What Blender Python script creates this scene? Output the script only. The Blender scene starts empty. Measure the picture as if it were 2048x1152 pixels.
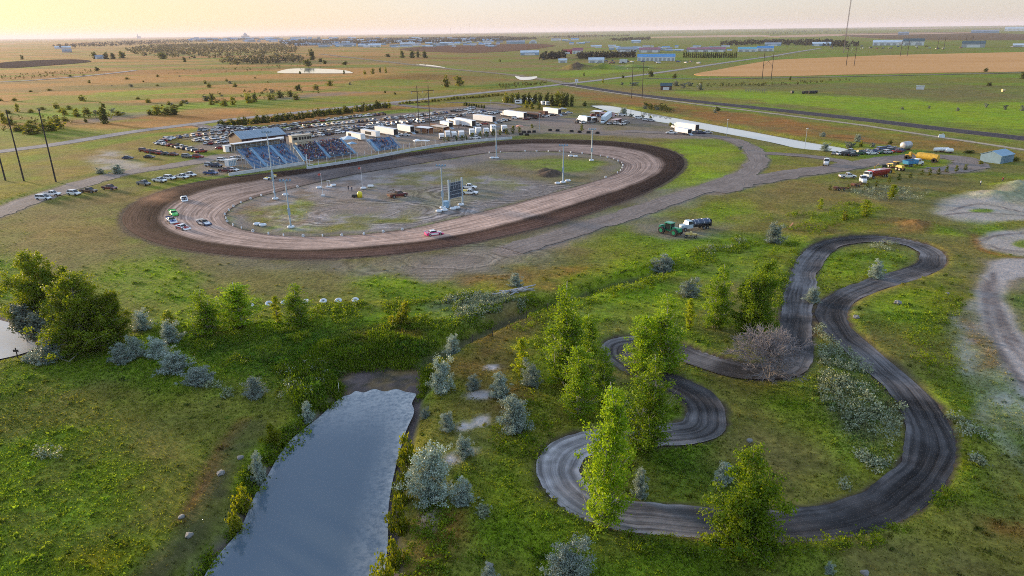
# Aerial view of a dirt oval speedway, its pits, a winding kart track and a pond at sundown.
import bpy, bmesh, math, random
import numpy as np
from mathutils import Vector, Matrix
from mathutils.bvhtree import BVHTree
S = bpy.context.scene
COL = S.collection
rnd = random.Random(7)
NR = np.random.RandomState(11)
R = math.radians

# ---------------------------------------------------------------- camera (a drone 50 m up)
FPX = 1400.0
PITCH = math.atan(512.5 / FPX)
ROLL = 0.0132
_r0 = Vector((1, 0, 0)); _f = Vector((0, math.cos(PITCH), -math.sin(PITCH))); _u0 = Vector((0, math.sin(PITCH), math.cos(PITCH)))
_r = _r0 * math.cos(ROLL) - _u0 * math.sin(ROLL)
_u = _r0 * math.sin(ROLL) + _u0 * math.cos(ROLL)
CAMZ = 50.0
cam = bpy.data.cameras.new('camera'); co = bpy.data.objects.new('camera', cam); COL.objects.link(co)
co.matrix_world = Matrix(((_r.x, _u.x, -_f.x, 0), (_r.y, _u.y, -_f.y, 0), (_r.z, _u.z, -_f.z, CAMZ), (0, 0, 0, 1)))
cam.sensor_width = 36; cam.lens = 36 * FPX / 2048; cam.clip_start = 1; cam.clip_end = 90000
S.camera = co

def ray(x, y):
    return _f + _r * ((x - 1024) / FPX) - _u * ((y - 576) / FPX)
def P(x, y, z=0.0):
    """the place on the level ground (or at height z) seen at this spot of the photograph"""
    d = ray(x, y); t = (z - CAMZ) / d.z
    return (d.x * t, d.y * t)
def mpp(x, y):
    """metres per photo pixel at the ground there"""
    d = ray(x, y); return (-CAMZ / d.z) / FPX
def PP(pts, z=0.0): return [P(x, y, z) for x, y in pts]

# ---------------------------------------------------------------- small numpy toolbox
def _hash(ix, iy, seed):
    h = (ix.astype(np.int64) * 374761393 + iy.astype(np.int64) * 668265263 + seed * 1442695041) & 0x7fffffff
    h = ((h ^ (h >> 13)) * 1274126177) & 0x7fffffff
    h = (h ^ (h >> 16)) & 0x7fffffff
    return h / float(0x7fffffff)
def vnoise(x, y, seed=0):
    ix = np.floor(x); iy = np.floor(y); fx = x - ix; fy = y - iy
    fx = fx * fx * (3 - 2 * fx); fy = fy * fy * (3 - 2 * fy)
    a = _hash(ix, iy, seed); b = _hash(ix + 1, iy, seed); c = _hash(ix, iy + 1, seed); d = _hash(ix + 1, iy + 1, seed)
    return (a * (1 - fx) + b * fx) * (1 - fy) + (c * (1 - fx) + d * fx) * fy
def fbm(x, y, scale, seed=0, octv=4):
    s = 0; a = 1; n = 0; x = np.asarray(x, float) / scale; y = np.asarray(y, float) / scale
    for o in range(octv):
        s = s + a * vnoise(x, y, seed + o * 17); n += a; a *= .55; x = x * 2.03 + 11.3; y = y * 2.03 - 7.7
    return s / n
def sstep(a, b, x):
    t = np.clip((x - a) / (b - a), 0, 1); return t * t * (3 - 2 * t)
def polydist(pts, X, Y, closed):
    D = np.full(X.shape, 1e18)
    n = len(pts)
    for i in range(n if closed else n - 1):
        ax, ay = pts[i]; bx, by = pts[(i + 1) % n]
        dx, dy = bx - ax, by - ay; L = dx * dx + dy * dy + 1e-12
        t = np.clip(((X - ax) * dx + (Y - ay) * dy) / L, 0, 1)
        D = np.minimum(D, (X - ax - t * dx) ** 2 + (Y - ay - t * dy) ** 2)
    return np.sqrt(D)
def inside(pts, X, Y):
    c = np.zeros(X.shape, bool); n = len(pts)
    for i in range(n):
        ax, ay = pts[i]; bx, by = pts[(i + 1) % n]
        if ay == by: continue
        c ^= ((ay > Y) != (by > Y)) & (X < (bx - ax) * (Y - ay) / (by - ay) + ax)
    return c
def sdf(pts, X, Y):
    d = polydist(pts, X, Y, True); return np.where(inside(pts, X, Y), -d, d)
def smooth(pts, n=8, closed=True):
    """Catmull-Rom through the points"""
    out = []; N = len(pts)
    rng = range(N) if closed else range(N - 1)
    for i in rng:
        g = (lambda k: pts[k % N]) if closed else (lambda k: pts[min(max(k, 0), N - 1)])
        p0, p1, p2, p3 = g(i - 1), g(i), g(i + 1), g(i + 2)
        for k in range(n):
            t = k / n
            out.append(tuple(.5 * (2 * p1[j] + (p2[j] - p0[j]) * t + (2 * p0[j] - 5 * p1[j] + 4 * p2[j] - p3[j]) * t * t + (3 * p1[j] - p0[j] - 3 * p2[j] + p3[j]) * t ** 3) for j in range(2)))
    if not closed: out.append(tuple(pts[-1]))
    return out
def resample(pts, n, closed):
    a = np.array(list(pts) + ([pts[0]] if closed else []), float)
    s = np.r_[0, np.cumsum(np.hypot(*np.diff(a, axis=0).T))]
    t = np.linspace(0, s[-1], n + 1 if closed else n)
    q = np.c_[np.interp(t, s, a[:, 0]), np.interp(t, s, a[:, 1])]
    return q[:-1] if closed else q

# ---------------------------------------------------------------- materials
MATS = {}
def newmat(name):
    m = bpy.data.materials.new(name); m.use_nodes = True
    nt = m.node_tree; b = nt.nodes['Principled BSDF']
    return m, nt, b
def ramp(nt, stops):
    r = nt.nodes.new('ShaderNodeValToRGB'); e = r.color_ramp.elements
    while len(e) < len(stops): e.new(.5)
    for k, (p, c) in enumerate(stops):
        e[k].position = p; e[k].color = c if len(c) == 4 else (*c, 1)
    return r
def node(nt, t, **kw):
    n = nt.nodes.new(t)
    for k, v in kw.items(): setattr(n, k, v)
    return n
def noise(nt, scale, detail=3, vec=None, rough=.55, dist=0):
    n = nt.nodes.new('ShaderNodeTexNoise'); n.inputs['Scale'].default_value = scale
    n.inputs['Detail'].default_value = detail; n.inputs['Roughness'].default_value = rough; n.inputs['Distortion'].default_value = dist
    if vec is not None: nt.links.new(vec, n.inputs['Vector'])
    return n
def mrange(nt, src, a, b, c, d):
    n = nt.nodes.new('ShaderNodeMapRange'); n.inputs[1].default_value = a; n.inputs[2].default_value = b; n.inputs[3].default_value = c; n.inputs[4].default_value = d
    nt.links.new(src, n.inputs[0]); return n.outputs[0]
def mixc(nt, fac, a, b, mode='MIX'):
    n = nt.nodes.new('ShaderNodeMix'); n.data_type = 'RGBA'; n.blend_type = mode
    for s, v in ((n.inputs[0], fac), (n.inputs[6], a), (n.inputs[7], b)):
        if hasattr(v, 'is_linked'): nt.links.new(v, s)
        elif isinstance(v, tuple): s.default_value = (*v, 1) if len(v) == 3 else v
        else: s.default_value = v
    return n.outputs[2]
def math_(nt, op, a, b=None):
    n = nt.nodes.new('ShaderNodeMath'); n.operation = op
    for s, v in ((n.inputs[0], a), (n.inputs[1], b)):
        if v is None: continue
        if hasattr(v, 'is_linked'): nt.links.new(v, s)
        else: s.default_value = v
    return n.outputs[0]
def M(name, c, rough=.7, metal=0.0, var=.18, scale=1.5, coat=0.0):
    """weathered plain material: a base colour with mottled wear"""
    if name in MATS: return MATS[name]
    m, nt, b = newmat(name)
    tc = node(nt, 'ShaderNodeTexCoord')
    n = noise(nt, scale, 4, tc.outputs['Object'])
    lo = tuple(x * (1 - var) for x in c); hi = tuple(min(1, x * (1 + var)) for x in c)
    r = ramp(nt, [(.3, lo), (.7, hi)]); nt.links.new(n.outputs['Fac'], r.inputs[0])
    nt.links.new(r.outputs[0], b.inputs['Base Color'])
    b.inputs['Roughness'].default_value = rough; b.inputs['Metallic'].default_value = metal
    b.inputs['Coat Weight'].default_value = coat
    MATS[name] = m; return m
def paint(name, c): return M('paint_' + name, c, .35, 0, .05, 3, .4)

# ---------------------------------------------------------------- mesh building and tagging
class MB:
    def __init__(s): s.v = []; s.f = []; s.m = []
    def add(s, vs, fs, mat=0):
        o = len(s.v); s.v += [tuple(v) for v in vs]; s.f += [tuple(i + o for i in f) for f in fs]; s.m += [mat] * len(fs); return s
    def box(s, x0, x1, y0, y1, z0, z1, mat=0, T=None, taper=0):
        t = taper
        vs = [(x0, y0, z0), (x1, y0, z0), (x1, y1, z0), (x0, y1, z0), (x0 + t, y0 + t, z1), (x1 - t, y0 + t, z1), (x1 - t, y1 - t, z1), (x0 + t, y1 - t, z1)]
        if T: vs = [T @ Vector(v) for v in vs]
        return s.add(vs, [(3, 2, 1, 0), (4, 5, 6, 7), (0, 1, 5, 4), (1, 2, 6, 5), (2, 3, 7, 6), (3, 0, 4, 7)], mat)
    def tube(s, pts, rad, n=6, mat=0, cap=True):
        pts = [Vector(p) for p in pts]
        if not isinstance(rad, (list, tuple)): rad = [rad] * len(pts)
        rings = []
        for i, p in enumerate(pts):
            d = (pts[min(i + 1, len(pts) - 1)] - pts[max(i - 1, 0)]).normalized()
            a = d.orthogonal().normalized() if abs(d.z) < .95 else Vector((1, 0, 0)).cross(d).normalized()
            b = d.cross(a)
            rings.append([p + (a * math.cos(2 * math.pi * k / n) + b * math.sin(2 * math.pi * k / n)) * rad[i] for k in range(n)])
        vs = [v for r_ in rings for v in r_]; fs = []
        for i in range(len(rings) - 1):
            for k in range(n):
                fs.append((i * n + k, i * n + (k + 1) % n, (i + 1) * n + (k + 1) % n, (i + 1) * n + k))
        if cap:
            fs.append(tuple(reversed(range(n)))); fs.append(tuple((len(rings) - 1) * n + k for k in range(n)))
        return s.add(vs, fs, mat)
    def loft(s, rings, mat=0, caps=True):
        n = len(rings[0]); vs = [v for r_ in rings for v in r_]; fs = []
        for i in range(len(rings) - 1):
            for k in range(n):
                fs.append((i * n + k, (i + 1) * n + k, (i + 1) * n + (k + 1) % n, i * n + (k + 1) % n))
        if caps:
            fs.append(tuple(range(n))); fs.append(tuple(reversed([(len(rings) - 1) * n + k for k in range(n)])))
        return s.add(vs, fs, mat)
    def wheel(s, x, y, z, r, w, mat=0, n=12):
        return s.tube([(x, y - w / 2, z), (x, y - w / 2, z), (x, y + w / 2, z), (x, y + w / 2, z)], [r * .55, r, r, r * .55], n, mat)
    def torus(s, c, Rr, r, n=14, k=7, mat=0, T=None):
        vs = []
        for i in range(n):
            a = 2 * math.pi * i / n
            for j in range(k):
                b = 2 * math.pi * j / k
                v = Vector(((Rr + r * math.cos(b)) * math.cos(a), (Rr + r * math.cos(b)) * math.sin(a), r * math.sin(b)))
                vs.append((T @ v if T else v) + Vector(c))
        fs = [(i * k + j, ((i + 1) % n) * k + j, ((i + 1) % n) * k + (j + 1) % k, i * k + (j + 1) % k) for i in range(n) for j in range(k)]
        return s.add(vs, fs, mat)
    def mesh(s, name, mats, sm=False):
        me = bpy.data.meshes.new(name); me.from_pydata(s.v, [], s.f)
        for m in (mats if isinstance(mats, (list, tuple)) else [mats]): me.materials.append(m)
        if any(s.m): me.polygons.foreach_set('material_index', s.m)
        bm = bmesh.new(); bm.from_mesh(me); bmesh.ops.recalc_face_normals(bm, faces=bm.faces); bm.to_mesh(me); bm.free()
        if sm: me.polygons.foreach_set('use_smooth', [True] * len(me.polygons))
        me.update(); return me
    def obj(s, name, mats, parent=None, sm=False):
        return link(name, s.mesh(name, mats, sm), parent)
def link(name, data, parent=None):
    o = bpy.data.objects.new(name, data); COL.objects.link(o)
    if parent is not None: o.parent = parent
    return o
def tag(o, label=None, cat=None, group=None, kind=None):
    if label: o['label'] = label
    if cat: o['category'] = cat
    if group: o['group'] = group
    if kind: o['kind'] = kind
    return o
def empty(name, loc, rz, label, cat, group=None):
    o = link(name, None); o.location = loc; o.rotation_euler = (0, 0, rz); o.empty_display_size = .2
    return tag(o, label, cat, group)
def npmesh(name, V, F, mat, col=None, smooth_=False, cname='cover'):
    """fast mesh from arrays; F is (n,3) or (n,4)"""
    me = bpy.data.meshes.new(name); k = F.shape[1]
    me.vertices.add(len(V)); me.vertices.foreach_set('co', np.ascontiguousarray(V, np.float32).ravel())
    me.loops.add(F.size); me.loops.foreach_set('vertex_index', np.ascontiguousarray(F, np.int32).ravel())
    me.polygons.add(len(F)); me.polygons.foreach_set('loop_start', np.arange(len(F), dtype=np.int32) * k)
    me.polygons.foreach_set('loop_total', np.full(len(F), k, np.int32))
    if smooth_: me.polygons.foreach_set('use_smooth', np.ones(len(F), bool))
    me.update(calc_edges=True)
    if col is not None:
        a = me.color_attributes.new(cname, 'FLOAT_COLOR', 'POINT'); c = np.ones((len(V), 4), np.float32); c[:, :col.shape[1]] = col
        a.data.foreach_set('color', c.ravel())
    if mat: me.materials.append(mat)
    return me

# ---------------------------------------------------------------- light and air
SKYG = .30; SKYT = (.775, .695, .665)
SUN_AZ, SUN_EL = R(-54), R(6)         # to the left of the view, low
W = bpy.data.worlds.new('World'); S.world = W; W.use_nodes = True
nt = W.node_tree; bg = nt.nodes['Background']
sky = node(nt, 'ShaderNodeTexSky', sky_type='NISHITA', sun_disc=False)
sky.sun_elevation = SUN_EL; sky.sun_rotation = SUN_AZ
sky.altitude = 600; sky.air_density = 1.0; sky.dust_density = 1.6; sky.ozone_density = 3.5
gm = node(nt, 'ShaderNodeGamma'); gm.inputs[1].default_value = SKYG; nt.links.new(sky.outputs[0], gm.inputs[0])   # compresses the sky's range, so overhead fill rises against the horizon
wtc = node(nt, 'ShaderNodeTexCoord'); dt = node(nt, 'ShaderNodeVectorMath', operation='DOT_PRODUCT'); nt.links.new(wtc.outputs['Generated'], dt.inputs[0]); dt.inputs[1].default_value = (math.sin(SUN_AZ), math.cos(SUN_AZ), 0)
glow = mixc(nt, mrange(nt, dt.outputs['Value'], .62, 1.0, 0, 1), SKYT, (.70, .56, .33))   # the dusk glow round the low sun
sx = node(nt, 'ShaderNodeSeparateXYZ'); nt.links.new(wtc.outputs['Generated'], sx.inputs[0])
glow = mixc(nt, mrange(nt, sx.outputs[2], .10, .45, 0, 1), glow, (.92, .92, 1.01))
nt.links.new(mixc(nt, 1.0, gm.outputs[0], glow, 'MULTIPLY'), bg.inputs[0]); bg.inputs[1].default_value = 0.15
sd = bpy.data.lights.new('sun', 'SUN'); sd.energy = 1.5; sd.angle = R(8); sd.color = (1, .74, .46)
so = link('sun', sd)
sdir = Vector((math.sin(SUN_AZ) * math.cos(SUN_EL), math.cos(SUN_AZ) * math.cos(SUN_EL), math.sin(SUN_EL)))
so.rotation_euler = sdir.to_track_quat('Z', 'Y').to_euler()
S.view_settings.view_transform = 'Standard'; S.view_settings.look = 'None'; S.view_settings.exposure = 2.62; S.view_settings.gamma = 1
S.render.engine = 'CYCLES'
cy = S.cycles
cy.max_bounces = 4; cy.diffuse_bounces = 2; cy.glossy_bounces = 2; cy.transmission_bounces = 2; cy.transparent_max_bounces = 4; cy.volume_bounces = 0
cy.use_denoising = False; cy.filter_width = .95; cy.sample_clamp_indirect = 3

# ---------------------------------------------------------------- outlines traced on the ground
TRK_IN = [(449, 433), (452, 441), (460, 450), (482, 459), (506, 464), (536, 469), (566, 472), (606, 473.5), (644, 473.5), (683, 472), (727, 469), (766, 465), (820, 458), (880, 445), (937, 431), (1015, 412), (1074, 396), (1152, 374), (1211, 356), (1234, 346.5), (1243, 339), (1246, 332), (1241, 325), (1227, 318.5), (1204, 312.5), (1164, 307), (1119, 303.5), (1073, 302.5), (1025, 303.5), (977, 306), (900, 317), (820, 330.5), (730, 345), (660, 359), (595, 374), (546, 386), (522, 391.5), (501, 398), (481, 406), (467, 413.5), (456, 422)]
TRK_OUT = [(244, 437), (248, 451), (268, 468), (312, 486), (375, 500), (450, 509), (520, 515), (600, 518), (660, 517), (730, 513), (800, 507), (870, 498), (940, 486), (1020, 469), (1090, 452), (1160, 432), (1230, 408), (1290, 385), (1335, 362), (1360, 343), (1369, 327), (1362, 313), (1343, 302), (1310, 293), (1250, 285), (1180, 280.5), (1110, 279), (1046, 279.5), (1000, 283), (900, 295), (800, 309), (700, 325), (610, 338), (530, 347), (460, 355), (390, 366), (320, 384), (272, 405), (250, 422)]
KART = [(1590, 690), (1592, 645), (1594, 600), (1603, 557), (1620, 518), (1646, 493), (1686, 480), (1736, 475), (1790, 478), (1838, 489), (1864, 505), (1862, 526), (1822, 545), (1768, 561), (1712, 580), (1674, 602), (1664, 630), (1682, 662), (1722, 697), (1770, 737), (1815, 780), (1848, 822), (1864, 866), (1860, 910), (1836, 954), (1790, 994), (1718, 1025), (1630, 1043), (1530, 1048), (1430, 1043), (1330, 1035), (1250, 1028), (1180, 1006), (1132, 970), (1114, 936), (1128, 903), (1168, 884), (1230, 872), (1300, 868), (1368, 862), (1408, 844), (1412, 816), (1392, 790), (1358, 768), (1310, 748), (1262, 726), (1234, 704), (1240, 687), (1285, 682), (1340, 692), (1392, 712), (1450, 730), (1515, 740), (1563, 736), (1584, 718)]
POND = [(372, 1230), (402, 1165), (430, 1118), (480, 1058), (510, 990), (534, 953), (560, 908), (590, 872), (636, 836), (668, 806), (686, 793), (700, 789), (712, 782), (728, 785), (748, 778), (770, 783), (792, 778), (812, 784), (832, 788), (824, 806), (828, 825), (812, 862), (800, 902), (790, 940), (781, 985), (776, 1030), (776, 1080), (770, 1140), (757, 1230)]
LPOND = [(-160, 600), (0, 640), (20, 648), (42, 664), (66, 682), (74, 692), (60, 702), (0, 718), (-160, 745)]
CANAL = [(1183, 211), (1210, 210.5), (1240, 215), (1300, 227), (1400, 245), (1500, 263), (1600, 282), (1680, 295), (1700, 301), (1660, 303), (1600, 297.5), (1540, 284), (1450, 267), (1380, 254), (1300, 241), (1240, 228), (1198, 217)]
FARP1 = [(555, 146), (572, 139), (600, 137), (650, 138), (690, 141), (706, 146), (690, 147), (620, 147)]
FARP2 = [(832, 129), (860, 130), (891, 135.5), (870, 135.5), (842, 131.5)]
FARP3 = [(1030, 152), (1048, 155), (1074, 153), (1066, 159), (1040, 160)]
ZP = -1.5
W_POND = smooth(PP(POND, ZP), 4); W_LP = smooth(PP(LPOND, -.8), 3); W_CAN = smooth(PP(CANAL, -1.0), 3)
W_KART = resample(smooth(PP(KART), 6), 420, True)
W_IN = resample(smooth(PP(TRK_IN), 6), 360, True)
W_OUT0 = resample(smooth(PP(TRK_OUT), 6), 1440, True)
_i0 = int(np.argmin(np.hypot(*(W_OUT0 - W_IN[0]).T)))
# pair inner and outer rails by angle along the loop
W_OUT = np.zeros_like(W_IN); _k = _i0
_tan = np.roll(W_IN, -3, 0) - np.roll(W_IN, 3, 0); _nor = np.c_[_tan[:, 1], -_tan[:, 0]]; _nor /= np.linalg.norm(_nor, axis=1)[:, None]
_ctr = W_IN.mean(0)
if ((W_IN - _ctr) * _nor).sum() < 0: _nor = -_nor
for i in range(len(W_IN)):
    rel = W_OUT0 - W_IN[i]; al = rel @ _nor[i]; off = np.abs(rel @ np.array([-_nor[i][1], _nor[i][0]]))
    W_OUT[i] = W_OUT0[np.argmin(off + np.where(al < 0, 1e3, 0) + .15 * al)]
for _ in range(6): W_OUT = (np.roll(W_OUT, 1, 0) + 2 * W_OUT + np.roll(W_OUT, -1, 0)) / 4
DITCH = PP([(1330, 535), (1260, 552), (1200, 570), (1140, 590), (1090, 603), (1030, 625), (960, 655), (900, 684), (860, 705)])
# ---------------------------------------------------------------- ground: heights and cover
def axis_y():
    ys = [30.0]
    while ys[-1] < 42000:
        y = ys[-1]; ys.append(y + max(.85, y * y / 70000 * .62 if y < 3500 else y * .05))
    return np.array([-300, -120, -40, 0, 15] + ys)
def axis_x():
    xs = [0.0]
    while xs[-1] < 32000:
        x = xs[-1]; xs.append(x + (1.0 if x < 150 else 1.0 + (x - 150) / 55))
    xs = np.array(xs); return np.r_[-xs[:0:-1], xs]
GX, GY = axis_x(), axis_y()
XX, YY = np.meshgrid(GX, GY); NX, NY = len(GX), len(GY)
def near_mask(pts, pad):
    a = np.array(pts)
    return (XX > a[:, 0].min() - pad) & (XX < a[:, 0].max() + pad) & (YY > a[:, 1].min() - pad) & (YY < a[:, 1].max() + pad)
H = np.zeros_like(XX)
# very gentle swells far away, a low ridge on the right horizon
far = sstep(1500, 9000, YY)
H += far * (fbm(XX, YY, 3800, 5, 3) - .45) * 40
H += sstep(5000, 16000, YY) * sstep(-4000, 9000, XX) * 26
# mound beyond the lot, embankment of the paved road
def bump(px, py, rx, ry, h):
    global H
    c = P(px, py); H += h * np.exp(-((XX - c[0]) / rx) ** 2 - ((YY - c[1]) / ry) ** 2)
bump(800, 155, 60, 60, 5)
def carve(pts, f, pad, closed=True):
    global H
    m = near_mask(pts, pad); X, Y = XX[m], YY[m]
    d = sdf(pts, X, Y) if closed else polydist(pts, X, Y, False)
    H[m] = f(d, H[m], X, Y)
carve(W_POND, lambda d, h, X, Y: np.where(d < 0, -1.75, -1.75 + 1.75 * sstep(0, 4.2, d + (fbm(X, Y, 3, 3) - .5) * 1.5)), 8)
# shallow mud flat at the head of the pond
MUD = PP([(668, 806), (672, 770), (690, 742), (740, 730), (800, 727), (858, 730), (856, 760), (850, 785), (838, 800), (833, 786), (735, 780), (692, 788)], -1.3)
carve(MUD, lambda d, h, X, Y: np.minimum(h, -1.3 + 1.3 * sstep(-.3, 3.0, d)), 5)
H[(H < -1.45) & (YY < 140)] -= .4
carve(W_LP, lambda d, h, X, Y: np.minimum(h, np.where(d < 0, -1.0, -1.0 + sstep(0, 4, d))), 6)
carve(W_CAN, lambda d, h, X, Y: np.minimum(h, np.where(d < 0, -1.4, -1.4 + 1.4 * sstep(0, 5, d))), 7)
carve(DITCH, lambda d, h, X, Y: h - 1.7 * (1 - sstep(.6, 4.0, d + (fbm(X, Y, 4, 9) - .5) * 1.6)), 8, False)
carve([tuple(p) for p in W_KART[::2]], lambda d, h, X, Y: h - .42 * (1 - sstep(2.3, 3.5, d)) + .16 * np.exp(-((d - 4.4) / 1.3) ** 2), 9)
_ring_m = near_mask(W_OUT, 12); _X, _Y = XX[_ring_m], YY[_ring_m]
_so = sdf([tuple(p) for p in W_OUT[::2]], _X, _Y); _si = sdf([tuple(p) for p in W_IN[::2]], _X, _Y)
H[_ring_m] += np.where((_so < -1.2) & (_si > 1.2), -.5, 0)
# soil heaps
HEAPS = [(1103, 349, 5.0, 1.9), (1090, 341, 4.0, 1.1), (1835, 452, 6, 1.6), (1850, 385, 6, 1.2), (1990, 392, 9, 2.0), (2035, 378, 10, 3.2), (1155, 137, 26, 10), (1204, 137, 24, 8), (1262, 136, 30, 6)]
for px, py, r_, h_ in HEAPS:
    c = P(px, py); q = np.hypot(XX - c[0], (YY - c[1])) + (fbm(XX, YY, r_ * .5, 21, 3) - .5) * r_ * .5 * (np.abs(XX - c[0]) < 200)
    H += h_ * np.clip(1 - q / r_, 0, 1) ** 1.1
rough_ = sstep(150, 60, YY) * .0
def gz(x, y):
    i = np.clip(np.searchsorted(GX, x) - 1, 0, NX - 2); j = np.clip(np.searchsorted(GY, y) - 1, 0, NY - 2)
    u = (x - GX[i]) / (GX[i + 1] - GX[i]); v = (y - GY[j]) / (GY[j + 1] - GY[j])
    return H[j, i] * (1 - u) * (1 - v) + H[j, i + 1] * u * (1 - v) + H[j + 1, i] * (1 - u) * v + H[j + 1, i + 1] * u * v
def G(px, py):
    """standing place: ground point seen at the pixel, with the ground's own height"""
    x, y = P(px, py); return Vector((x, y, float(gz(x, y))))

#            albedo               plants  tufts/m2 height
KINDS = {
 'lush':   ((.185, .285, .007), 1, 1.1, .32),
 'green':  ((.130, .208, .009), 1, .9, .28),
 'deep':   ((.072, .138, .010), 1, .9, .3),
 'olive':  ((.152, .160, .022), 1, .55, .22),
 'tan':    ((.215, .145, .052), .8, .16, .16),
 'tanol':  ((.142, .128, .040), .9, .2, .16),
 'rust':   ((.240, .110, .028), .9, .6, .26),
 'brown':  ((.165, .092, .034), .8, .45, .24),
 'reed':   ((.090, .160, .008), 1, 2.2, .6),
 'yellow': ((.240, .205, .008), 1, .7, .28),
 'dirt':   ((.175, .152, .140), 0, .02, .15),
 'gravel': ((.215, .170, .150), 0, 0, .1),
 'dark':   ((.070, .049, .040), 0, 0, .1),
 'mud':    ((.120, .095, .090), 0, 0, .1),
 'alkali': ((.430, .400, .410), 0, .03, .15),
 'chalk':  ((.36, .325, .31), 0, 0, .1),
 'gold':   ((.40, .20, .055), .8, .1, .2),
 'sage':   ((.150, .165, .110), 1, .9, .5),
 'wet':    ((.050, .048, .030), .3, .1, .2),
}
CR = np.zeros(XX.shape + (3,)); VEG = np.ones_like(XX); TUF = np.full(XX.shape, .4); TH = np.full(XX.shape, .3)
WXn = (fbm(XX, YY, 9, 31, 3) - .5); WYn = (fbm(XX, YY, 9, 57, 3) - .5)
def lay(kind, w, m=None):
    c, vg, tf, th = KINDS[kind]
    sl = m if m is not None else slice(None)
    a = w[..., None]
    CR[sl] = CR[sl] * (1 - a) + np.array(c) * a
    VEG[sl] = VEG[sl] * (1 - w) + vg * w; TUF[sl] = TUF[sl] * (1 - w) + tf * w; TH[sl] = TH[sl] * (1 - w) + th * w
_seed = [100]
def zone(kind, soft, pts, amt=1.0, patch=0.0, ps=14.0, z=0.0, world=False):
    """one kind of cover inside an outline; patch>0 breaks it up into patches of about ps metres"""
    _seed[0] += 7
    w_ = pts if world else PP(pts, z)
    m = near_mask(w_, soft * 2 + 2)
    if not m.any(): return
    X = XX[m] + WXn[m] * soft * 2.2; Y = YY[m] + WYn[m] * soft * 2.2
    w = amt * (1 - sstep(-soft, soft, sdf(w_, X, Y)))
    if patch: w = w * (1 - patch * (1 - sstep(.40, .58, fbm(XX[m], YY[m], ps, _seed[0], 4))))
    lay(kind, w, m)
def blob(kind, x, y, rx, ry, amt=1.0, patch=0.0, ps=8.0, soft=None):
    pts = [(x + rx * math.cos(a * math.pi / 6), y + ry * math.sin(a * math.pi / 6)) for a in range(12)]
    zone(kind, soft if soft else max(1.2, rx * mpp(x, y) * .3), pts, amt, patch, ps)
def stroke(kind, soft, half, pts, amt=1.0, patch=0.0, ps=8.0, world=False, z=0.0):
    _seed[0] += 7
    w_ = pts if world else smooth(PP(pts, z), 4, False)
    m = near_mask(w_, half + soft * 2 + 2)
    if not m.any(): return
    X = XX[m] + WXn[m] * soft * 1.5; Y = YY[m] + WYn[m] * soft * 1.5
    w = amt * (1 - sstep(half - soft, half + soft, polydist(w_, X, Y, False)))
    if patch: w = w * (1 - patch * (1 - sstep(.42, .58, fbm(XX[m], YY[m], ps, _seed[0], 4))))
    lay(kind, w, m)
# base: olive grassland, drier with distance to the left, streaked fields far off
lay('olive', np.ones_like(XX))
lay('green', sstep(.45, .62, fbm(XX, YY, 22, 3, 4)) * .75)
lay('tanol', sstep(.50, .68, fbm(XX, YY, 17, 8, 4)) * .7)
fs = sstep(300, 420, YY)
lay('tan', fs * sstep(.30, .50, fbm(XX * .45, YY, 60, 12, 4)) * .85 * sstep(260, -60, XX - YY * .10))
lay('olive', fs * sstep(.46, .60, fbm(XX * .35, YY, 75, 14, 4)) * .8)
lay('gold', fs * sstep(.34, .5, fbm(XX * .25, YY, 90, 19, 4)) * .9 * sstep(.0, -.26, XX / (YY + 1)))
lay('rust', fs * sstep(.52, .64, fbm(XX * .3, YY, 120, 18, 3)) * .55 * sstep(100, -100, XX))
lay('green', fs * sstep(.55, .66, fbm(XX * .4, YY, 50, 25, 4)) * .7)
# left of the oval
zone('yellow', 6, [(-60, 312), (250, 275), (430, 250), (440, 262), (330, 282), (280, 330), (200, 345), (80, 390), (-60, 440)], .55, .7, 16)
zone('tan', 5, [(60, 330), (200, 290), (400, 262), (390, 300), (300, 338), (120, 372)], .6, .6, 12)
zone('green', 4, [(140, 292), (300, 268), (420, 258), (300, 274), (180, 300)], .8)
stroke('deep', 1.5, 3, [(0, 408), (110, 372), (190, 348), (260, 344)], .6, .5)
zone('alkali', 4, [(165, 318), (205, 300), (245, 304), (240, 318), (300, 328), (290, 341), (200, 340)], .55, .6, 10)
zone('tanol', 8, [(-60, 440), (100, 402), (300, 372), (300, 400), (240, 440), (270, 490), (420, 530), (420, 580), (200, 600), (-60, 560)], .9, .3, 18)
zone('tan', 6, [(60, 420), (260, 385), (230, 440), (255, 490), (150, 520), (40, 480)], .55, .6, 14)
zone('green', 5, [(-50, 500), (60, 520), (90, 600), (-50, 620)], .8, .4, 9)
zone('green', 6, [(170, 555), (230, 520), (300, 512), (430, 540), (440, 600), (300, 630), (180, 600)], .85, .35, 10)
zone('lush', 5, [(240, 525), (300, 520), (420, 540), (360, 560), (280, 580)], .5, .6, 7)
stroke('green', 2, 3, [(300, 378), (380, 362), (450, 352)], .6)
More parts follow.
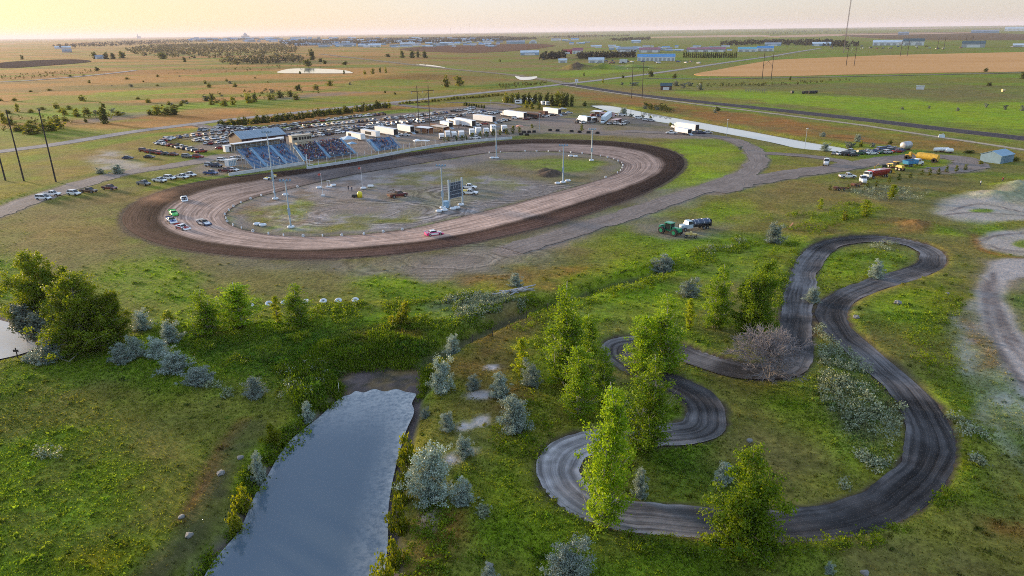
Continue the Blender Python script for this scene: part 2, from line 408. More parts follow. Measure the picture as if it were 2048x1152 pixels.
# disturbed ground around the oval, gravel fan with wheel marks
zone('dirt', 7, [(380, 500), (480, 512), (640, 522), (830, 512), (1000, 478), (1130, 445), (1260, 400), (1340, 368), (1420, 352), (1480, 340), (1500, 360), (1400, 392), (1300, 440), (1200, 470), (1120, 505), (1000, 556), (880, 560), (700, 548), (540, 556), (430, 545)], .75, .25, 12)
zone('tanol', 5, [(330, 508), (480, 525), (700, 545), (760, 560), (700, 590), (500, 600), (400, 570)], .8, .4, 12)
stroke('dark', 3, 4, [(255, 462), (310, 490), (400, 508), (520, 518), (640, 521), (760, 515), (860, 504), (940, 490), (1040, 468)], .4, .4)
stroke('dark', 2.5, 3, [(1040, 468), (1160, 436), (1240, 408), (1300, 385)], .6, .3)
zone('gravel', 4, [(820, 520), (900, 508), (1010, 496), (1100, 480), (1160, 470), (1090, 505), (1000, 545), (900, 556), (830, 540)], .6, .35, 6)
zone('rust', 3, [(905, 558), (1000, 552), (1100, 530), (1200, 530), (1330, 515), (1200, 560), (1090, 575), (1000, 590)], .6, .5, 7)
zone('green', 4, [(720, 565), (760, 550), (860, 562), (890, 580), (850, 600), (740, 600)], .95, .3, 5)
zone('lush', 3, [(715, 552), (790, 549), (860, 565), (800, 580)], .5, .5, 5)
zone('green', 4, [(1150, 480), (1250, 465), (1330, 475), (1400, 480), (1330, 510), (1200, 520)], .75, .4, 7)
zone('dirt', 3, [(1265, 450), (1330, 443), (1450, 458), (1440, 475), (1330, 478)], .7, .3, 7)
stroke('gravel', 2, 4, [(1440, 450), (1350, 470), (1300, 462)], .4)
zone('lush', 5, [(1330, 288), (1400, 292), (1470, 300), (1488, 322), (1450, 352), (1400, 368), (1345, 375), (1372, 340), (1372, 310)], .85, .3, 14)
zone('tanol', 5, [(1000, 278), (1200, 268), (1330, 275), (1330, 286), (1200, 280), (1000, 284)], .8)
zone('tan', 4, [(1390, 305), (1480, 305), (1470, 330), (1400, 345)], .4, .6)
zone('lush', 5, [(1420, 415), (1500, 395), (1540, 410), (1490, 450), (1430, 455)], .7, .4, 8)
zone('tan', 6, [(1500, 350), (1640, 365), (1900, 350), (1960, 380), (1860, 410), (1700, 420), (1600, 450), (1480, 440), (1500, 400)], .7, .45, 12)
zone('tanol', 6, [(1450, 390), (1640, 365), (1900, 345), (1960, 390), (1900, 440), (1940, 480), (1880, 470), (1700, 455), (1600, 470), (1460, 470)], .65, .5, 10)
zone('rust', 4, [(1560, 440), (1660, 430), (1800, 440), (1900, 450), (1900, 470), (1700, 462), (1600, 470)], .5, .6, 6)
zone('olive', 5, [(1500, 312), (1600, 318), (1650, 330), (1560, 352), (1500, 345)], .9, .2)
blob('tan', 1570, 338, 40, 8, .6, .5)
# the infield
zone('dirt', 3, TRK_IN, 1.0)
zone('tanol', 5, [(480, 430), (520, 405), (640, 385), (700, 400), (600, 440), (640, 465), (520, 462)], .5, .7, 7)
zone('brown', 4, [(470, 428), (520, 400), (620, 378), (760, 350), (860, 345), (900, 380), (760, 400), (640, 440), (560, 466)], .55, .7, 6)
zone('alkali', 3, [(520, 400), (700, 352), (900, 330), (1080, 372), (940, 425), (760, 462), (540, 462)], .4, .8, 4)
zone('lush', 3, [(500, 425), (600, 398), (640, 410), (600, 445), (700, 462), (540, 462)], .5, .8, 4)
zone('olive', 3, [(760, 355), (900, 335), (980, 345), (1060, 372), (1000, 400), (900, 420), (780, 445), (640, 462)], .6, .85, 5)
for a in [(560, 420, 40, 10), (600, 412, 30, 6), (700, 455, 50, 8), (640, 462, 40, 5), (780, 440, 60, 6), (520, 440, 30, 6)]: blob('olive', *a, .8, .6, 6)
zone('tanol', 6, [(900, 340), (980, 320), (1080, 310), (1180, 312), (1235, 328), (1235, 345), (1150, 372), (1080, 365), (1000, 350), (930, 358)], .75, .35, 9)
zone('green', 4, [(1000, 322), (1150, 318), (1200, 322), (1190, 345), (1120, 345), (1040, 335)], .8, .45, 8)
zone('dirt', 3, [(620, 400), (700, 380), (860, 372), (1000, 372), (1060, 390), (900, 425), (760, 430), (650, 430)], .7, .3, 9)
blob('gravel', 720, 415, 60, 12, .6, .4, 5)
blob('dark', 1100, 347, 26, 9, .9, 0, 8, .8)
for a in [(1155, 135, 20, 5), (1204, 135, 18, 4)]: blob('dark', *a, .8)
blob('gravel', 1250, 134, 50, 4, .8)
# parking lots and pits
zone('gravel', 4, [(380, 340), (430, 322), (470, 300), (380, 300), (402, 280), (372, 276), (390, 262), (470, 262), (530, 262), (640, 246), (770, 226), (836, 222), (900, 214), (1000, 208), (1040, 222), (1150, 226), (1200, 224), (1300, 240), (1400, 262), (1450, 275), (1400, 278), (1300, 276), (1200, 270), (1100, 266), (1050, 270), (960, 284), (860, 292), (800, 300), (700, 316), (600, 336), (470, 346), (420, 352)], .95, .12, 14)
zone('olive', 4, [(1150, 222), (1190, 226), (1170, 236), (1120, 236)], .7)
zone('tanol', 5, [(1180, 244), (1320, 250), (1400, 268), (1300, 266), (1220, 262)], .7, .5)
zone('green', 4, [(530, 258), (640, 240), (760, 222), (836, 216), (860, 222), (770, 229), (640, 247), (540, 261)], .8)
zone('green', 3, [(400, 248), (440, 240), (445, 258), (410, 258)], .8)
# banks beyond the canal, meadow, fields on the right
zone('rust', 8, [(1120, 178), (1200, 186), (1310, 200), (1480, 226), (1700, 256), (2150, 320), (2150, 330), (1900, 302), (1700, 285), (1600, 272), (1500, 255), (1400, 238), (1290, 215), (1180, 200)], .85, .5, 18)
zone('olive', 5, [(1180, 200), (1290, 215), (1400, 238), (1600, 275), (1700, 294), (1720, 305), (1600, 290), (1400, 252), (1240, 212)], .8, .4, 10)
zone('lush', 14, [(1300, 184), (1500, 180), (2200, 205), (2200, 275), (1900, 244), (1700, 222), (1500, 200)], .9, .45, 32)
zone('lush', 10, [(1480, 190), (1760, 196), (2200, 232), (2200, 262), (1800, 228), (1560, 205)], .7, .3, 30)
zone('tanol', 14, [(1480, 170), (1800, 165), (2300, 180), (2300, 205), (1900, 205), (1560, 185)], .85, .4, 40)
zone('green', 14, [(1200, 158), (1480, 150), (1800, 152), (2300, 160), (2300, 150), (1800, 148), (1390, 158), (1330, 168), (1230, 172)], .8, .3, 40)
zone('olive', 4, [(1600, 250), (1850, 280), (2200, 330), (2200, 345), (1850, 300)], .6, .5, 12)
zone('lush', 16, [(1080, 150), (1180, 138), (1330, 128), (1310, 136), (1180, 152)], .7, .4, 40)
zone('deep', 6, [(960, 170), (1080, 160), (1100, 166), (980, 178)], .7, .4, 16)
zone('yellow', 8, [(500, 215), (620, 200), (800, 184), (1000, 172), (1000, 178), (820, 194), (640, 214), (520, 232)], .6, .5, 30)
zone('lush', 12, [(40, 224), (240, 213), (420, 205), (520, 200), (520, 206), (300, 228), (60, 245)], .7, .5, 30)
zone('lush', 14, [(190, 186), (260, 182), (370, 177), (386, 184), (280, 191), (190, 193)], .9, .3, 30)
zone('dirt', 10, [(150, 244), (240, 226), (310, 222), (300, 232), (170, 246)], .8, .4, 24)
zone('dirt', 10, [(520, 196), (640, 186), (740, 183), (700, 188), (560, 200)], .6, .4, 24)
# strip south of the oval and marsh
zone('lush', 5, [(330, 640), (450, 612), (620, 615), (820, 610), (960, 575), (1100, 570), (1330, 500), (1420, 478), (1480, 470), (1330, 545), (1150, 592), (980, 640), (880, 690), (700, 660), (500, 670)], .75, .5, 8)
zone('yellow', 2, [(640, 605), (770, 600), (900, 592), (960, 578), (800, 612)], .5, .5, 6)
zone('deep', 5, [(360, 680), (520, 655), (740, 640), (850, 650), (870, 700), (840, 730), (700, 730), (660, 790), (560, 800), (420, 760)], .9, .3, 9)
zone('lush', 3, [(560, 720), (640, 690), (700, 700), (680, 760), (620, 810)], .5, .5, 4)
zone('reed', 3, [(540, 720), (640, 690), (760, 665), (870, 690), (860, 725), (760, 722), (690, 735), (660, 800), (600, 820), (580, 770)], .85, .3, 6)
zone('rust', 3, [(680, 665), (760, 650), (850, 655), (840, 690), (700, 690)], .45, .5, 6)
zone('sage', 3, [(860, 608), (920, 588), (990, 590), (1060, 600), (1020, 628), (940, 640), (880, 630)], .8, .35, 4)
zone('brown', 3, [(960, 600), (1040, 590), (1090, 592), (1030, 622), (960, 640)], .5, .5, 4)
zone('green', 5, [(310, 640), (350, 630), (380, 720), (470, 780), (400, 770), (320, 720)], .7, .4, 5)
# near left field
zone('green', 8, [(-100, 720), (300, 735), (480, 790), (460, 850), (380, 940), (300, 1080), (200, 1200), (-200, 1200)], .65, .35, 11)
zone('deep', 6, [(-100, 735), (250, 745), (300, 860), (150, 960), (-100, 900)], .5, .5, 9)
zone('tanol', 6, [(270, 830), (430, 790), (500, 800), (440, 880), (330, 980), (240, 1060), (220, 950)], .7, .4, 8)
zone('brown', 4, [(-60, 980), (60, 1000), (40, 1060), (-80, 1070)], .4, .5, 6)
zone('brown', 5, [(-60, 760), (200, 780), (330, 830), (260, 940), (60, 900)], .5, .8, 7)
zone('tanol', 6, [(-60, 740), (260, 770), (420, 800), (400, 920), (250, 1060), (60, 1120), (-60, 960)], .55, .65, 8)
zone('olive', 5, [(100, 800), (420, 790), (420, 900), (250, 1100), (0, 1160), (-100, 1000)], .6, .6, 6)
zone('lush', 4, [(-100, 930), (120, 860), (260, 930), (240, 1010), (40, 1100), (-100, 1130)], .5, .75, 4)
zone('yellow', 3, [(60, 1130), (160, 1080), (240, 1120), (150, 1190)], .6, .6, 3)
stroke('rust', .8, .7, [(484, 842), (455, 878), (425, 930), (402, 975), (380, 1010), (350, 1050)], .8, .4, 3)
stroke('wet', 1.5, 2.6, [(500, 860), (450, 930), (420, 1000), (380, 1070), (330, 1130), (280, 1200)], .75, .3, 4)
stroke('lush', 1.0, 1.6, [(620, 815), (560, 870), (522, 905), (500, 960), (480, 1010), (450, 1060), (410, 1110), (380, 1160)], .9, .35, 3)
# bank right of the pond, brown slope with salt patches
zone('brown', 5, [(930, 668), (1080, 600), (1140, 610), (1090, 700), (1060, 800), (980, 850), (880, 830), (905, 720)], .7, .35, 7)
zone('tanol', 3, [(870, 860), (1000, 820), (1060, 880), (960, 960), (880, 930)], .5, .5, 5)
zone('lush', 4, [(1080, 600), (1300, 560), (1420, 580), (1420, 700), (1240, 660), (1100, 760), (1060, 900), (1050, 1010), (980, 980), (1000, 850), (1060, 760)], .6, .45, 7)
zone('rust', 2, [(830, 1030), (930, 1010), (920, 1080), (860, 1150), (830, 1230), (800, 1160)], .75, .5, 4)
zone('lush', 3, [(930, 950), (1060, 1000), (1180, 1040), (1190, 1110), (1060, 1140), (950, 1060)], .6, .5, 4)
zone('green', 5, [(920, 1100), (1200, 1110), (1700, 1090), (1700, 1200), (900, 1220)], .6, .4, 6)
for a in [(955, 790, 26, 9), (930, 854, 16, 9), (962, 843, 12, 12), (900, 921, 16, 11), (856, 1035, 9, 26), (938, 905, 12, 6), (985, 735, 14, 5)]: blob('alkali', *a, 1.0, .15, 2, .6)
# inside and around the kart track
zone('deep', 5, [(1290, 900), (1420, 880), (1560, 960), (1500, 1010), (1280, 1000)], .6, .3, 6)
zone('tanol', 5, [(1430, 760), (1560, 780), (1640, 880), (1620, 970), (1500, 930), (1440, 860)], .7, .35, 6)
zone('lush', 5, [(1560, 760), (1700, 700), (1800, 800), (1820, 900), (1750, 970), (1640, 990), (1620, 880)], .6, .45, 6)
zone('sage', 3, [(1640, 690), (1700, 680), (1790, 770), (1815, 830), (1780, 900), (1700, 880), (1640, 800)], .8, .55, 3.5)
zone('green', 4, [(1625, 660), (1660, 690), (1790, 800), (1700, 730), (1640, 760)], .6, .4, 4)
zone('rust', 1.5, [(1625, 600), (1648, 605), (1650, 670), (1622, 665)], .7, .4, 3)
zone('lush', 4, [(1640, 520), (1700, 490), (1840, 500), (1800, 540), (1700, 565), (1640, 600)], .65, .5, 5)
zone('lush', 4, [(1690, 640), (1760, 590), (1900, 560), (1900, 640), (1800, 680), (1700, 670)], .7, .4, 6)
zone('brown', 3, [(1720, 660), (1800, 650), (1860, 690), (1780, 720)], .5, .5, 4)
zone('tanol', 5, [(1780, 700), (1900, 700), (1920, 790), (1860, 800)], .5, .5)
zone('deep', 3, [(1550, 560), (1590, 540), (1585, 620), (1540, 600)], .7, .4, 4)
zone('lush', 5, [(1450, 470), (1620, 470), (1590, 560), (1400, 560), (1330, 540)], .55, .5, 7)
zone('lush', 4, [(1880, 760), (1930, 800), (1990, 950), (1960, 1000), (1880, 1060), (1700, 1110), (1560, 1120), (1640, 1080), (1780, 1050), (1880, 970), (1910, 880)], .75, .45, 5)
zone('tanol', 4, [(1940, 860), (2060, 950), (2060, 1160), (1960, 1100), (1900, 1060), (1980, 960)], .6, .4, 6)
zone('rust', 2, [(1980, 1045), (2100, 1040), (2100, 1075), (2000, 1072)], .8, .4, 3)
zone('yellow', 3, [(1900, 830), (1925, 870), (1905, 930), (1890, 900)], .6, .4, 3)
# motocross ground along the right edge
zone('alkali', 2.5, [(1866, 426), (1890, 402), (1950, 386), (1998, 380), (2080, 352), (2200, 350), (2200, 420), (2100, 438), (1960, 446), (1900, 440)], .5, .2, 8)
zone('chalk', 2.0, [(1880, 428), (1930, 398), (2000, 396), (2060, 420), (2200, 428), (2150, 440), (1960, 442)], .7, .2, 6)
blob('green', 1962, 421, 26, 4, .9, 0, 8, .8)
zone('chalk', 1.5, [(1952, 480), (1985, 464), (2100, 455), (2300, 450), (2300, 520), (2100, 515), (2020, 508), (1968, 496)], .9, .2, 6)
blob('green', 2060, 488, 32, 9, .9, 0, 8, .8)
stroke('rust', .8, .9, [(1946, 470), (1960, 495), (2000, 510), (2080, 522)], .7, .4, 3)
zone('gravel', 2.2, [(1955, 550), (1975, 520), (2100, 508), (2300, 520), (2300, 980), (2060, 820), (1980, 690)], .7, .3, 5)
zone('chalk', 1.0, [(1962, 560), (1975, 527), (2010, 516), (2100, 518), (2300, 530), (2300, 560), (2080, 545), (2015, 560), (2010, 600), (2040, 660), (2110, 740), (2300, 850), (2300, 960), (2060, 800), (1990, 690), (1955, 620)], .95, .15, 7)
zone('alkali', 1.5, [(1910, 640), (1950, 600), (1990, 690), (2060, 780), (2120, 850), (2080, 900), (2010, 850), (1960, 770), (1930, 700)], .6, .6, 4)
zone('rust', 2, [(1940, 640), (1975, 660), (1995, 730), (1960, 740)], .7, .4, 3)
zone('alkali', 1.5, [(1895, 650), (1930, 700), (1960, 780), (2010, 860), (2040, 900), (2080, 960), (2030, 910), (1960, 830), (1910, 740)], .45, .6, 4)
zone('deep', 2, [(2010, 590), (2060, 560), (2300, 600), (2300, 760), (2100, 690), (2040, 650)], .8, .4, 5)
for q in ([(1975, 560), (1990, 620), (2020, 690), (2100, 770)], [(1985, 545), (2000, 620), (2040, 690), (2120, 760)], [(1968, 570), (1978, 640), (2010, 720), (2080, 800)], [(1890, 430), (1950, 425), (2060, 432)], [(1900, 422), (1960, 408), (2050, 425)], [(1965, 482), (1990, 472), (2060, 466)], [(1975, 490), (2010, 500), (2080, 506)]): stroke('mud', .5, .55, q, .9, .35, 3)
blob('brown', 1838, 452, 40, 10, .7, .3)
zone('lush', 3, [(1870, 450), (1905, 458), (1915, 470), (1880, 470)], .8)
zone('sage', 4, [(1690, 378), (1780, 372), (1860, 385), (1850, 400), (1740, 402)], .6, .5, 5)
zone('lush', 4, [(1600, 440), (1700, 410), (1760, 412), (1740, 440), (1640, 450)], .6, .5, 6)
# wet rims
for w_, z_, wd in ((W_POND, ZP, 1.9), (W_CAN, -1, 1.5), (W_LP, -.8, 1.5)):
    m = near_mask(w_, 6); d = sdf(w_, XX[m] + WXn[m], YY[m] + WYn[m]); lay('mud', 1 - sstep(wd * .5, wd, d), m)
zone('mud', 1.0, MUD, 1.0, 0, 8, 0, True)
m = near_mask(MUD, 3); _d = 1 - sstep(-.4, .6, sdf(MUD, XX[m], YY[m])); lay('wet', _d * sstep(.45, .65, fbm(XX[m], YY[m], 3, 411, 4)) * .8, m); lay('tan', _d * sstep(.52, .66, fbm(XX[m], YY[m], 2.2, 433, 4)) * .5, m)
m = near_mask(DITCH, 8); lay('wet', .8 * (1 - sstep(.8, 2.4, polydist(DITCH, XX[m], YY[m], False))), m)
m = near_mask([tuple(p) for p in W_KART], 9); KD = np.full(XX.shape, 99.); KD[m] = polydist([tuple(p) for p in W_KART], XX[m], YY[m], True)
lay('dark', (1 - sstep(2.8, 3.4, KD)))
m = near_mask(W_OUT, 3); OD = sdf([tuple(p) for p in W_OUT[::2]], XX[m], YY[m]); ID = sdf([tuple(p) for p in W_IN[::2]], XX[m], YY[m])
lay('dark', np.where((OD < 1.5) & (ID > -.6), .9, 0), m)
RINGD = np.full(XX.shape, 99.); RINGD[m] = np.maximum(OD, -ID)

# road outlines (centre line in the photograph, half width in metres)
ROADS = {
 'gravel_road': ([(-140, 322), (0, 303), (110, 289), (250, 266), (330, 255), (400, 246.5), (470, 238), (560, 229), (640, 220), (720, 212), (800, 203.5), (880, 194.5), (960, 186), (1060, 176), (1130, 168), (1200, 160), (1330, 143.5), (1460, 124), (1540, 113), (1600, 103), (1640, 97)], 5.2),
 'access_road': ([(-120, 470), (0, 424), (60, 401), (110, 385), (160, 369), (220, 352), (280, 341), (340, 333), (400, 322), (440, 312)], 5.0),
 'asphalt_road': ([(1128, 168), (1180, 176), (1250, 187), (1330, 196), (1420, 206), (1520, 216.5), (1640, 229.5), (1760, 243), (1900, 260), (2048, 277), (2250, 302)], 6.5),
 'service_track': ([(1130, 171), (1200, 182), (1300, 196), (1400, 209.5), (1536, 226), (1620, 237), (1720, 250), (1850, 270), (2048, 300), (2250, 332)], 2.0),
 'ring_road': ([(1250, 262), (1330, 266), (1400, 270), (1456, 278), (1496, 294), (1516, 316), (1504, 338), (1466, 358), (1400, 380), (1320, 408), (1250, 432), (1180, 452), (1100, 478), (1020, 500)], 4.0),
 'yard_road': ([(1420, 382), (1500, 363), (1580, 349), (1660, 338), (1740, 326), (1800, 317), (1860, 313), (1910, 316), (1936, 324), (1930, 336), (1880, 342)], 5.5),
 'yard_spur': ([(1500, 306), (1560, 308), (1620, 313), (1680, 322), (1700, 330)], 3.2),
 'lot_entrance': ([(782, 206), (800, 210), (850, 216), (920, 220)], 3.5),
 'lot_lane': ([(395, 250), (420, 256), (470, 259), (540, 262)], 3.4),
 'park_lane': ([(900, 205), (990, 206), (1028, 211), (1030, 215), (960, 222)], 3.0),
 'field_road': ([(0, 164), (60, 161), (160, 153), (230, 146), (270, 141)], 5.0),
 'grid_road': ([(640, 108), (760, 122), (900, 138), (1024, 150), (1128, 166)], 6.0),
 'meadow_road': ([(1290, 156.5), (1400, 158), (1600, 155), (1800, 151), (2250, 141)], 4.0),
}
RW = {k: (resample(smooth(PP(p), 6, False), 160, False), w) for k, (p, w) in ROADS.items()}
for k, (c, w) in RW.items():
    pts = [tuple(p) for p in c]
    m = near_mask(pts, w * 2.2); 
    if m.any():
        d = polydist(pts, XX[m] + WXn[m] * 1.5, YY[m] + WYn[m] * 1.5, False)
        lay('gravel', .8 * (1 - sstep(w * .8, w * 1.45, d)), m)

# ground material: cover colour broken up by fine growth
def ground_mat(name='ground_cover'):
    m, nt, b = newmat(name)
    at = node(nt, 'ShaderNodeAttribute', attribute_name='cover'); geo = node(nt, 'ShaderNodeNewGeometry'); pos = geo.outputs['Position']
    n1 = noise(nt, .9, 5, pos, .65); n2 = noise(nt, .16, 4, pos, .6); n3 = noise(nt, .035, 4, pos); n4 = noise(nt, 3.2, 2, pos, .6)
    vegf = at.outputs['Alpha']
    v = math_(nt, 'MULTIPLY', mrange(nt, n1.outputs['Fac'], .25, .75, .45, 1.55), mrange(nt, n2.outputs['Fac'], .3, .7, .72, 1.28))
    v = math_(nt, 'MULTIPLY', v, mrange(nt, n4.outputs['Fac'], .3, .7, .78, 1.22))
    vd = math_(nt, 'MULTIPLY', mrange(nt, n1.outputs['Fac'], .25, .75, .82, 1.18), mrange(nt, n2.outputs['Fac'], .3, .7, .85, 1.15))
    arcs = None
    for (cx, cy_), r0, r1 in ((P(905, 520), 3, 17), (P(720, 425), 4, 24), (P(1010, 385), 3, 22)):
        sub_ = node(nt, 'ShaderNodeVectorMath', operation='SUBTRACT'); nt.links.new(pos, sub_.inputs[0]); sub_.inputs[1].default_value = (cx, cy_, 0)
        mp_ = node(nt, 'ShaderNodeMapping'); mp_.inputs['Scale'].default_value = (.55, 1, 0); mp_.inputs['Rotation'].default_value = (0, 0, -.4); nt.links.new(sub_.outputs[0], mp_.inputs[0])
        ln = node(nt, 'ShaderNodeVectorMath', operation='LENGTH'); nt.links.new(mp_.outputs[0], ln.inputs[0])
        wob = math_(nt, 'ADD', ln.outputs['Value'], math_(nt, 'MULTIPLY', n2.outputs['Fac'], 5.0))
        w1 = node(nt, 'ShaderNodeTexNoise'); w1.noise_dimensions = '1D'; w1.inputs['Scale'].default_value = .9; w1.inputs['Detail'].default_value = 2; nt.links.new(wob, w1.inputs['W'])
        msk = math_(nt, 'MULTIPLY', mrange(nt, ln.outputs['Value'], r0, r0 + 2, 0, 1), mrange(nt, ln.outputs['Value'], r1 - 5, r1, 1, 0))
        a_ = math_(nt, 'MULTIPLY', math_(nt, 'SUBTRACT', mrange(nt, w1.outputs['Fac'], .35, .65, .6, 1.55), 1.0), msk)
        arcs = a_ if arcs is None else math_(nt, 'ADD', arcs, a_)
    vd = math_(nt, 'MULTIPLY', vd, math_(nt, 'ADD', arcs, 1.0))
    k = node(nt, 'ShaderNodeMix'); nt.links.new(vegf, k.inputs[0]); nt.links.new(vd, k.inputs[2]); nt.links.new(v, k.inputs[3])
    sc = node(nt, 'ShaderNodeVectorMath', operation='SCALE'); nt.links.new(at.outputs['Color'], sc.inputs[0]); nt.links.new(k.outputs[0], sc.inputs['Scale'])
    dry = mixc(nt, 1.0, sc.outputs[0], (1.45, .98, .75), 'MULTIPLY')
    c = mixc(nt, math_(nt, 'MULTIPLY', mrange(nt, n3.outputs['Fac'], .42, .62, 0, .4), vegf), sc.outputs[0], dry)
    nt.links.new(c, b.inputs['Base Color']); b.inputs['Roughness'].default_value = .95; b.inputs['Specular IOR Level'].default_value = .1
    bp = node(nt, 'ShaderNodeBump'); bp.inputs['Strength'].default_value = .6; bp.inputs['Distance'].default_value = .5
    nt.links.new(n1.outputs['Fac'], bp.inputs['Height']); nt.links.new(bp.outputs[0], b.inputs['Normal'])
    return m
GM = ground_mat()
V = np.stack([XX, YY, H], -1).reshape(-1, 3)
ii = np.arange(NX * NY).reshape(NY, NX)
Fq = np.stack([ii[:-1, :-1], ii[:-1, 1:], ii[1:, 1:], ii[1:, :-1]], -1).reshape(-1, 4)
gcol = np.concatenate([CR, VEG[..., None]], -1).reshape(-1, 4)
tag(link('ground', npmesh('ground', V, Fq, GM, gcol, True)), 'rolling prairie ground of grass, weeds and bare dirt', None, None, 'structure')

# ---------------------------------------------------------------- ribbons: oval, kart track, roads
def dirt_mat(name, ca, cb, streak=1.0, rough=.9, cdark=None):
    """rutted dirt: streaks run along the ribbon (UV: u metres along, v across)"""
    m, nt, b = newmat(name)
    uv = node(nt, 'ShaderNodeUVMap'); geo = node(nt, 'ShaderNodeNewGeometry')
    mp = node(nt, 'ShaderNodeMapping'); mp.inputs['Scale'].default_value = (.035, 1.5, 1); nt.links.new(uv.outputs[0], mp.inputs[0])
    wv = noise(nt, .03, 3, geo.outputs['Position']); wa = node(nt, 'ShaderNodeVectorMath', operation='ADD'); cb_ = node(nt, 'ShaderNodeCombineXYZ'); nt.links.new(mrange(nt, wv.outputs['Fac'], .3, .7, -.8, .8), cb_.inputs[1]); nt.links.new(mp.outputs[0], wa.inputs[0]); nt.links.new(cb_.outputs[0], wa.inputs[1])
    s1 = noise(nt, 1.0, 5, wa.outputs[0], .65, .5)
    n1 = noise(nt, .8, 5, geo.outputs['Position'], .6); n2 = noise(nt, .12, 3, geo.outputs['Position'])
    f = math_(nt, 'ADD', math_(nt, 'MULTIPLY', mrange(nt, s1.outputs['Fac'], .38, .62, 0, 1), .7 * streak), math_(nt, 'MULTIPLY', mrange(nt, n2.outputs['Fac'], .3, .7, 0, 1), 1 - .7 * streak))
    at = node(nt, 'ShaderNodeAttribute', attribute_name='tint')
    r = ramp(nt, [(.15, ca), (.85, cb)]); nt.links.new(f, r.inputs[0])
    c = mixc(nt, 1.0, r.outputs[0], at.outputs['Color'], 'MULTIPLY')
    hs = node(nt, 'ShaderNodeVectorMath', operation='SCALE'); nt.links.new(c, hs.inputs[0]); nt.links.new(mrange(nt, n1.outputs['Fac'], .3, .7, .8, 1.2), hs.inputs['Scale'])
    nt.links.new(hs.outputs[0], b.inputs['Base Color']); b.inputs['Roughness'].default_value = rough; b.inputs['Specular IOR Level'].default_value = .06
    bp = node(nt, 'ShaderNodeBump'); bp.inputs['Strength'].default_value = .5; bp.inputs['Distance'].default_value = .25
    nt.links.new(math_(nt, 'ADD', s1.outputs['Fac'], math_(nt, 'MULTIPLY', n1.outputs['Fac'], .5)), bp.inputs['Height']); nt.links.new(bp.outputs[0], b.inputs['Normal'])
    return m
def strip(name, A, B, nv, mat, zf, tint, closed, label):
    """ribbon between rails A and B; zf(v, pts) -> height, tint(u_index array, v) -> rgb"""
    n = len(A); vs = np.linspace(0, 1, nv); V = []; T = []
    wid = np.hypot(*(B - A).T).mean(); seg = np.r_[0, np.cumsum(np.hypot(*np.diff((A + B) / 2, axis=0).T))]
    UV = []
    for v in vs:
        q = A * (1 - v) + B * v
        V.append(np.c_[q, zf(v, q)]); T.append(tint(np.arange(n), v)); UV.append(np.c_[seg, np.full(n, v * wid)])
    V = np.concatenate(V); T = np.concatenate(T); UV = np.concatenate(UV)
    idx = np.arange(n * nv).reshape(nv, n)
    if closed: nx = np.roll(idx, -1, 1); F = np.stack([idx[:-1], idx[1:], nx[1:], nx[:-1]], -1).reshape(-1, 4)
    else: F = np.stack([idx[:-1, :-1], idx[1:, :-1], idx[1:, 1:], idx[:-1, 1:]], -1).reshape(-1, 4)
    me = npmesh(name, V, F, mat, T, True, 'tint')
    # make it face up
    if me.polygons[len(me.polygons) // 2].normal.z < 0: me.flip_normals()
    uvl = me.uv_layers.new(name='UVMap'); li = np.zeros(len(me.loops), np.int32); me.loops.foreach_get('vertex_index', li)
    u = UV[li]
    if closed:  # keep the seam continuous
        fi = u.reshape(-1, 4, 2); big = (fi[..., 0].max(1) - fi[..., 0].min(1)) > seg[-1] * .5
        sub = fi[big]; sub[..., 0] = np.where(sub[..., 0] < seg[-1] * .5, sub[..., 0] + seg[-1] + (seg[1] - seg[0]), sub[..., 0]); fi[big] = sub; u = fi.reshape(-1, 2)
    uvl.data.foreach_set('uv', np.ascontiguousarray(u, np.float32).ravel())
    return tag(link(name, me), label, None, None, 'structure')
# oval: v=0 infield edge, ~.6 edge of the worn surface, then the dark loose cushion and the outer berm
OZ = np.interp
def oval_z(v, q): return np.full(len(q), float(np.interp(v, [0, .04, .62, .8, .9, 1], [.06, .05, .22, .34, .26, .03])))
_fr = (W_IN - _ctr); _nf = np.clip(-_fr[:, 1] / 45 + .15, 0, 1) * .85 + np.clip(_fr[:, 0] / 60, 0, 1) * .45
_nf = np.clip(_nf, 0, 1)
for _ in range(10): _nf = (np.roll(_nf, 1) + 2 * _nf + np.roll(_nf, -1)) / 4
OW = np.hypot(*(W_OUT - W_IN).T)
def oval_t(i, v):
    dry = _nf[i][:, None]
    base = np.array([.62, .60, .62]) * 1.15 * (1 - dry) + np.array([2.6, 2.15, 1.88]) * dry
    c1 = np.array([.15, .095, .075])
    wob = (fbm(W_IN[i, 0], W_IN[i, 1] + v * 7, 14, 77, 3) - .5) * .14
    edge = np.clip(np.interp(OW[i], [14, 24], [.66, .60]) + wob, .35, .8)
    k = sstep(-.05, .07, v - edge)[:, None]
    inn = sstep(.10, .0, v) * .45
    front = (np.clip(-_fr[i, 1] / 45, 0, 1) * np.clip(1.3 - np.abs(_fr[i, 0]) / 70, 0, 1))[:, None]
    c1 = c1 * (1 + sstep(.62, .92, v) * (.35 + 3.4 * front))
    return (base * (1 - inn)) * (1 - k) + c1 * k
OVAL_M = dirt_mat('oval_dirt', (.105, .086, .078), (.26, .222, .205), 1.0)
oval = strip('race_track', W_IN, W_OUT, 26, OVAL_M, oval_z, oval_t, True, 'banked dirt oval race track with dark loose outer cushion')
_me = oval.data; OBVH = BVHTree.FromPolygons([v.co.copy() for v in _me.vertices], [tuple(p.vertices) for p in _me.polygons])
def T(px, py):
    """spot on the oval's surface"""
    h = OBVH.ray_cast(Vector((0, 0, CAMZ)), ray(px, py).normalized())
    return h[0] if h[0] is not None else G(px, py)
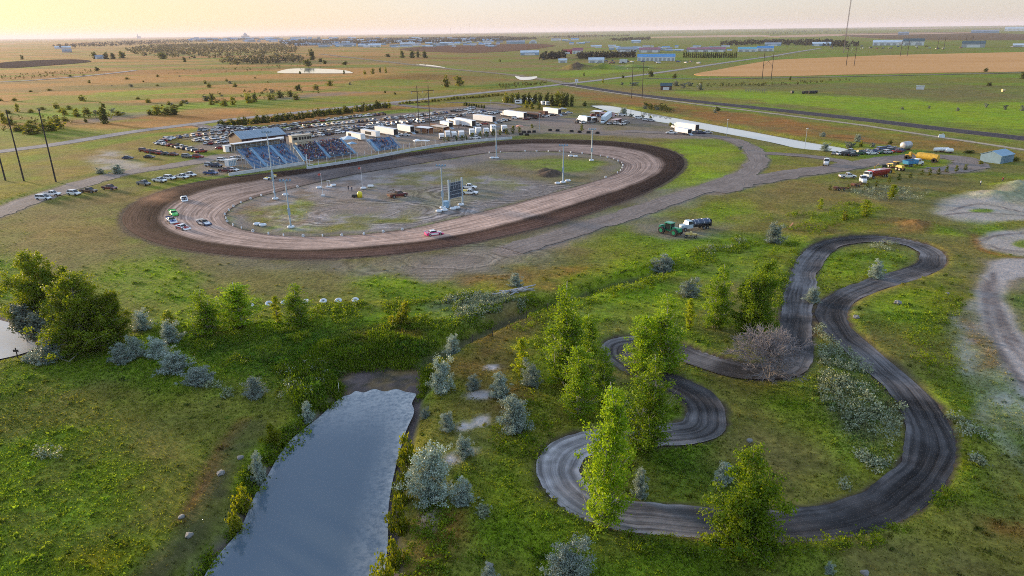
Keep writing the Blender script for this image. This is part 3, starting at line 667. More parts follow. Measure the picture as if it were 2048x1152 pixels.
def rails(c, w, jit, closed, seed):
    t = (np.roll(c, -1, 0) - np.roll(c, 1, 0)) if closed else np.gradient(c, axis=0)
    t = t / np.linalg.norm(t, axis=1)[:, None]; nrm = np.c_[-t[:, 1], t[:, 0]]
    ja = (fbm(c[:, 0], c[:, 1], 5, seed, 3) - .5) * jit; jb = (fbm(c[:, 0], c[:, 1], 5, seed + 5, 3) - .5) * jit
    return c + nrm * (w + ja)[:, None], c - nrm * (w + jb)[:, None]
ka, kb = rails(W_KART, np.full(len(W_KART), 2.75), 1.5, True, 3)
def kart_t(i, v):
    g = fbm(W_KART[i, 0], W_KART[i, 1], 16, 91, 3)
    sh = sstep(1100, 1250, 0 * i) * 0
    lightw = np.clip(1 - np.abs(v - .5) * 1.3, .3, 1)
    yk = W_KART[i, 1]; xk = W_KART[i, 0]
    pale = sstep(.42, .60, g) * .75 + sstep(26, 4, xk) * 2.2
    return (.68 + .64 * fbm(W_KART[i, 0] + 3 * v, W_KART[i, 1] - 5 * v, 4.5, 93, 4))[:, None] * np.array([.82, .80, .82]) * (.8 + pale[:, None] * 1.5 + (.9 * sstep(.30, .5, abs(v - .5)) * sstep(.45, .6, fbm(W_KART[i, 0], W_KART[i, 1] + 50 * v, 9, 92, 3)))[:, None]) * (1.25 - .45 * lightw)
KART_M = dirt_mat('kart_dirt', (.036, .034, .033), (.125, .120, .118), .78)
strip('kart_track', ka, kb, 8, KART_M, lambda v, q: np.full(len(q), -.36 + .10 * abs(2 * v - 1) ** 2), kart_t, True, 'winding dark dirt kart track with wheel ruts')
ROADC = {'gravel_road': ((.26, .235, .225), (.34, .31, .30)), 'asphalt_road': ((.050, .045, .052), (.075, .066, .074)), 'access_road': ((.22, .18, .155), (.31, .26, .23)), 'field_road': ((.33, .29, .27), (.42, .38, .36)),
         'grid_road': ((.20, .165, .11), (.27, .22, .15)), 'service_track': ((.30, .25, .18), (.40, .34, .26)), 'meadow_road': ((.16, .15, .10), (.22, .20, .15))}
ROADL = {'gravel_road': 'pale gravel highway running past the parking lot', 'access_road': 'tan dirt access road beside the left meadow', 'asphalt_road': 'dark paved road across the green meadow', 'service_track': 'thin pale track beside the dark paved road',
         'ring_road': 'dirt road curling round the end of the oval', 'yard_road': 'dirt road to the machinery yard', 'yard_spur': 'short dirt spur beside the canal', 'lot_entrance': 'dirt entrance to the parking lot', 'lot_lane': 'dirt lane into the left parking lot',
         'park_lane': 'narrow lane through the grass behind the lot', 'field_road': 'pale road across the far left fields', 'grid_road': 'straight far country road toward the town', 'meadow_road': 'thin far road below the wheat field'}
for n_, (k, (c, w)) in enumerate(RW.items()):
    ca, cb = ROADC.get(k, ((.165, .135, .118), (.25, .21, .19)))
    a, b_ = rails(c, np.full(len(c), w), w * (.15 if k in ('asphalt_road', 'gravel_road') else .9), False, 40 + n_)
    z0 = .05 + .012 * n_
    fl = lambda v, q, z0=z0, c=c: gz(q[:, 0], q[:, 1]) + z0 + np.clip(np.hypot(q[:, 0], q[:, 1]) - 300, 0, 2000) * 1.5e-4
    strip(k, a, b_, 6, dirt_mat(k + '_surface', ca, cb, .7), fl, lambda i, v: np.ones((len(i), 3)), False, ROADL[k])

# ---------------------------------------------------------------- water
def water_mat(name, deep, shallow, rough, rip):
    m, nt, b = newmat(name)
    at = node(nt, 'ShaderNodeAttribute', attribute_name='shore'); geo = node(nt, 'ShaderNodeNewGeometry')
    n = noise(nt, 1.6, 4, geo.outputs['Position'], .7)
    f = math_(nt, 'MULTIPLY', at.outputs['Fac'], mrange(nt, n.outputs['Fac'], .35, .6, .15, 1))
    nt.links.new(mixc(nt, f, deep, shallow), b.inputs['Base Color'])
    b.inputs['IOR'].default_value = 1.33; b.inputs['Specular IOR Level'].default_value = .6
    nt.links.new(math_(nt, 'ADD', math_(nt, 'MULTIPLY', f, .35), rough), b.inputs['Roughness'])
    mp = node(nt, 'ShaderNodeMapping'); mp.inputs['Scale'].default_value = (1, 2.4, 1); mp.inputs['Rotation'].default_value = (0, 0, .5); nt.links.new(geo.outputs['Position'], mp.inputs[0])
    w = noise(nt, 2.6, 2, mp.outputs[0]); big = noise(nt, .06, 2, geo.outputs['Position'])
    bp = node(nt, 'ShaderNodeBump'); bp.inputs['Distance'].default_value = .05
    nt.links.new(math_(nt, 'MULTIPLY', mrange(nt, big.outputs['Fac'], .42, .62, rip * .15, rip), math_(nt, 'SUBTRACT', 1.0, at.outputs['Fac'])), bp.inputs['Strength'])
    nt.links.new(w.outputs['Fac'], bp.inputs['Height']); nt.links.new(bp.outputs[0], b.inputs['Normal'])
    return m
def water(name, pts, z, mat, label, step, sh):
    a = np.array(pts); xs = np.arange(a[:, 0].min(), a[:, 0].max(), step)
    bm = bmesh.new(); f = bm.faces.new([bm.verts.new((x, y, z)) for x, y in pts])
    bmesh.ops.triangulate(bm, faces=bm.faces[:])
    if step: 
        for _ in range(5):
            es = [e for e in bm.edges if e.calc_length() > step]
            if not es: break
            bmesh.ops.subdivide_edges(bm, edges=es, cuts=1); bmesh.ops.triangulate(bm, faces=bm.faces[:])
    me = bpy.data.meshes.new(name); bm.to_mesh(me); bm.free(); me.materials.append(mat)
    co_ = np.array([v.co[:] for v in me.vertices]); d = np.abs(sdf(pts, co_[:, 0], co_[:, 1]))
    s = sh(co_, d); at = me.attributes.new('shore', 'FLOAT', 'POINT'); at.data.foreach_set('value', s.astype(np.float32))
    if me.polygons[0].normal.z < 0: me.flip_normals()
    return tag(link(name, me), label, None, None, 'structure')
WM1 = water_mat('pond_water', (.085, .122, .160), (.42, .43, .43), .03, .10)  # blue base colour has reflected sky mixed into it
WM2 = water_mat('still_water', (.50, .49, .46), (.46, .42, .37), .05, .02)  # near-white base colour stands in for the low sky's reflection
xr = P(800, 950, ZP)[0]
def sh1(c, d):  # shallows on the right side; pale head also paints in reflected sky
    head = sstep(80, 97, c[:, 1]); rightx = np.interp(c[:, 1], [50, 60, 70, 80, 95], [P(770, 1140, ZP)[0], P(776, 1040, ZP)[0], P(790, 950, ZP)[0], P(812, 862, ZP)[0], P(833, 790, ZP)[0]])
    return np.clip(.75 * head + .42 * sstep(4.5, .5, rightx - c[:, 0]) + .5 * sstep(.8, .1, d), 0, 1)
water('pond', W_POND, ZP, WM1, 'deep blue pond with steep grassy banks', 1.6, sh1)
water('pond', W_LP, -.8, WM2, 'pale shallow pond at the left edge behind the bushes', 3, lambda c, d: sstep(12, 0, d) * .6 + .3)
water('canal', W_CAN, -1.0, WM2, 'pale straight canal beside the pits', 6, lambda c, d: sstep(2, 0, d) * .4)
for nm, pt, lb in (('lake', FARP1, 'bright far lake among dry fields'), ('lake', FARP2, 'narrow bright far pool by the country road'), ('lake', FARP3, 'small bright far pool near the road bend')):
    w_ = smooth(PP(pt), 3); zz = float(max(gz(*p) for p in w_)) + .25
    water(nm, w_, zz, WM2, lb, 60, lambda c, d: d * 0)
# big crop fields: thin sheets of standing stubble and grain with worn rims
def field(name, pts, ca, cb, label, lift=.35):
    w_ = smooth(PP(pts), 4); m, nt, b = newmat(name + '_cover'); geo = node(nt, 'ShaderNodeNewGeometry')
    mp = node(nt, 'ShaderNodeMapping'); mp.inputs['Scale'].default_value = (.004, .02, 1); nt.links.new(geo.outputs['Position'], mp.inputs[0])
    n = noise(nt, 1, 6, mp.outputs[0], .65); r = ramp(nt, [(.3, ca), (.7, cb)]); nt.links.new(n.outputs['Fac'], r.inputs[0])
    n2 = noise(nt, .25, 4, geo.outputs['Position'], .7)
    sc = node(nt, 'ShaderNodeVectorMath', operation='SCALE'); nt.links.new(r.outputs[0], sc.inputs[0]); nt.links.new(mrange(nt, n2.outputs['Fac'], .3, .7, .86, 1.14), sc.inputs['Scale'])
    nt.links.new(sc.outputs[0], b.inputs['Base Color']); b.inputs['Roughness'].default_value = 1; b.inputs['Specular IOR Level'].default_value = 0
    bm = bmesh.new(); zz = [float(gz(*p)) for p in w_]
    vs = [bm.verts.new((x, y, z + lift)) for (x, y), z in zip(w_, zz)]; lo = [bm.verts.new((x, y, z - 2)) for (x, y), z in zip(w_, zz)]
    bm.faces.new(vs); k = len(vs)
    for i in range(k): bm.faces.new((vs[i], lo[i], lo[(i + 1) % k], vs[(i + 1) % k]))
    bmesh.ops.triangulate(bm, faces=bm.faces[:]); bmesh.ops.recalc_face_normals(bm, faces=bm.faces[:])
    me = bpy.data.meshes.new(name); bm.to_mesh(me); bm.free(); me.materials.append(m)
    return tag(link(name, me), label, None, None, 'structure')
field('wheat_field', [(1388, 149), (1440, 139), (1500, 128), (1560, 119.5), (1680, 114.5), (1800, 110), (2060, 104), (2300, 99), (2300, 132), (2060, 143), (1900, 145.5), (1700, 149.5), (1560, 153), (1440, 153)], (.50, .27, .11), (.60, .35, .16), 'golden ripe wheat field on the right')
for pts, ca, cb, lb in [
  ([(1310, 73.5), (1500, 70), (1530, 73), (1330, 75)], (.45, .30, .20), (.5, .35, .24), 'thin golden strip field far off before the horizon'),
  ([(1540, 72), (1700, 68), (1900, 64), (1940, 67), (1700, 72), (1560, 75)], (.42, .28, .19), (.5, .34, .23), 'long golden strip field far behind the wheat'),
  ([(1560, 61.5), (1760, 57.5), (2040, 54.5), (2040, 56.5), (1760, 60)], (.36, .25, .18), (.42, .3, .22), 'palest strip field just under the horizon'),
  ([(800, 98), (900, 91), (1060, 88), (1110, 92), (1000, 104), (860, 104)], (.15, .085, .055), (.20, .12, .075), 'bare brown field in front of the town'),
  ([(0, 126), (70, 121), (150, 119), (180, 124), (60, 134), (0, 136)], (.11, .075, .055), (.15, .10, .07), 'dark ploughed field at the far left'),
  ([(1690, 69), (1900, 66), (2060, 70), (2060, 80), (1760, 78)], (.14, .10, .06), (.18, .13, .08), 'olive field behind the far yards')]:
    field('field', pts, ca, cb, lb, .5)
# ---------------------------------------------------------------- plants
def hgt(b, ytop):
    """height of something standing at b whose top is seen at picture row ytop"""
    q = Vector(b) - Vector((0, 0, CAMZ)); v = 576 - ytop
    return (v * q.dot(_f) - FPX * q.dot(_u)) / (FPX * _u.z - v * _f.z)
def leaf_mat(name, trans=.35, rough=.6, glow=(1.5, 1.35, .6)):
    m, nt, b = newmat(name)
    at = node(nt, 'ShaderNodeAttribute', attribute_name='cover'); oi = node(nt, 'ShaderNodeObjectInfo')
    sc = node(nt, 'ShaderNodeVectorMath', operation='SCALE'); nt.links.new(at.outputs['Color'], sc.inputs[0])
    nt.links.new(mrange(nt, oi.outputs['Random'], 0, 1, .76, 1.26), sc.inputs['Scale'])
    nt.links.new(sc.outputs[0], b.inputs['Base Color']); b.inputs['Roughness'].default_value = rough; b.inputs['Specular IOR Level'].default_value = .25
    tr = node(nt, 'ShaderNodeBsdfTranslucent'); nt.links.new(mixc(nt, 1.0, sc.outputs[0], glow, 'MULTIPLY'), tr.inputs[0])
    mx = node(nt, 'ShaderNodeMixShader'); mx.inputs[0].default_value = trans
    nt.links.new(b.outputs[0], mx.inputs[1]); nt.links.new(tr.outputs[0], mx.inputs[2]); nt.links.new(mx.outputs[0], nt.nodes['Material Output'].inputs[0])
    return m
LEAF = leaf_mat('foliage', .45); SILV = leaf_mat('silver_foliage', .15, .5); GRASSM = leaf_mat('grass_blades', .45, .8, (1.05, 1.15, .7))
BARK = M('bark', (.20, .17, .14), .9, 0, .4, 4); PALEBARK = M('pale_bark', (.42, .39, .34), .85, 0, .3, 4)
DEADW = M('dead_twigs', (.20, .18, .185), .9, 0, .25, 3)
def quads(C, size, rs, up=0.0, asp=1.0):
    """one small leaf-cluster face at each point, tumbled"""
    n = len(C); size = np.broadcast_to(size, (n,))[:, None]
    a = rs.normal(size=(n, 3)); a[:, 2] += up * 3 * np.sign(a[:, 2] + 1e-9) if up else 0
    a /= np.linalg.norm(a, axis=1)[:, None]
    b = np.cross(a, rs.normal(size=(n, 3))); b /= np.linalg.norm(b, axis=1)[:, None]
    a, b = a * size * .5 * asp, b * size * .5 / asp
    k = np.stack([C - a, C + b * .9, C + a, C - b * .9], 1)
    k += rs.normal(size=k.shape) * size[:, None] * .07
    return k.reshape(-1, 3), np.arange(4 * n).reshape(n, 4)
def tree_proto(kind, seed, h, w, limbs, per, nl, leaf, tilt, cr, c1, c2, base=.1, stems=1, mat=None, bark=None, prof=.75, trunk=.018):
    """(crown mesh, trunk mesh) of a tree h tall and w wide, grown limb by limb"""
    rs = np.random.RandomState(seed); mb = MB(); cl = []; cs = []
    for s in range(stems):
        lean = rs.normal(size=2) * (.02 if stems == 1 else .17 if bark is not PALEBARK else .10) * w; hh = h * (1 if s == 0 else rs.uniform(.6, .95))
        off = rs.normal(size=2) * (0 if stems == 1 else .05 * w)
        ld = [np.array([off[0] + lean[0] * t * t + rs.normal() * .012 * h * (t > 0), off[1] + lean[1] * t * t + rs.normal() * .012 * h * (t > 0), hh * t]) for t in np.linspace(0, 1, 7)]
        mb.tube(ld, [h * trunk * (1.15 - t) for t in np.linspace(0, 1, 7)], 6)
        L = max(3, limbs // stems)
        for i in range(L):
            u = ((i + rs.uniform()) / L) ** .85; zt = hh * (base + (1 - base) * u * .97)
            reach = w * .5 * min(1, .5 + 1.9 * u) * (1 - u) ** prof * 1.18 * rs.uniform(.35, 1.3) / (1 if stems == 1 else 1.15) + .02 * w
            up = min(reach * math.tan(R((tilt + rs.uniform(-12, 12)) * (.3 + .7 * min(1, u * 2.5)))), zt * .8)
            t0 = max(.02, (zt - up) / hh)
            p = np.array([np.interp(t0, np.linspace(0, 1, 7), [q[k] for q in ld]) for k in range(3)])
            az = i * 2.4 + rs.uniform(-.5, .5)
            e = p + np.array([math.cos(az) * reach, math.sin(az) * reach, up])
            mid = (p + e) / 2 + rs.normal(size=3) * .08 * reach - np.array([0, 0, .08 * up])
            mb.tube([p, mid, e], [h * trunk * .45 * (1.1 - t0), h * trunk * .28 * (1.1 - t0), h * trunk * .08], 4, cap=False)
            for k in range(per):
                f = rs.uniform(.25, 1.05)
                c = p * (1 - f) ** 2 + 2 * mid * f * (1 - f) + e * f * f
                cl.append(c + rs.normal(size=3) * cr * .5); cs.append(rs.uniform(.7, 1.25))
    cl = np.array(cl); cs = np.array(cs)
    pts = np.repeat(cl, nl, 0) + rs.normal(size=(len(cl) * nl, 3)) * (cr * .55 * np.repeat(cs, nl))[:, None] * np.array([1, 1, .8])
    pts[:, 2] = np.maximum(pts[:, 2], leaf * .3)
    Vq, Fq_ = quads(pts, leaf * rs.uniform(.6, 1.35, len(pts)), rs)
    tone = np.repeat(rs.uniform(0, 1, len(cl)), nl) * .6 + rs.uniform(0, 1, len(pts)) * .4
    c = np.array(c1) * (1 - tone[:, None]) + np.array(c2) * tone[:, None]; c = c * rs.uniform(.75, 1.25, len(pts))[:, None]
    return npmesh('crown', Vq, Fq_, mat or LEAF, np.repeat(c, 4, 0)), mb.mesh('trunk', bark or BARK, True), h, w
POP = [tree_proto('poplar', 20 + i, 15, 5.2, 92, 3, 52, .21, 58, .56, (.105, .205, .006), (.27, .40, .012), .05, (2, 3, 2, 3)[i], None, PALEBARK, .40, .010) for i in range(4)]
SLIM = [tree_proto('slim', 30 + i, 9, 2.2, 40, 2, 40, .21, 58, .34, (.16, .24, .005), (.36, .41, .008), .03, 1, None, BARK, .5, .010) for i in range(2)]
WEDGE = [tree_proto('wedge', 40 + i, 11, 8, 96, 4, 64, .22, 50, .58, (.085, .175, .007), (.23, .34, .010), .03, 3, None, BARK, .55, .012) for i in range(2)]
BROAD = [tree_proto('broad', 50 + i, 13, 12, 96, 5, 62, .26, 36, .75, (.085, .150, .008), (.24, .30, .010), .12, 2, None, PALEBARK, .35, .016) for i in range(3)]
SIL = [tree_proto('silver', 60 + i, 5.5, 4.6, 74, 4, 42, .15, 45, .36, (.14, .20, .175), (.39, .46, .41), .04, 4, SILV, BARK, .45, .010) for i in range(5)]
WIL = [tree_proto('willow', 70 + i, 2.6, 3.4, 26, 3, 26, .22, 50, .36, (.11, .16, .006), (.27, .29, .010), .02, 4, None, BARK, .4, .012) for i in range(3)]
BLUE = [tree_proto('blue', 76, 8, 4, 34, 4, 30, .28, 55, .55, (.085, .11, .085), (.18, .21, .17), .35, 3, SILV, PALEBARK, .3, .010)]
SAP = [tree_proto('sap', 80 + i, 3.0, 1.6, 12, 2, 12, .28, 58, .3, (.060, .095, .010), (.15, .17, .012), .08, 1, None, BARK, .6, .014) for i in range(2)]
FARB = [tree_proto('far', 84 + i, 8, 7, 22, 3, 9, .9, 38, .9, (.045, .072, .016), (.105, .125, .02), .1, 2, None, BARK, .35, .014) for i in range(3)]
FARY = [tree_proto('fary', 90 + i, 8, 5, 20, 3, 9, .75, 50, .8, (.10, .13, .012), (.22, .22, .014), .05, 2, None, BARK, .5, .014) for i in range(2)]
FARS = [tree_proto('fars', 94, 4, 4.6, 14, 3, 9, .55, 40, .6, (.095, .12, .10), (.20, .23, .20), .03, 3, SILV, BARK, .35, .014)]
def plant(proto, name, px, py, ytop, wpx, label, cat='tree', group=None, rz=None, sink=.1):
    b = G(px, py); cm, tm, h, w = proto
    hh = max(.4, hgt(b, ytop)); ww = wpx * mpp(px, py)
    o = link(name, None); o.location = (b.x, b.y, b.z - sink); o.rotation_euler = (0, 0, rnd.uniform(0, 6.28) if rz is None else rz)
    o.scale = (ww / w, ww / w, hh / h); o.empty_display_size = .2
    tag(o, label, cat, group)
    link('trunk', tm, o); link('crown', cm, o)
    return o
GP = 'tall poplars beside the kart track'
for i, (x, y, t, w, k, lb) in enumerate([
  (1212, 1052, 768, 104, 0, 'tall yellow-green poplar standing over the near left bend of the kart track'),
  (1290, 893, 707, 102, 1, 'poplar with bare grey upper trunk inside the inner kart track hairpin'),
  (1160, 832, 690, 78, 2, 'poplar on the open grass just left of the inner kart hairpin'),
  (1132, 768, 564, 96, 3, 'tallest dense poplar near the ditch, top of the tree line'),
  (1180, 745, 628, 56, 0, 'middling poplar hard against the right side of the tallest one'),
  (1205, 800, 692, 58, 1, 'twin-topped poplar between the open-grass poplar and the track'),
  (1282, 740, 628, 76, 2, 'poplar on the edge of the upper inner kart bend'),
  (1325, 735, 582, 92, 3, 'tall leafy poplar where the kart track vanishes behind the grove'),
  (1432, 655, 526, 56, 1, 'slender poplar left of the dark bushy tree by the straight')]):
    plant(POP[k], 'poplar_tree', x, y, t, w, lb, 'poplar', GP)
plant(WEDGE[0], 'cottonwood_tree', 1507, 668, 514, 104, 'dark bushy cottonwood left of the kart straight', 'tree')
plant(WEDGE[1], 'cottonwood_tree', 1488, 1098, 894, 176, 'broad green cottonwood rooted at the near edge of the bottom kart straight', 'tree')
for i, (x, y, t, w, lb) in enumerate([
  (1045, 752, 675, 32, 'thin young poplar alone on the brown slope'), (1378, 655, 596, 24, 'thin yellow sapling under the pale bush'), (1498, 672, 600, 30, 'small light poplar in front of the dark bushy cottonwood'),
  (415, 668, 578, 74, 'yellow-green poplar at the left end of the white tyre row'), (470, 655, 566, 90, 'broad bright poplar overlapping the leftmost white tyre'), (341, 655, 620, 34, 'short bright sapling behind the round silver bush'),
  (556, 645, 590, 22, 'thin sapling between the second and third white tyres'), (596, 648, 564, 64, 'dense poplar hiding the middle of the white tyre row'),
  (1730, 432, 398, 26, 'bright bush on the weedy bank left of the loose soil heap'), (1783, 398, 368, 22, 'bright sapling beside the grey weeds of the yard bank'), (1641, 418, 396, 12, 'little bright sapling on the olive slope below the yard')]):
    plant(SLIM[i % 2] if w < 60 else POP[i % 4], 'young_poplar', x, y, t, w, lb, 'poplar', 'young poplars')
plant(BROAD[0], 'cottonwood_tree', 98, 650, 508, 138, 'big dark cottonwood with a rounded top at the left pond', 'tree', 'cottonwoods by the left pond')
plant(BROAD[1], 'cottonwood_tree', 160, 700, 552, 168, 'widest cottonwood with pale limbs, nearest of the left clump', 'tree', 'cottonwoods by the left pond')
plant(BROAD[2], 'cottonwood_tree', 228, 688, 580, 96, 'thin-leaved cottonwood on the right of the left clump', 'tree', 'cottonwoods by the left pond')
plant(WIL[0], 'dark_shrub', 805, 652, 603, 48, 'dark round shrub alone at the marsh edge', 'shrub')
GS = 'silver-leaved bushes'
for i, (x, y, t, w, lb) in enumerate([
  (862, 998, 880, 100, 'largest silver-blue bush on the right bank of the pond'), (924, 1003, 953, 54, 'round silver bush at the foot of the largest one'), (1025, 862, 785, 72, 'pale silver bush alone in the grass left of the kart hairpin'),
  (1137, 1160, 1076, 96, 'pale silver bush at the bottom edge below the big poplar'), (881, 782, 712, 56, 'silver-blue bush backed by yellow willow at the pond head'), (905, 700, 665, 36, 'silver bush at the lower end of the ditch'),
  (947, 778, 745, 32, 'small silver bush above the salt patches'), (998, 793, 740, 48, 'two-lobed silver bush on the brown slope'), (1063, 772, 714, 40, 'pointed silver bush below the thin young poplar'),
  (897, 858, 820, 36, 'silver bush left of the salt patches'), (927, 912, 868, 40, 'silver bush between the salt pools'), (516, 942, 895, 34, 'silver-blue bush leaning over the left pond bank'),
  (509, 795, 750, 48, 'silver bush alone at the top of the left meadow'), (1378, 592, 554, 44, 'very pale bush in the grass left of the slender poplar'), (1545, 484, 443, 44, 'round grey-silver bush beside the fallen plank'),
  (1624, 600, 571, 34, 'silver bush wedged between two kart straights'), (1751, 552, 516, 34, 'silver bush on the inner rim of the upper kart loop'), (1281, 988, 930, 34, 'blue-silver bush in the shade behind the tall poplar'),
  (1446, 962, 914, 46, 'blue-silver bush half hidden behind the near cottonwood'), (340, 684, 639, 48, 'round silver bush in front of the short bright sapling'), (285, 658, 616, 46, 'silver bush right of the left tree clump, farther from the pond'),
  (95, 722, 676, 64, 'wide silver bush at the tip of the left pond'), (246, 724, 682, 48, 'silver bush at the foot of the cottonwoods, left of a twin'), (273, 716, 664, 38, 'upright silver bush touching its twin below the cottonwoods'),
  (318, 712, 676, 54, 'low silver bush right of the upright one'), (350, 742, 698, 72, 'spreading grey bush in the hollow'), (400, 766, 730, 66, 'lowest grey bush of the hollow'), (237, 347, 327, 30, 'round grey bush beside the dirt access road'),
  (201, 347, 334, 18, 'small grey bush left of the round one by the access road'), (1648, 302, 284, 22, 'dark bush at the end of the canal'), (1715, 284, 266, 16, 'silver bush on the bank behind the wrecked cars'), (1645, 273, 263, 14, 'small silver bush on the far canal bank'),
  (1032, 572, 543, 32, 'hazy grey bush beside the pile of grey logs'), (60, 722, 704, 32, 'small bush by the short signpost'), (978, 1160, 1130, 34, 'silver bush cut by the bottom edge near the pond'), (1247, 226, 213, 18, 'dark round bush on the near canal bank'),
  (1325, 530, 507, 52, 'long pale clump of sage on the ditch bank'), (615, 822, 798, 32, 'small silver bush on the bank above the pond corner'), (850, 545 + 280, 812, 20, 'small blue bush at the right rim of the pond head'), (1657, 1145, 1122, 22, 'tiny silver bush near the bottom right edge')]):
    plant(SIL[i % 5], 'silver_bush', x, y, t, w, lb, 'bush', GS)
plant(BLUE[0], 'blue_willow', 56, 672, 604, 56, 'blue-leaved willow on thin bare stems behind the left pond', 'tree')
plant(BLUE[0], 'blue_willow', 84, 690, 622, 50, 'shorter blue-leaved willow nearer the left pond shore', 'tree')
for i, (x, y, t, w, lb) in enumerate([
  (816, 908, 870, 48, 'yellow-green willow shrub, top of the right shore row'), (802, 990, 950, 40, 'yellow-green willow below the largest silver bush'), (799, 1046, 988, 54, 'big rounded willow shrub on the right pond shore'),
  (792, 1108, 1072, 46, 'willow shrub low on the right pond shore'), (768, 1160, 1112, 66, 'willow shrub cut by the bottom edge at the pond'), (880, 745, 712, 46, 'yellow willow behind the silver bush at the pond head'),
  (545, 870, 842, 40, 'leafy shrub on the left bank near the pond corner'), (482, 1000, 968, 42, 'bright shrub on the left pond bank'), (468, 1040, 1010, 36, 'low bright shrub on the left bank, lower down'), (810, 945, 918, 26, 'small willow left of the largest silver bush')]):
    plant(WIL[i % 3], 'willow_shrub', x, y, t, w, lb, 'shrub', 'willow shrubs round the pond')
# bare dead tree by the kart straight
def dead_tree(px, py, ytop, wpx):
    b = G(px, py); h = hgt(b, ytop); w = wpx * mpp(px, py); rs = random.Random(5)
    o = empty('dead_tree', b, 0, 'bare grey dead tree on the left edge of the kart straight', 'tree'); tr = MB(); tw = MB()
    def grow(p, d, L, r, lv):
        e = p + d * L; mb = tr if lv < 2 else tw
        mid = (p + e) / 2 + Vector((rs.gauss(0, 1), rs.gauss(0, 1), rs.gauss(0, 1))) * L * .06
        r = max(r, .028); mb.tube([p, mid, e], [r, r * .8, r * .55], 4 if lv else 6, cap=False)
        if lv >= 5: return
        for k in range(4 if lv < 2 else 3):
            nd = (d + Vector((rs.gauss(0, 1), rs.gauss(0, 1), rs.gauss(0, .7))) * .55).normalized(); nd.z = max(nd.z, -.15); 
            grow(p.lerp(e, rs.uniform(.55, 1)), nd.normalized(), L * rs.uniform(.6, .85), r * .58, lv + 1)
    for k in range(8):
        a = k * 1.3; grow(Vector((0, 0, 0)), Vector((math.cos(a) * .5, math.sin(a) * .5, 1)).normalized(), h * .33, .11, 0)
    tr.obj('trunk', DEADW, o); tw.obj('twig_crown', DEADW, o)
dead_tree(1540, 758, 640, 84)
# saplings set out along the yard, little trees behind the pit wall
for i, (x, y, t) in enumerate([(1660, 380, 370), (1696, 378, 368), (1735, 374, 363), (1752, 372, 360), (1778, 366, 352), (1798, 360, 347), (1821, 356, 345), (1843, 349, 338), (1859, 351, 336), (1877, 349, 335), (1893, 344, 331), (1912, 343, 330), (1930, 340, 328)]):
    plant(SAP[i % 2], 'sapling', x, y, t, 9, 'planted sapling, %s of the row below the machinery yard counted from its near end' % ['first', 'second', 'third', 'fourth', 'fifth', 'sixth', 'seventh', 'eighth', 'ninth', 'tenth', 'eleventh', 'twelfth', 'last'][i], 'sapling', 'saplings along the yard')
for i, (x, y, t, w) in enumerate([(889, 283, 274, 9), (897, 282, 272, 9), (912, 281, 272, 9), (924, 280, 270, 9), (932, 279, 269, 9), (945, 278, 265, 10), (960, 276, 263, 10), (973, 274, 262, 10), (987, 272, 259, 11), (1000, 270, 258, 9), (1014, 269, 257, 10), (1026, 267, 250, 10), (1039, 265, 253, 9), (1064, 256, 248, 9), (1164, 262, 249, 10)]):
    plant(SAP[i % 2], 'pit_tree', x, y, t, w, 'small tree, %s from the grandstand in the row behind the pit wall' % ['first', 'second', 'third', 'fourth', 'fifth', 'sixth', 'seventh', 'eighth', 'ninth', 'tenth', 'eleventh', 'twelfth', 'thirteenth', 'fourteenth', 'last'][i], 'tree', 'trees behind the pit wall')
# shelterbelt behind the parking lot
for i in range(60):
    f = i / 59; x = 440 + (779 - 440) * f; y = 254 + (215 - 254) * f + rnd.uniform(-1.2, 1.2) + 2.0 * math.sin(f * 3.1)
    plant((FARB + FARY[:1])[i % 4 if i % 5 else 2], 'shelterbelt_shrub', x, y, y - rnd.uniform(10, 17), rnd.uniform(9, 15), 'dark shelterbelt shrub in the hedge row between parking lot and highway', 'shrub', 'shelterbelt behind the parking lot')
for i in range(34):
    f = i / 33; x = 800 + (1010 - 800) * f; y = 209 - 19 * f + rnd.uniform(-.8, .8)
    plant(FARY[i % 2], 'roadside_shrub', x, y, y - rnd.uniform(3.5, 7), rnd.uniform(7, 11), 'low yellow-green shrub in the strip along the highway beyond the lot', 'shrub', 'shrubs along the highway')
for i, x in enumerate(range(928, 972, 5)):
    plant(FARB[i % 3], 'hedge_shrub', x, 211 + i * .7, 204 + i * .7 + rnd.uniform(-1.5, 1), 7, 'dark shrub of the short hedge inside the parking entrance loop', 'shrub', 'short hedge in the entrance loop')
# grove by the road bend and lone trees: (x, base y, top y, width px, kind)
GROVE = [(1012, 205, 185, 14), (1024, 205, 186, 14), (1036, 207, 184, 14), (1048, 206, 187, 15), (1058, 208, 186, 13), (1070, 207, 184, 14), (1082, 209, 183, 15), (1094, 210, 185, 14), (1104, 212, 186, 13), (1114, 212, 182, 18), (1124, 213, 184, 18), (1133, 213, 186, 14), (1144, 213, 188, 11), (1052, 216, 200, 10), (1064, 218, 201, 9), (1078, 219, 203, 9), (1169, 212, 203, 12)]
for i, (x, y, t, w) in enumerate(GROVE):
    plant(FARY[i % 2] if i in (0, 1, 9, 10, 13, 14, 15) else FARB[i % 3], 'grove_tree', x, y, t, w, ['dark green tree', 'yellow-green tree'][i in (0, 1, 9, 10, 13, 14, 15)] + ' in the grove with parked campers at the road bend', 'tree', 'grove at the road bend')
def lone(px, py, t, w, k, lb, gp): plant({'b': FARB[rnd.randrange(3)], 'y': FARY[rnd.randrange(2)], 's': FARS[0]}[k], 'tree' if k != 's' else 'bush', px, py, t, w, lb, 'tree' if k != 's' else 'bush', gp)
lone(892, 174, 149, 15, 'y', 'tall yellow-green tree on the mound side, left of a pair', 'pair beyond the lot'); lone(917, 172, 150, 20, 'y', 'wider yellow-green tree on the mound side, right of a pair', 'pair beyond the lot')
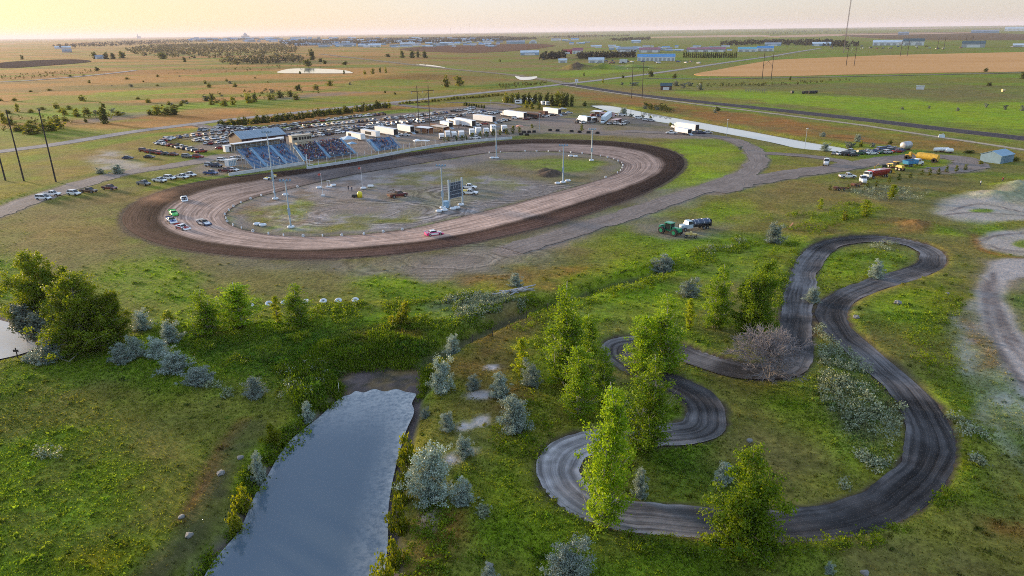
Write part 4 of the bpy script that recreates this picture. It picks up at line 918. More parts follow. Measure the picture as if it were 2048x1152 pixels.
lone(1971, 144, 136, 11, 'b', 'lone round dark tree on the lower edge of the wheat field', None); lone(2046, 157, 143, 12, 'b', 'dark tree at the right edge below the wheat', None)
lone(1977, 172, 164, 12, 'b', 'dark bush in the right meadow near a white box', None); lone(1302, 153, 140, 13, 'b', 'round tree below the highway left of the wheat field', None); lone(1349, 157, 146, 12, 'b', 'round dark tree right of the highway tree', None)
lone(1352, 172, 160, 17, 's', 'grey bush beside the small dark hut', None); lone(1268, 171, 163, 20, 's', 'grey bushes behind the double pole', None); lone(210, 247, 208, 24, 'b', 'dark leaning tree on the pale flat at the left', None)
lone(35, 224, 206, 10, 'y', 'slim tree far left above the tall poles', None); lone(8, 247, 222, 14, 'y', 'tree at the left edge among yellow shrubs', None)
FIELDT = [(60, 268, 246, 40, 'y'), (40, 262, 248, 28, 'y'), (85, 262, 246, 30, 'y'), (118, 258, 232, 22, 'y'), (104, 262, 240, 24, 'y'), (110, 238, 230, 8, 's'), (130, 230, 214, 14, 'y'), (155, 232, 216, 14, 'y'), (175, 228, 214, 18, 'y'), (192, 228, 219, 10, 's'), (225, 225, 215, 12, 's'), (172, 245, 236, 9, 'b'), (300, 230, 218, 12, 'b'), (315, 230, 210, 24, 'y'), (335, 230, 214, 24, 'y'), (348, 230, 214, 20, 'b'), (412, 202, 192, 12, 'y'), (424, 201, 186, 8, 'b'), (450, 212, 199, 18, 'y'), (465, 210, 192, 14, 'y'), (498, 206, 184, 16, 'y'), (510, 203, 184, 12, 'b'), (540, 200, 188, 14, 'y'), (560, 196, 182, 20, 'b'), (580, 194, 180, 12, 'b'), (592, 200, 186, 14, 'y'), (596, 181, 169, 16, 'b'), (632, 179, 168, 14, 'y'), (660, 172, 160, 14, 'y'), (418, 175, 165, 10, 'y'), (470, 174, 165, 10, 'y'), (688, 148, 140, 5, 'b'), (730, 150, 140, 8, 'y'), (746, 150, 136, 8, 'y'), (760, 145, 135, 6, 'b'), (772, 146, 133, 6, 'y'), (700, 170, 163, 8, 's'), (770, 186, 181, 6, 'b'), (790, 189, 184, 6, 'b'), (640, 124, 116, 12, 'b'), (625, 120, 97, 14, 'b'), (600, 148, 142, 6, 'b'), (806, 116, 100, 12, 'b'), (826, 116, 99, 14, 'b'), (836, 115, 100, 10, 'b'), (850, 116, 101, 12, 'b'), (775, 114, 107, 12, 'b'), (690, 130, 122, 14, 'b'), (615, 132, 118, 20, 'b'), (650, 128, 120, 10, 'b'), (45, 119, 110, 8, 'b'), (190, 118, 103, 12, 'b'), (212, 118, 105, 14, 'b'), (228, 118, 105, 12, 'b'), (245, 117, 102, 16, 'b'), (370, 124, 113, 8, 'b'), (325, 118, 104, 20, 'b'), (195, 142, 134, 10, 'b'), (1400, 180, 165, 16, 's'), (1380, 172, 163, 14, 's'), (1366, 176, 164, 14, 's'), (1244, 170, 163, 9, 's'), (1000, 124, 118, 5, 'b'), (1168, 152, 144, 4, 'b'), (1206, 166, 156, 4, 'y'), (1246, 156, 150, 8, 'b'), (1858, 217, 210, 6, 's'), (1915, 222, 213, 10, 's'), (1972, 215, 205, 8, 's'), (2010, 219, 208, 9, 's'), (2044, 222, 208, 12, 's'), (1805, 219, 213, 8, 's'), (1435, 222, 213, 14, 'b'), (1290, 218, 210, 12, 's'), (1315, 220, 212, 14, 's'), (1430, 226, 216, 12, 's'), (1580, 160, 152, 5, 'b'), (1285, 238, 228, 12, 's'), (1300, 241, 231, 8, 'y'), (1262, 233, 226, 12, 's'), (1340, 252, 244, 8, 'y'), (1370, 254, 246, 5, 'y'), (1780, 288, 278, 10, 'y'), (1722, 293, 280, 8, 'y'), (1700, 292, 282, 22, 's'), (1745, 294, 283, 14, 's'), (2030, 322, 312, 16, 'y'), (1960, 328, 320, 10, 'y'), (1480, 300, 290, 10, 's'), (1690, 440, 420, 14, 'y'), (1940, 306, 300, 26, 'b')]
for i, (x, y, t, w, k) in enumerate(FIELDT):
    lone(x, y, t, w, k, {'b': 'dark green tree scattered over the far plain', 'y': 'yellow-green tree scattered over the far plain', 's': 'grey-green bush scattered over the far plain'}[k], 'trees scattered over the plain')
for i in range(70):
    x = rnd.uniform(0, 560); y = rnd.choice([rnd.uniform(222, 232) - x * .05, rnd.uniform(250, 266) - x * .12, rnd.uniform(196, 212) - x * .02, rnd.uniform(150, 185)]); w = rnd.uniform(6, 20) * (y / 240) ** 1.5
    if x > 420 and y > 215: continue
    lone(x, y, y - w * rnd.uniform(.4, 1.0), w, rnd.choice('yyyyys'), 'low shrub among many on the dry flats left of the highway', 'shrubs on the left flats')
# woods and windbreaks so far off that they read as one mass
def mass(name, areas, n, hlo, hhi, c1, c2, label):
    rs = np.random.RandomState(len(name) + n); C = []
    for poly, k in areas:
        w_ = PP(poly); a = np.array(w_); lo, hi = a.min(0), a.max(0); got = 0
        while got < k:
            q = rs.uniform(lo, hi, (400, 2)); q = q[inside(w_, q[:, 0], q[:, 1])][:k - got]; got += len(q); C.append(q)
    C = np.concatenate(C); h = rs.uniform(hlo, hhi, len(C)); z = gz(C[:, 0], C[:, 1]); r = h * rs.uniform(.3, .55, len(C)); nl = 16
    d = rs.normal(size=(len(C), nl, 3)); d /= np.linalg.norm(d, axis=2)[..., None]; d *= rs.uniform(.5, 1, d.shape[:2])[..., None]
    pts = np.stack([C[:, 0], C[:, 1], z + h * .5], -1)[:, None] + d * np.stack([r, r, h * .5], -1)[:, None]
    sz = np.repeat(r * .75, nl); Vq, F_ = quads(pts.reshape(-1, 3), sz, rs)
    t = np.repeat(rs.uniform(0, 1, len(C)), nl)[:, None]; c = (np.array(c1) * (1 - t) + np.array(c2) * t) * rs.uniform(.7, 1.3, len(t))[:, None]
    o = link(name, npmesh(name, Vq, F_, LEAF, np.repeat(c, 4, 0))); tag(o, label, None, None, 'stuff')
mass('woods', [([(270, 112), (250, 100), (300, 92), (420, 88), (560, 90), (600, 98), (590, 108), (540, 116), (420, 118), (340, 117)], 1500), ([(430, 125), (540, 118), (600, 116), (610, 126), (540, 128), (460, 130)], 130)], 0, 7, 13, (.042, .046, .036), (.075, .076, .048), 'dark far woods in front of the town')
mass('tree_belts', [([(100, 92), (200, 86), (420, 80), (560, 78), (560, 80), (420, 84), (240, 92), (120, 98)], 1500), ([(560, 82), (1000, 74), (1080, 77), (1000, 84), (560, 93)], 4200), ([(1220, 80), (1300, 77), (1300, 80), (1230, 83)], 160), ([(1440, 88), (1540, 84), (1660, 84), (1720, 92), (1700, 96), (1540, 90), (1440, 92)], 420), ([(1520, 64), (1680, 62), (1680, 66), (1540, 70)], 140), ([(1090, 118), (1130, 112), (1130, 116), (1080, 122)], 60), ([(1150, 116), (1270, 113), (1270, 115), (1160, 120)], 90), ([(1040, 76), (1140, 73), (1260, 71), (1260, 73), (1140, 76)], 260), ([(1960, 55), (2060, 52), (2060, 56), (1980, 60)], 60)], 1, 7, 15, (.016, .022, .024), (.034, .040, .032), 'far dark tree belts along the edge of town')
mass('field_scrub', [([(0, 152), (60, 147), (200, 139), (200, 145), (60, 158), (0, 160)], 120), ([(320, 140), (500, 132), (700, 126), (700, 134), (520, 142), (340, 150)], 90), ([(400, 190), (560, 180), (640, 186), (560, 202), (420, 205)], 60), ([(0, 240), (60, 232), (240, 224), (250, 232), (60, 262), (0, 275)], 60), ([(990, 172), (1090, 164), (1100, 168), (1000, 180)], 70), ([(1380, 170), (1560, 168), (1700, 160), (1700, 163), (1560, 172), (1400, 174)], 100), ([(1290, 210), (1330, 216), (1360, 224), (1340, 226), (1290, 218)], 60)], 2, 1.0, 3.2, (.045, .060, .016), (.10, .105, .02), 'low scrub dotted over the far grass')
# windbreak rows of single trees in the far yards
for i in range(26):
    f = i / 25; x = 1368 + 104 * f; y = 115 + 1.0 * math.sin(f * 3)
    plant(FARB[i % 3], 'windbreak_tree', x, y, y - 11 - rnd.uniform(0, 2), 5, 'dark conical tree of the windbreak beside the long blue-roofed shed', 'tree', 'windbreak by the blue-roofed shed')
# sagebrush, reeds and knee-high weeds that nobody could count
def clumps(name, label, areas, c1, c2, mat, hlo, hhi, nl, lf, up=0.0, wide=.7):
    rs = np.random.RandomState(len(name) * 7); C = []
    for poly, k, z in areas:
        w_ = PP(poly, z); a = np.array(w_); lo, hi = a.min(0), a.max(0); got = 0
        while got < k:
            q = rs.uniform(lo, hi, (600, 2)); q = q[inside(w_, q[:, 0], q[:, 1]) & (fbm(q[:, 0], q[:, 1], 4.5, 61, 3) > .44)][:k - got]; got += len(q); C.append(q)
    C = np.concatenate(C); j = np.clip(np.searchsorted(GX, C[:, 0]) - 1, 0, NX - 1), np.clip(np.searchsorted(GY, C[:, 1]) - 1, 0, NY - 1); C = C[(KD[j[1], j[0]] > 2.7)]
    h = rs.uniform(hlo, hhi, len(C)) * rs.uniform(.7, 1.15, len(C)); z = gz(C[:, 0], C[:, 1])
    d = rs.normal(size=(len(C), nl, 3)) * np.stack([h * wide * .5, h * wide * .5, h * .25], -1)[:, None]; d[..., 2] += h[:, None] * rs.uniform(.25, .75, (len(C), nl))
    pts = (np.stack([C[:, 0], C[:, 1], z], -1)[:, None] + d).reshape(-1, 3)
    Vq, F_ = quads(pts, np.repeat(h, nl) * lf * rs.uniform(.7, 1.3, len(pts)), rs, up, 1.0 if not up else 1.7)
    t = np.repeat(rs.uniform(0, 1, len(C)), nl)[:, None]; c = (np.array(c1) * (1 - t) + np.array(c2) * t) * rs.uniform(.7, 1.3, len(t))[:, None]
    tag(link(name, npmesh(name, Vq, F_, mat, np.repeat(c, 4, 0))), label, None, None, 'stuff')
clumps('sagebrush', 'pale silvery sage growing in drifts', [([(1640, 690), (1700, 680), (1790, 770), (1815, 830), (1780, 900), (1700, 880), (1640, 800)], 420, 0), ([(1690, 900), (1800, 900), (1740, 960), (1680, 980)], 60, 0), ([(860, 608), (920, 588), (990, 590), (1060, 600), (1020, 628), (940, 640), (880, 630)], 420, 0), ([(1395, 500), (1470, 478), (1500, 482), (1420, 512)], 50, 0), ([(1690, 378), (1780, 372), (1860, 385), (1850, 400), (1740, 402)], 160, 0), ([(1890, 820), (1960, 860), (2040, 960), (1990, 960), (1900, 890)], 90, 0), ([(560, 740), (660, 720), (640, 790), (560, 800)], 60, 0), ([(380, 740), (500, 790), (420, 800)], 40, 0), ([(1750, 480), (1800, 485), (1790, 500), (1740, 495)], 40, 0), ([(60, 900), (130, 880), (120, 940)], 14, 0), ([(930, 1000), (970, 1010), (960, 1070), (935, 1060)], 40, 0), ([(1620, 650), (1650, 640), (1680, 690), (1660, 690)], 50, 0)], (.15, .19, .12), (.35, .40, .27), SILV, .5, 1.1, 26, .26)
clumps('reeds', 'tall green reeds round the head of the pond', [([(540, 720), (640, 690), (760, 668), (868, 690), (858, 724), (760, 722), (690, 735), (668, 780), (640, 815), (600, 820), (570, 780)], 2600, 0), ([(670, 735), (690, 740), (680, 800), (640, 830), (655, 800)], 260, -1), ([(850, 700), (880, 700), (852, 780), (840, 800)], 220, -1), ([(690, 735), (740, 726), (850, 726), (850, 738), (740, 742)], 160, -1)], (.085, .150, .006), (.20, .27, .010), GRASSM, .6, 1.25, 16, .22, 1.2, .8)
clumps('weeds', 'knee-high weeds along banks and track edges', [([(620, 815), (650, 830), (560, 905), (530, 960), (505, 1000), (480, 1050), (430, 1110), (390, 1160), (360, 1160), (440, 1040), (490, 930), (560, 850)], 900, 0), ([(1090, 590), (1340, 515), (1480, 475), (1520, 490), (1340, 560), (1200, 610), (1080, 700), (1020, 660)], 1400, 0), ([(880, 690), (1000, 640), (1090, 600), (1060, 596), (960, 620), (860, 680)], 500, -.6), ([(640, 610), (860, 600), (960, 580), (880, 660), (700, 660), (560, 670)], 1100, 0), ([(360, 690), (520, 660), (640, 660), (560, 720), (420, 740)], 500, 0), ([(1545, 500), (1600, 480), (1590, 600), (1540, 620), (1520, 560)], 500, 0), ([(1620, 560), (1700, 500), (1830, 500), (1800, 535), (1660, 590)], 260, 0), ([(1060, 780), (1130, 860), (1060, 940), (1000, 960), (980, 860)], 220, 0), ([(1180, 1060), (1400, 1075), (1700, 1060), (1880, 980), (1940, 1000), (1760, 1100), (1500, 1130), (1240, 1110)], 420, 0), ([(840, 1000), (940, 1000), (1000, 1100), (900, 1160), (800, 1160)], 260, 0), ([(1890, 560), (1930, 600), (1900, 800), (1870, 760), (1800, 700)], 260, 0), ([(1500, 440), (1700, 405), (1780, 420), (1620, 470)], 500, 0)], (.075, .14, .006), (.20, .28, .008), LEAF, .35, .95, 18, .30)
# grass and weeds: small leaves over the nearer ground
rs = np.random.RandomState(3)
def scatter(n, y0, y1, power=1.0):
    y = y0 + (y1 - y0) * rs.uniform(0, 1, n) ** power; x = rs.uniform(-.97, .97, n) * (y + 3); return x, y
def sample(A, x, y):
    i = np.clip(np.searchsorted(GX, x) - 1, 0, NX - 1); j = np.clip(np.searchsorted(GY, y) - 1, 0, NY - 1); return A[j, i]
def tufts(x, y, hs, k, spread, upright, colvar, thr):
    t = sample(TUF, x, y) * sample(VEG, x, y); ok = rs.uniform(0, 1, len(x)) < t * thr
    ok &= (sample(KD, x, y) > rs.uniform(2.3, 3.3, len(x))) & (sample(RINGD, x, y) > 1.5)
    z = gz(x, y); ok &= ~((z < -1.42) & (y < 145))
    for nm_, (c_, w_) in RW.items():
        if nm_ in ('access_road', 'ring_road', 'yard_road', 'yard_spur'): ok &= polydist([tuple(p) for p in c_[::3]], x, y, False) > w_ * .9
    x, y, z = x[ok], y[ok], z[ok]; h = sample(TH, x, y) * hs * rs.uniform(.5, 1.5, len(x)); n = len(x)
    ox = rs.normal(size=(n, k, 2)) * (h * spread)[:, None, None]
    c = np.stack([x[:, None] + ox[..., 0], y[:, None] + ox[..., 1], z[:, None] + h[:, None] * rs.uniform(.2, .75, (n, k))], -1).reshape(-1, 3)
    Vq, F_ = quads(c, np.repeat(h, k) * rs.uniform(.6, 1.2, n * k), rs, upright, 1.25)
    col = sample(CR, x, y); tone = rs.uniform(0, 1, n)[:, None]; br = 1 + colvar * (rs.uniform(-1, 1.3, n)[:, None])
    col = col * br * np.where(tone > .8, np.array([1.18, 1.08, .9]), np.where(tone < .25, np.array([.6, .75, .8]), 1.0))
    col = np.repeat(col, k, 0) * rs.uniform(.7, 1.3, n * k)[:, None]
    return Vq, F_, np.repeat(np.clip(col, 0, .6), 4, 0)
out = [tufts(*scatter(300000, 50, 120, .9), .62, 3, .6, .5, .35, .8), tufts(*scatter(130000, 115, 240, .8), .8, 3, .7, .3, .3, .5), tufts(*scatter(12000, 52, 160, .9), 1.1, 20, .75, .2, .4, .3)]
vo = 0; Vs, Fs, Cs = [], [], []
for v_, f_, c_ in out: Vs.append(v_); Fs.append(f_ + vo); Cs.append(c_); vo += len(v_)
tag(link('grass', npmesh('grass', np.concatenate(Vs), np.concatenate(Fs), GRASSM, np.concatenate(Cs))), 'tangle of grass and low weeds covering the open ground', None, None, 'stuff')
# ---------------------------------------------------------------- vehicles
GLASS = M('dark_glass', (.025, .030, .036), .12, 0, .1, 2); TYRE = M('tyre_rubber', (.022, .021, .021), .85, 0, .2, 6); RIM = M('wheel_rim', (.35, .35, .36), .4, .6, .1, 6)
CHROME = M('bright_metal', (.5, .5, .52), .35, .7, .1, 4); LAMP = M('lamp_lens', (.75, .74, .70), .2, 0, .05, 6); REDL = M('tail_lens', (.35, .02, .015), .3, 0, .1, 6)
BLACK = M('black_plastic', (.02, .02, .022), .6, 0, .2, 4)
PAINTC = {'white': (.78, .79, .80), 'silver': (.50, .51, .53), 'grey': (.20, .205, .215), 'black': (.022, .022, .026), 'red': (.33, .025, .022), 'maroon': (.13, .018, .022), 'blue': (.035, .075, .22), 'navy': (.018, .032, .085), 'tan': (.38, .31, .22), 'green': (.03, .11, .06), 'brown': (.10, .052, .032)}
PM = {k: paint(k, v) for k, v in PAINTC.items()}
def ring(x, hw, z0, z1, sh=.0, top=None):
    """car cross-section: sill, flank, shoulder"""
    t = hw * (.9 if top is None else top)
    return [(x, -hw * .92, z0), (x, -hw, (z0 + z1) * .5), (x, -hw * .98, z1 - .08), (x, -t, z1), (x, t, z1), (x, hw * .98, z1 - .08), (x, hw, (z0 + z1) * .5), (x, hw * .92, z0)]
def ghouse(mb, xb0, xt0, xt1, xb1, zb, zt, hb, ht, mat):
    mb.add([(xb0, -hb, zb), (xb1, -hb, zb), (xb1, hb, zb), (xb0, hb, zb), (xt0, -ht, zt), (xt1, -ht, zt), (xt1, ht, zt), (xt0, ht, zt)], [(0, 1, 5, 4), (1, 2, 6, 5), (2, 3, 7, 6), (3, 0, 4, 7), (4, 5, 6, 7)], mat)
CARSPEC = {  # length, wheel radius, wheel x, body stations, glasshouse
 'sedan': ([(-2.38, .70, .38, .78), (-2.25, .86, .28, .90), (-1.55, .90, .24, .96), (-.2, .91, .22, .95), (.95, .91, .22, .93), (1.75, .88, .24, .83), (2.25, .82, .28, .70), (2.40, .66, .36, .58)], (-1.75, -1.05, .20, 1.05, .90, 1.43, .80, .60), (-1.42, 1.42), .32),
 'suv': ([(-2.35, .80, .40, 1.00), (-2.28, .92, .32, 1.12), (-1.4, .95, .28, 1.10), (.1, .95, .28, 1.08), (1.05, .95, .28, 1.05), (1.9, .92, .30, .98), (2.25, .86, .34, .85), (2.36, .74, .42, .70)], (-2.28, -2.02, .25, 1.12, 1.02, 1.74, .87, .72), (-1.42, 1.45), .37),
 'minivan': ([(-2.5, .82, .40, 1.0), (-2.42, .95, .32, 1.12), (-1.4, .98, .28, 1.08), (.3, .98, .26, 1.05), (1.3, .96, .26, 1.0), (2.0, .92, .28, .88), (2.45, .84, .32, .70), (2.55, .7, .4, .58)], (-2.45, -2.25, .45, 1.75, 1.0, 1.75, .9, .74), (-1.5, 1.55), .34),
 'hatch': ([(-1.95, .74, .38, .90), (-1.88, .86, .28, 1.0), (-1.1, .87, .24, .96), (.2, .88, .24, .94), (.9, .87, .24, .92), (1.6, .84, .26, .80), (1.95, .78, .3, .68), (2.05, .6, .36, .58)], (-1.85, -1.5, .15, 1.05, .90, 1.47, .78, .62), (-1.25, 1.25), .31),
 'pickup': ([(-2.92, .86, .50, .98), (-2.88, .95, .46, 1.06), (-.62, .98, .40, 1.06), (-.55, .98, .40, 1.10), (.9, .98, .38, 1.10), (1.45, .97, .38, 1.08), (2.35, .95, .42, 1.00), (2.78, .90, .46, .92), (2.88, .80, .50, .80)], (-.58, -.42, .78, 1.50, 1.04, 1.80, .88, .72), (-1.78, 1.82), .42)}
CARW = {}
def car_meshes(kind):
    """(body, windows, wheel) meshes of a road vehicle, nose along +x; slot 0 of the body is its paint"""
    if kind in CARW: return CARW[kind]
    st, gh, wx, wr = CARSPEC[kind]; b = MB()
    b.loft([ring(*s) for s in st], 0)
    xb0, xt0, xt1, xb1, zb, zt, hb, ht = gh
    # roof and pillars in paint round the glass
    b.add([(xt0 - .02, -ht - .02, zt), (xt1 + .02, -ht - .02, zt), (xt1 + .02, ht + .02, zt), (xt0 - .02, ht + .02, zt), (xt0 + .12, -ht + .1, zt + .06), (xt1 - .15, -ht + .1, zt + .06), (xt1 - .15, ht - .1, zt + .06), (xt0 + .12, ht - .1, zt + .06)], [(0, 1, 5, 4), (1, 2, 6, 5), (2, 3, 7, 6), (3, 0, 4, 7), (4, 5, 6, 7)], 0)
    pm = (xb0 + xb1) / 2; pt = (xt0 + xt1) / 2
    for s in (-1, 1):
        for (a, t_) in ((xb0, xt0), (xb1, xt1), (pm, pt)): b.tube([(a, s * (hb + .0), zb), (t_, s * (ht + .0), zt)], .045, 4, 0)
    x0, x1 = st[0][0], st[-1][0]
    if kind == 'pickup':
        b.box(-2.80, -.70, -.80, .80, 1.062, 1.066, 1)
        b.box(-2.9, -2.80, -.86, .86, 1.06, 1.14, 0); b.box(-2.8, -.66, -.95, -.84, 1.06, 1.14, 0); b.box(-2.8, -.66, .84, .95, 1.06, 1.14, 0)
    b.box(x1 - .12, x1 + .04, -st[-1][1], st[-1][1], st[-1][2], st[-1][2] + .16, 1); b.box(x0 - .04, x0 + .1, -st[0][1], st[0][1], st[0][2], st[0][2] + .16, 1)
    for s in (-1, 1):
        b.box(x1 - .10, x1 + .03, s * st[-1][1] * .9 - .14, s * st[-1][1] * .9 + .14, st[-1][3] - .16, st[-1][3] - .02, 2); b.box(x0 - .03, x0 + .08, s * st[0][1] * .95 - .10, s * st[0][1] * .95 + .10, st[0][3] - .22, st[0][3] - .02, 3)
        for w in wx: b.wheel(w, s * (st[3][1] - .06), wr + .02, wr * 1.22, .16, 1)
    body = b.mesh('body', [PM['white'], BLACK, LAMP, REDL])
    g = MB(); ghouse(g, *gh, 0); glass = g.mesh('windows', GLASS)
    w = MB(); w.wheel(0, 0, 0, wr, .24, 0, 14); w.wheel(0, .03, 0, wr * .6, .22, 1, 10); w.wheel(0, -.03, 0, wr * .6, .22, 1, 10)
    wheel = w.mesh('wheel', [TYRE, RIM])
    # all in one mesh, for the far rows
    a = MB(); a.v = list(b.v); a.f = list(b.f); a.m = list(b.m); a.add(g.v, g.f, 4)
    for wx_ in wx:
        for s in (-1, 1): a.wheel(wx_, s * (st[3][1] - .02), wr, wr, .22, 5, 8)
    whole = a.mesh(kind, [PM['white'], BLACK, LAMP, REDL, GLASS, TYRE])
    CARW[kind] = (body, glass, wheel, whole, wx, wr, st[3][1]); return CARW[kind]
def setpaint(o, mat): o.material_slots[0].link = 'OBJECT'; o.material_slots[0].material = mat
NICE = {'sedan': 'sedan', 'suv': 'suv', 'minivan': 'minivan', 'hatch': 'hatchback', 'pickup': 'pickup truck'}
def car(px, py, kind, colr, ang, label, group=None, at=None, detail=True, sc=1.0, mat=None):
    body, glass, wheel, whole, wx, wr, hw = car_meshes(kind); p = at if at is not None else G(px, py); nm = NICE[kind].replace(' ', '_')
    pm = mat or PM[colr]
    if not detail:
        o = link(nm, whole); o.location = p; o.rotation_euler = (0, 0, R(ang)); setpaint(o, pm); o.scale = (sc,) * 3
        return tag(o, label, NICE[kind] if kind in ('pickup', 'minivan') else 'car', group)
    o = empty(nm, p, R(ang), label, NICE[kind] if kind in ('pickup', 'minivan') else 'car', group); o.scale = (sc,) * 3
    bo = link('body', body, o); setpaint(bo, pm); link('windows', glass, o)
    for x in wx:
        for s in (-1, 1): w = link('wheel', wheel, o); w.location = (x, s * (hw - .02), wr)
    return o
def heading(x0, y0, x1, y1):
    a, b = P(x0, y0), P(x1, y1); return math.degrees(math.atan2(b[1] - a[1], b[0] - a[0]))
# the long parking rows: (outline in the photograph, count, wording)
ORD = ['first', 'second', 'third', 'fourth', 'fifth', 'sixth', 'seventh', 'eighth', 'ninth', 'tenth', 'eleventh', 'twelfth', 'thirteenth', 'fourteenth', 'fifteenth', 'sixteenth', 'seventeenth', 'eighteenth', 'nineteenth', 'twentieth']
ORD += ['twenty-' + w for w in ORD[:9]] + ['thirtieth'] + ['thirty-' + w for w in ORD[:9]] + ['fortieth', 'forty-first', 'forty-second']
CK = ['sedan', 'suv', 'pickup', 'hatch', 'minivan', 'pickup', 'suv', 'pickup']
CC = ['white', 'white', 'white', 'white', 'white', 'white', 'silver', 'silver', 'silver', 'grey', 'black', 'red', 'maroon', 'blue', 'white', 'black', 'tan', 'white', 'navy', 'grey', 'silver', 'brown']
def row(pts, n, where, gp, turn=90, jit=.35, skip=()):
    c = resample(PP(pts), n, False); tn = np.gradient(c, axis=0)
    for i in range(n):
        if i in skip: continue
        k = rnd.choice(CK); cl = rnd.choice(CC); a = math.degrees(math.atan2(tn[i][1], tn[i][0])) + turn + rnd.uniform(-5, 5) + (180 if rnd.random() < .3 else 0)
        x, y = c[i][0] + rnd.uniform(-jit, jit), c[i][1] + rnd.uniform(-.9, .9)
        car(0, 0, k, cl, a, '%s %s, %s from the left in the %s' % (cl, NICE[k], ORD[i], where), gp, Vector((x, y, float(gz(x, y)))), False)
row([(519, 260), (600, 249), (700, 236.5), (764, 230)], 30, 'rearmost long parking row', 'cars in the rearmost row')
row([(437, 255), (475, 258), (516, 260)], 11, 'short curved row under the shelterbelt', 'cars under the shelterbelt')
row([(537, 266), (600, 257), (693, 247.5), (790, 238), (890, 227)], 42, 'second long parking row', 'cars in the second row', skip=(24, 33))
row([(577, 273), (630, 265), (740, 252), (860, 240), (926, 232)], 42, 'third long parking row', 'cars in the third row', skip=(17,))
row([(590, 279), (650, 271), (704, 263), (764, 252), (850, 245), (880, 240)], 34, 'fourth long parking row behind the haulers', 'cars in the fourth row', skip=(20, 26))
row([(402, 262), (436, 262), (473, 266)], 9, 'far row of the left lot', 'cars in the left lot')
row([(318, 288), (338, 279), (372, 275), (420, 270), (466, 268)], 15, 'curved middle row of the left lot', 'cars in the left lot')
row([(392, 283), (430, 279), (462, 275)], 8, 'near short row of the left lot', 'cars in the left lot')
row([(412, 289), (432, 288), (452, 285)], 5, 'last row beside the brown building', 'cars in the left lot')
row([(318, 289), (350, 294), (376, 299), (400, 306)], 9, 'grass-edge row of the left lot', 'cars in the left lot')
row([(909, 224), (930, 221), (946, 218)], 7, 'rear row of the right lot', 'cars in the right lot')
row([(934, 228), (950, 226), (964, 224)], 5, 'middle row of the right lot', 'cars in the right lot')
row([(961, 231), (978, 229), (996, 226)], 6, 'front row of the right lot', 'cars in the right lot')
for i, (x, y, k, c) in enumerate([(288, 303, 'suv', 'maroon'), (299, 306, 'suv', 'red'), (310, 307, 'pickup', 'maroon'), (321, 309, 'suv', 'red'), (333, 310, 'sedan', 'black'), (348, 311, 'sedan', 'maroon')]):
    car(x, y, k, c, -20, '%s %s, %s from the left in the row on the dry grass' % (c, NICE[k], ORD[i]), 'dark cars on the dry grass')
for x, y, k, c, a, lb in [(256, 318, 'sedan', 'navy', 0, 'dark blue sedan alone on the pale bare patch of the left meadow'), (299, 316, 'sedan', 'black', -5, 'black sedan in front of the dark row on the dry grass'), (375, 315, 'suv', 'grey', 0, 'dusty grey suv where the dirt road meets the grass lot'), (397, 316, 'suv', 'red', -10, 'dusty red suv at the lot entrance by the dirt road')]: car(x, y, k, c, a, lb)
rd = heading(88, 397, 380, 352)
for x, y, k, c, a, lb in [
  (88, 399, 'minivan', 'white', -8, 'white minivan at the left end of the line beside the dirt road'), (104, 392, 'pickup', 'white', 5, 'white pickup behind the white minivan'), (149, 390, 'suv', 'white', -18, 'white suv with roof facing the oval, right of a small trailer'),
  (178, 385, 'pickup', 'brown', -10, 'rusty brown pickup in the line beside the dirt road'), (220, 379, 'pickup', 'maroon', -20, 'maroon pickup with an open load, alone between two gaps'), (288, 370, 'pickup', 'grey', -25, 'dark grey pickup alone nearest the oval bank'),
  (320, 364, 'pickup', 'white', -22, 'white pickup, left of the white four'), (340, 359, 'suv', 'white', -20, 'white suv second of the white four'), (364, 357, 'pickup', 'white', -20, 'white pickup third of the white four'), (379, 353, 'pickup', 'white', -20, 'white pickup at the right end of the white four'),
  (422, 349, 'pickup', 'blue', -15, 'blue pickup on bare dirt left of the grandstand wall'), (421, 333, 'suv', 'silver', -15, 'silver suv behind a blue pickup left of the grandstand'), (432, 334, 'pickup', 'navy', -20, 'dark blue pickup beside the silver suv'),
  (452, 344, 'pickup', 'maroon', -15, 'dark red pickup by the end of the concrete wall'), (467, 342, 'sedan', 'white', -20, 'white sedan touching the dark red pickup by the wall end'), (446, 323, 'suv', 'white', 0, 'white suv left of the white booth'), (463, 322, 'pickup', 'white', 0, 'white pickup behind the white booth'), (478, 320, 'minivan', 'silver', 0, 'silver minivan beside the first bleacher'), (442, 298, 'sedan', 'red', 10, 'red sedan at the brown building end wall'),
  (1695, 356, 'pickup', 'white', 0, 'white crew pickup left of the red truck in the yard'), (951, 278, 'pickup', 'white', 0, 'white pickup directly behind the concrete wall'), (1126, 219, 'sedan', 'white', 0, 'white sedan alone on the grass behind the pits'), (1278, 238, 'suv', 'white', -25, 'white suv by the canal, left of two cars'), (1293, 241, 'sedan', 'white', -20, 'white sedan in the middle of three by the canal'), (1302, 243, 'suv', 'silver', -20, 'silver suv nearest the canal path, right of two cars')]:
    car(x, y, k, c, a, lb)
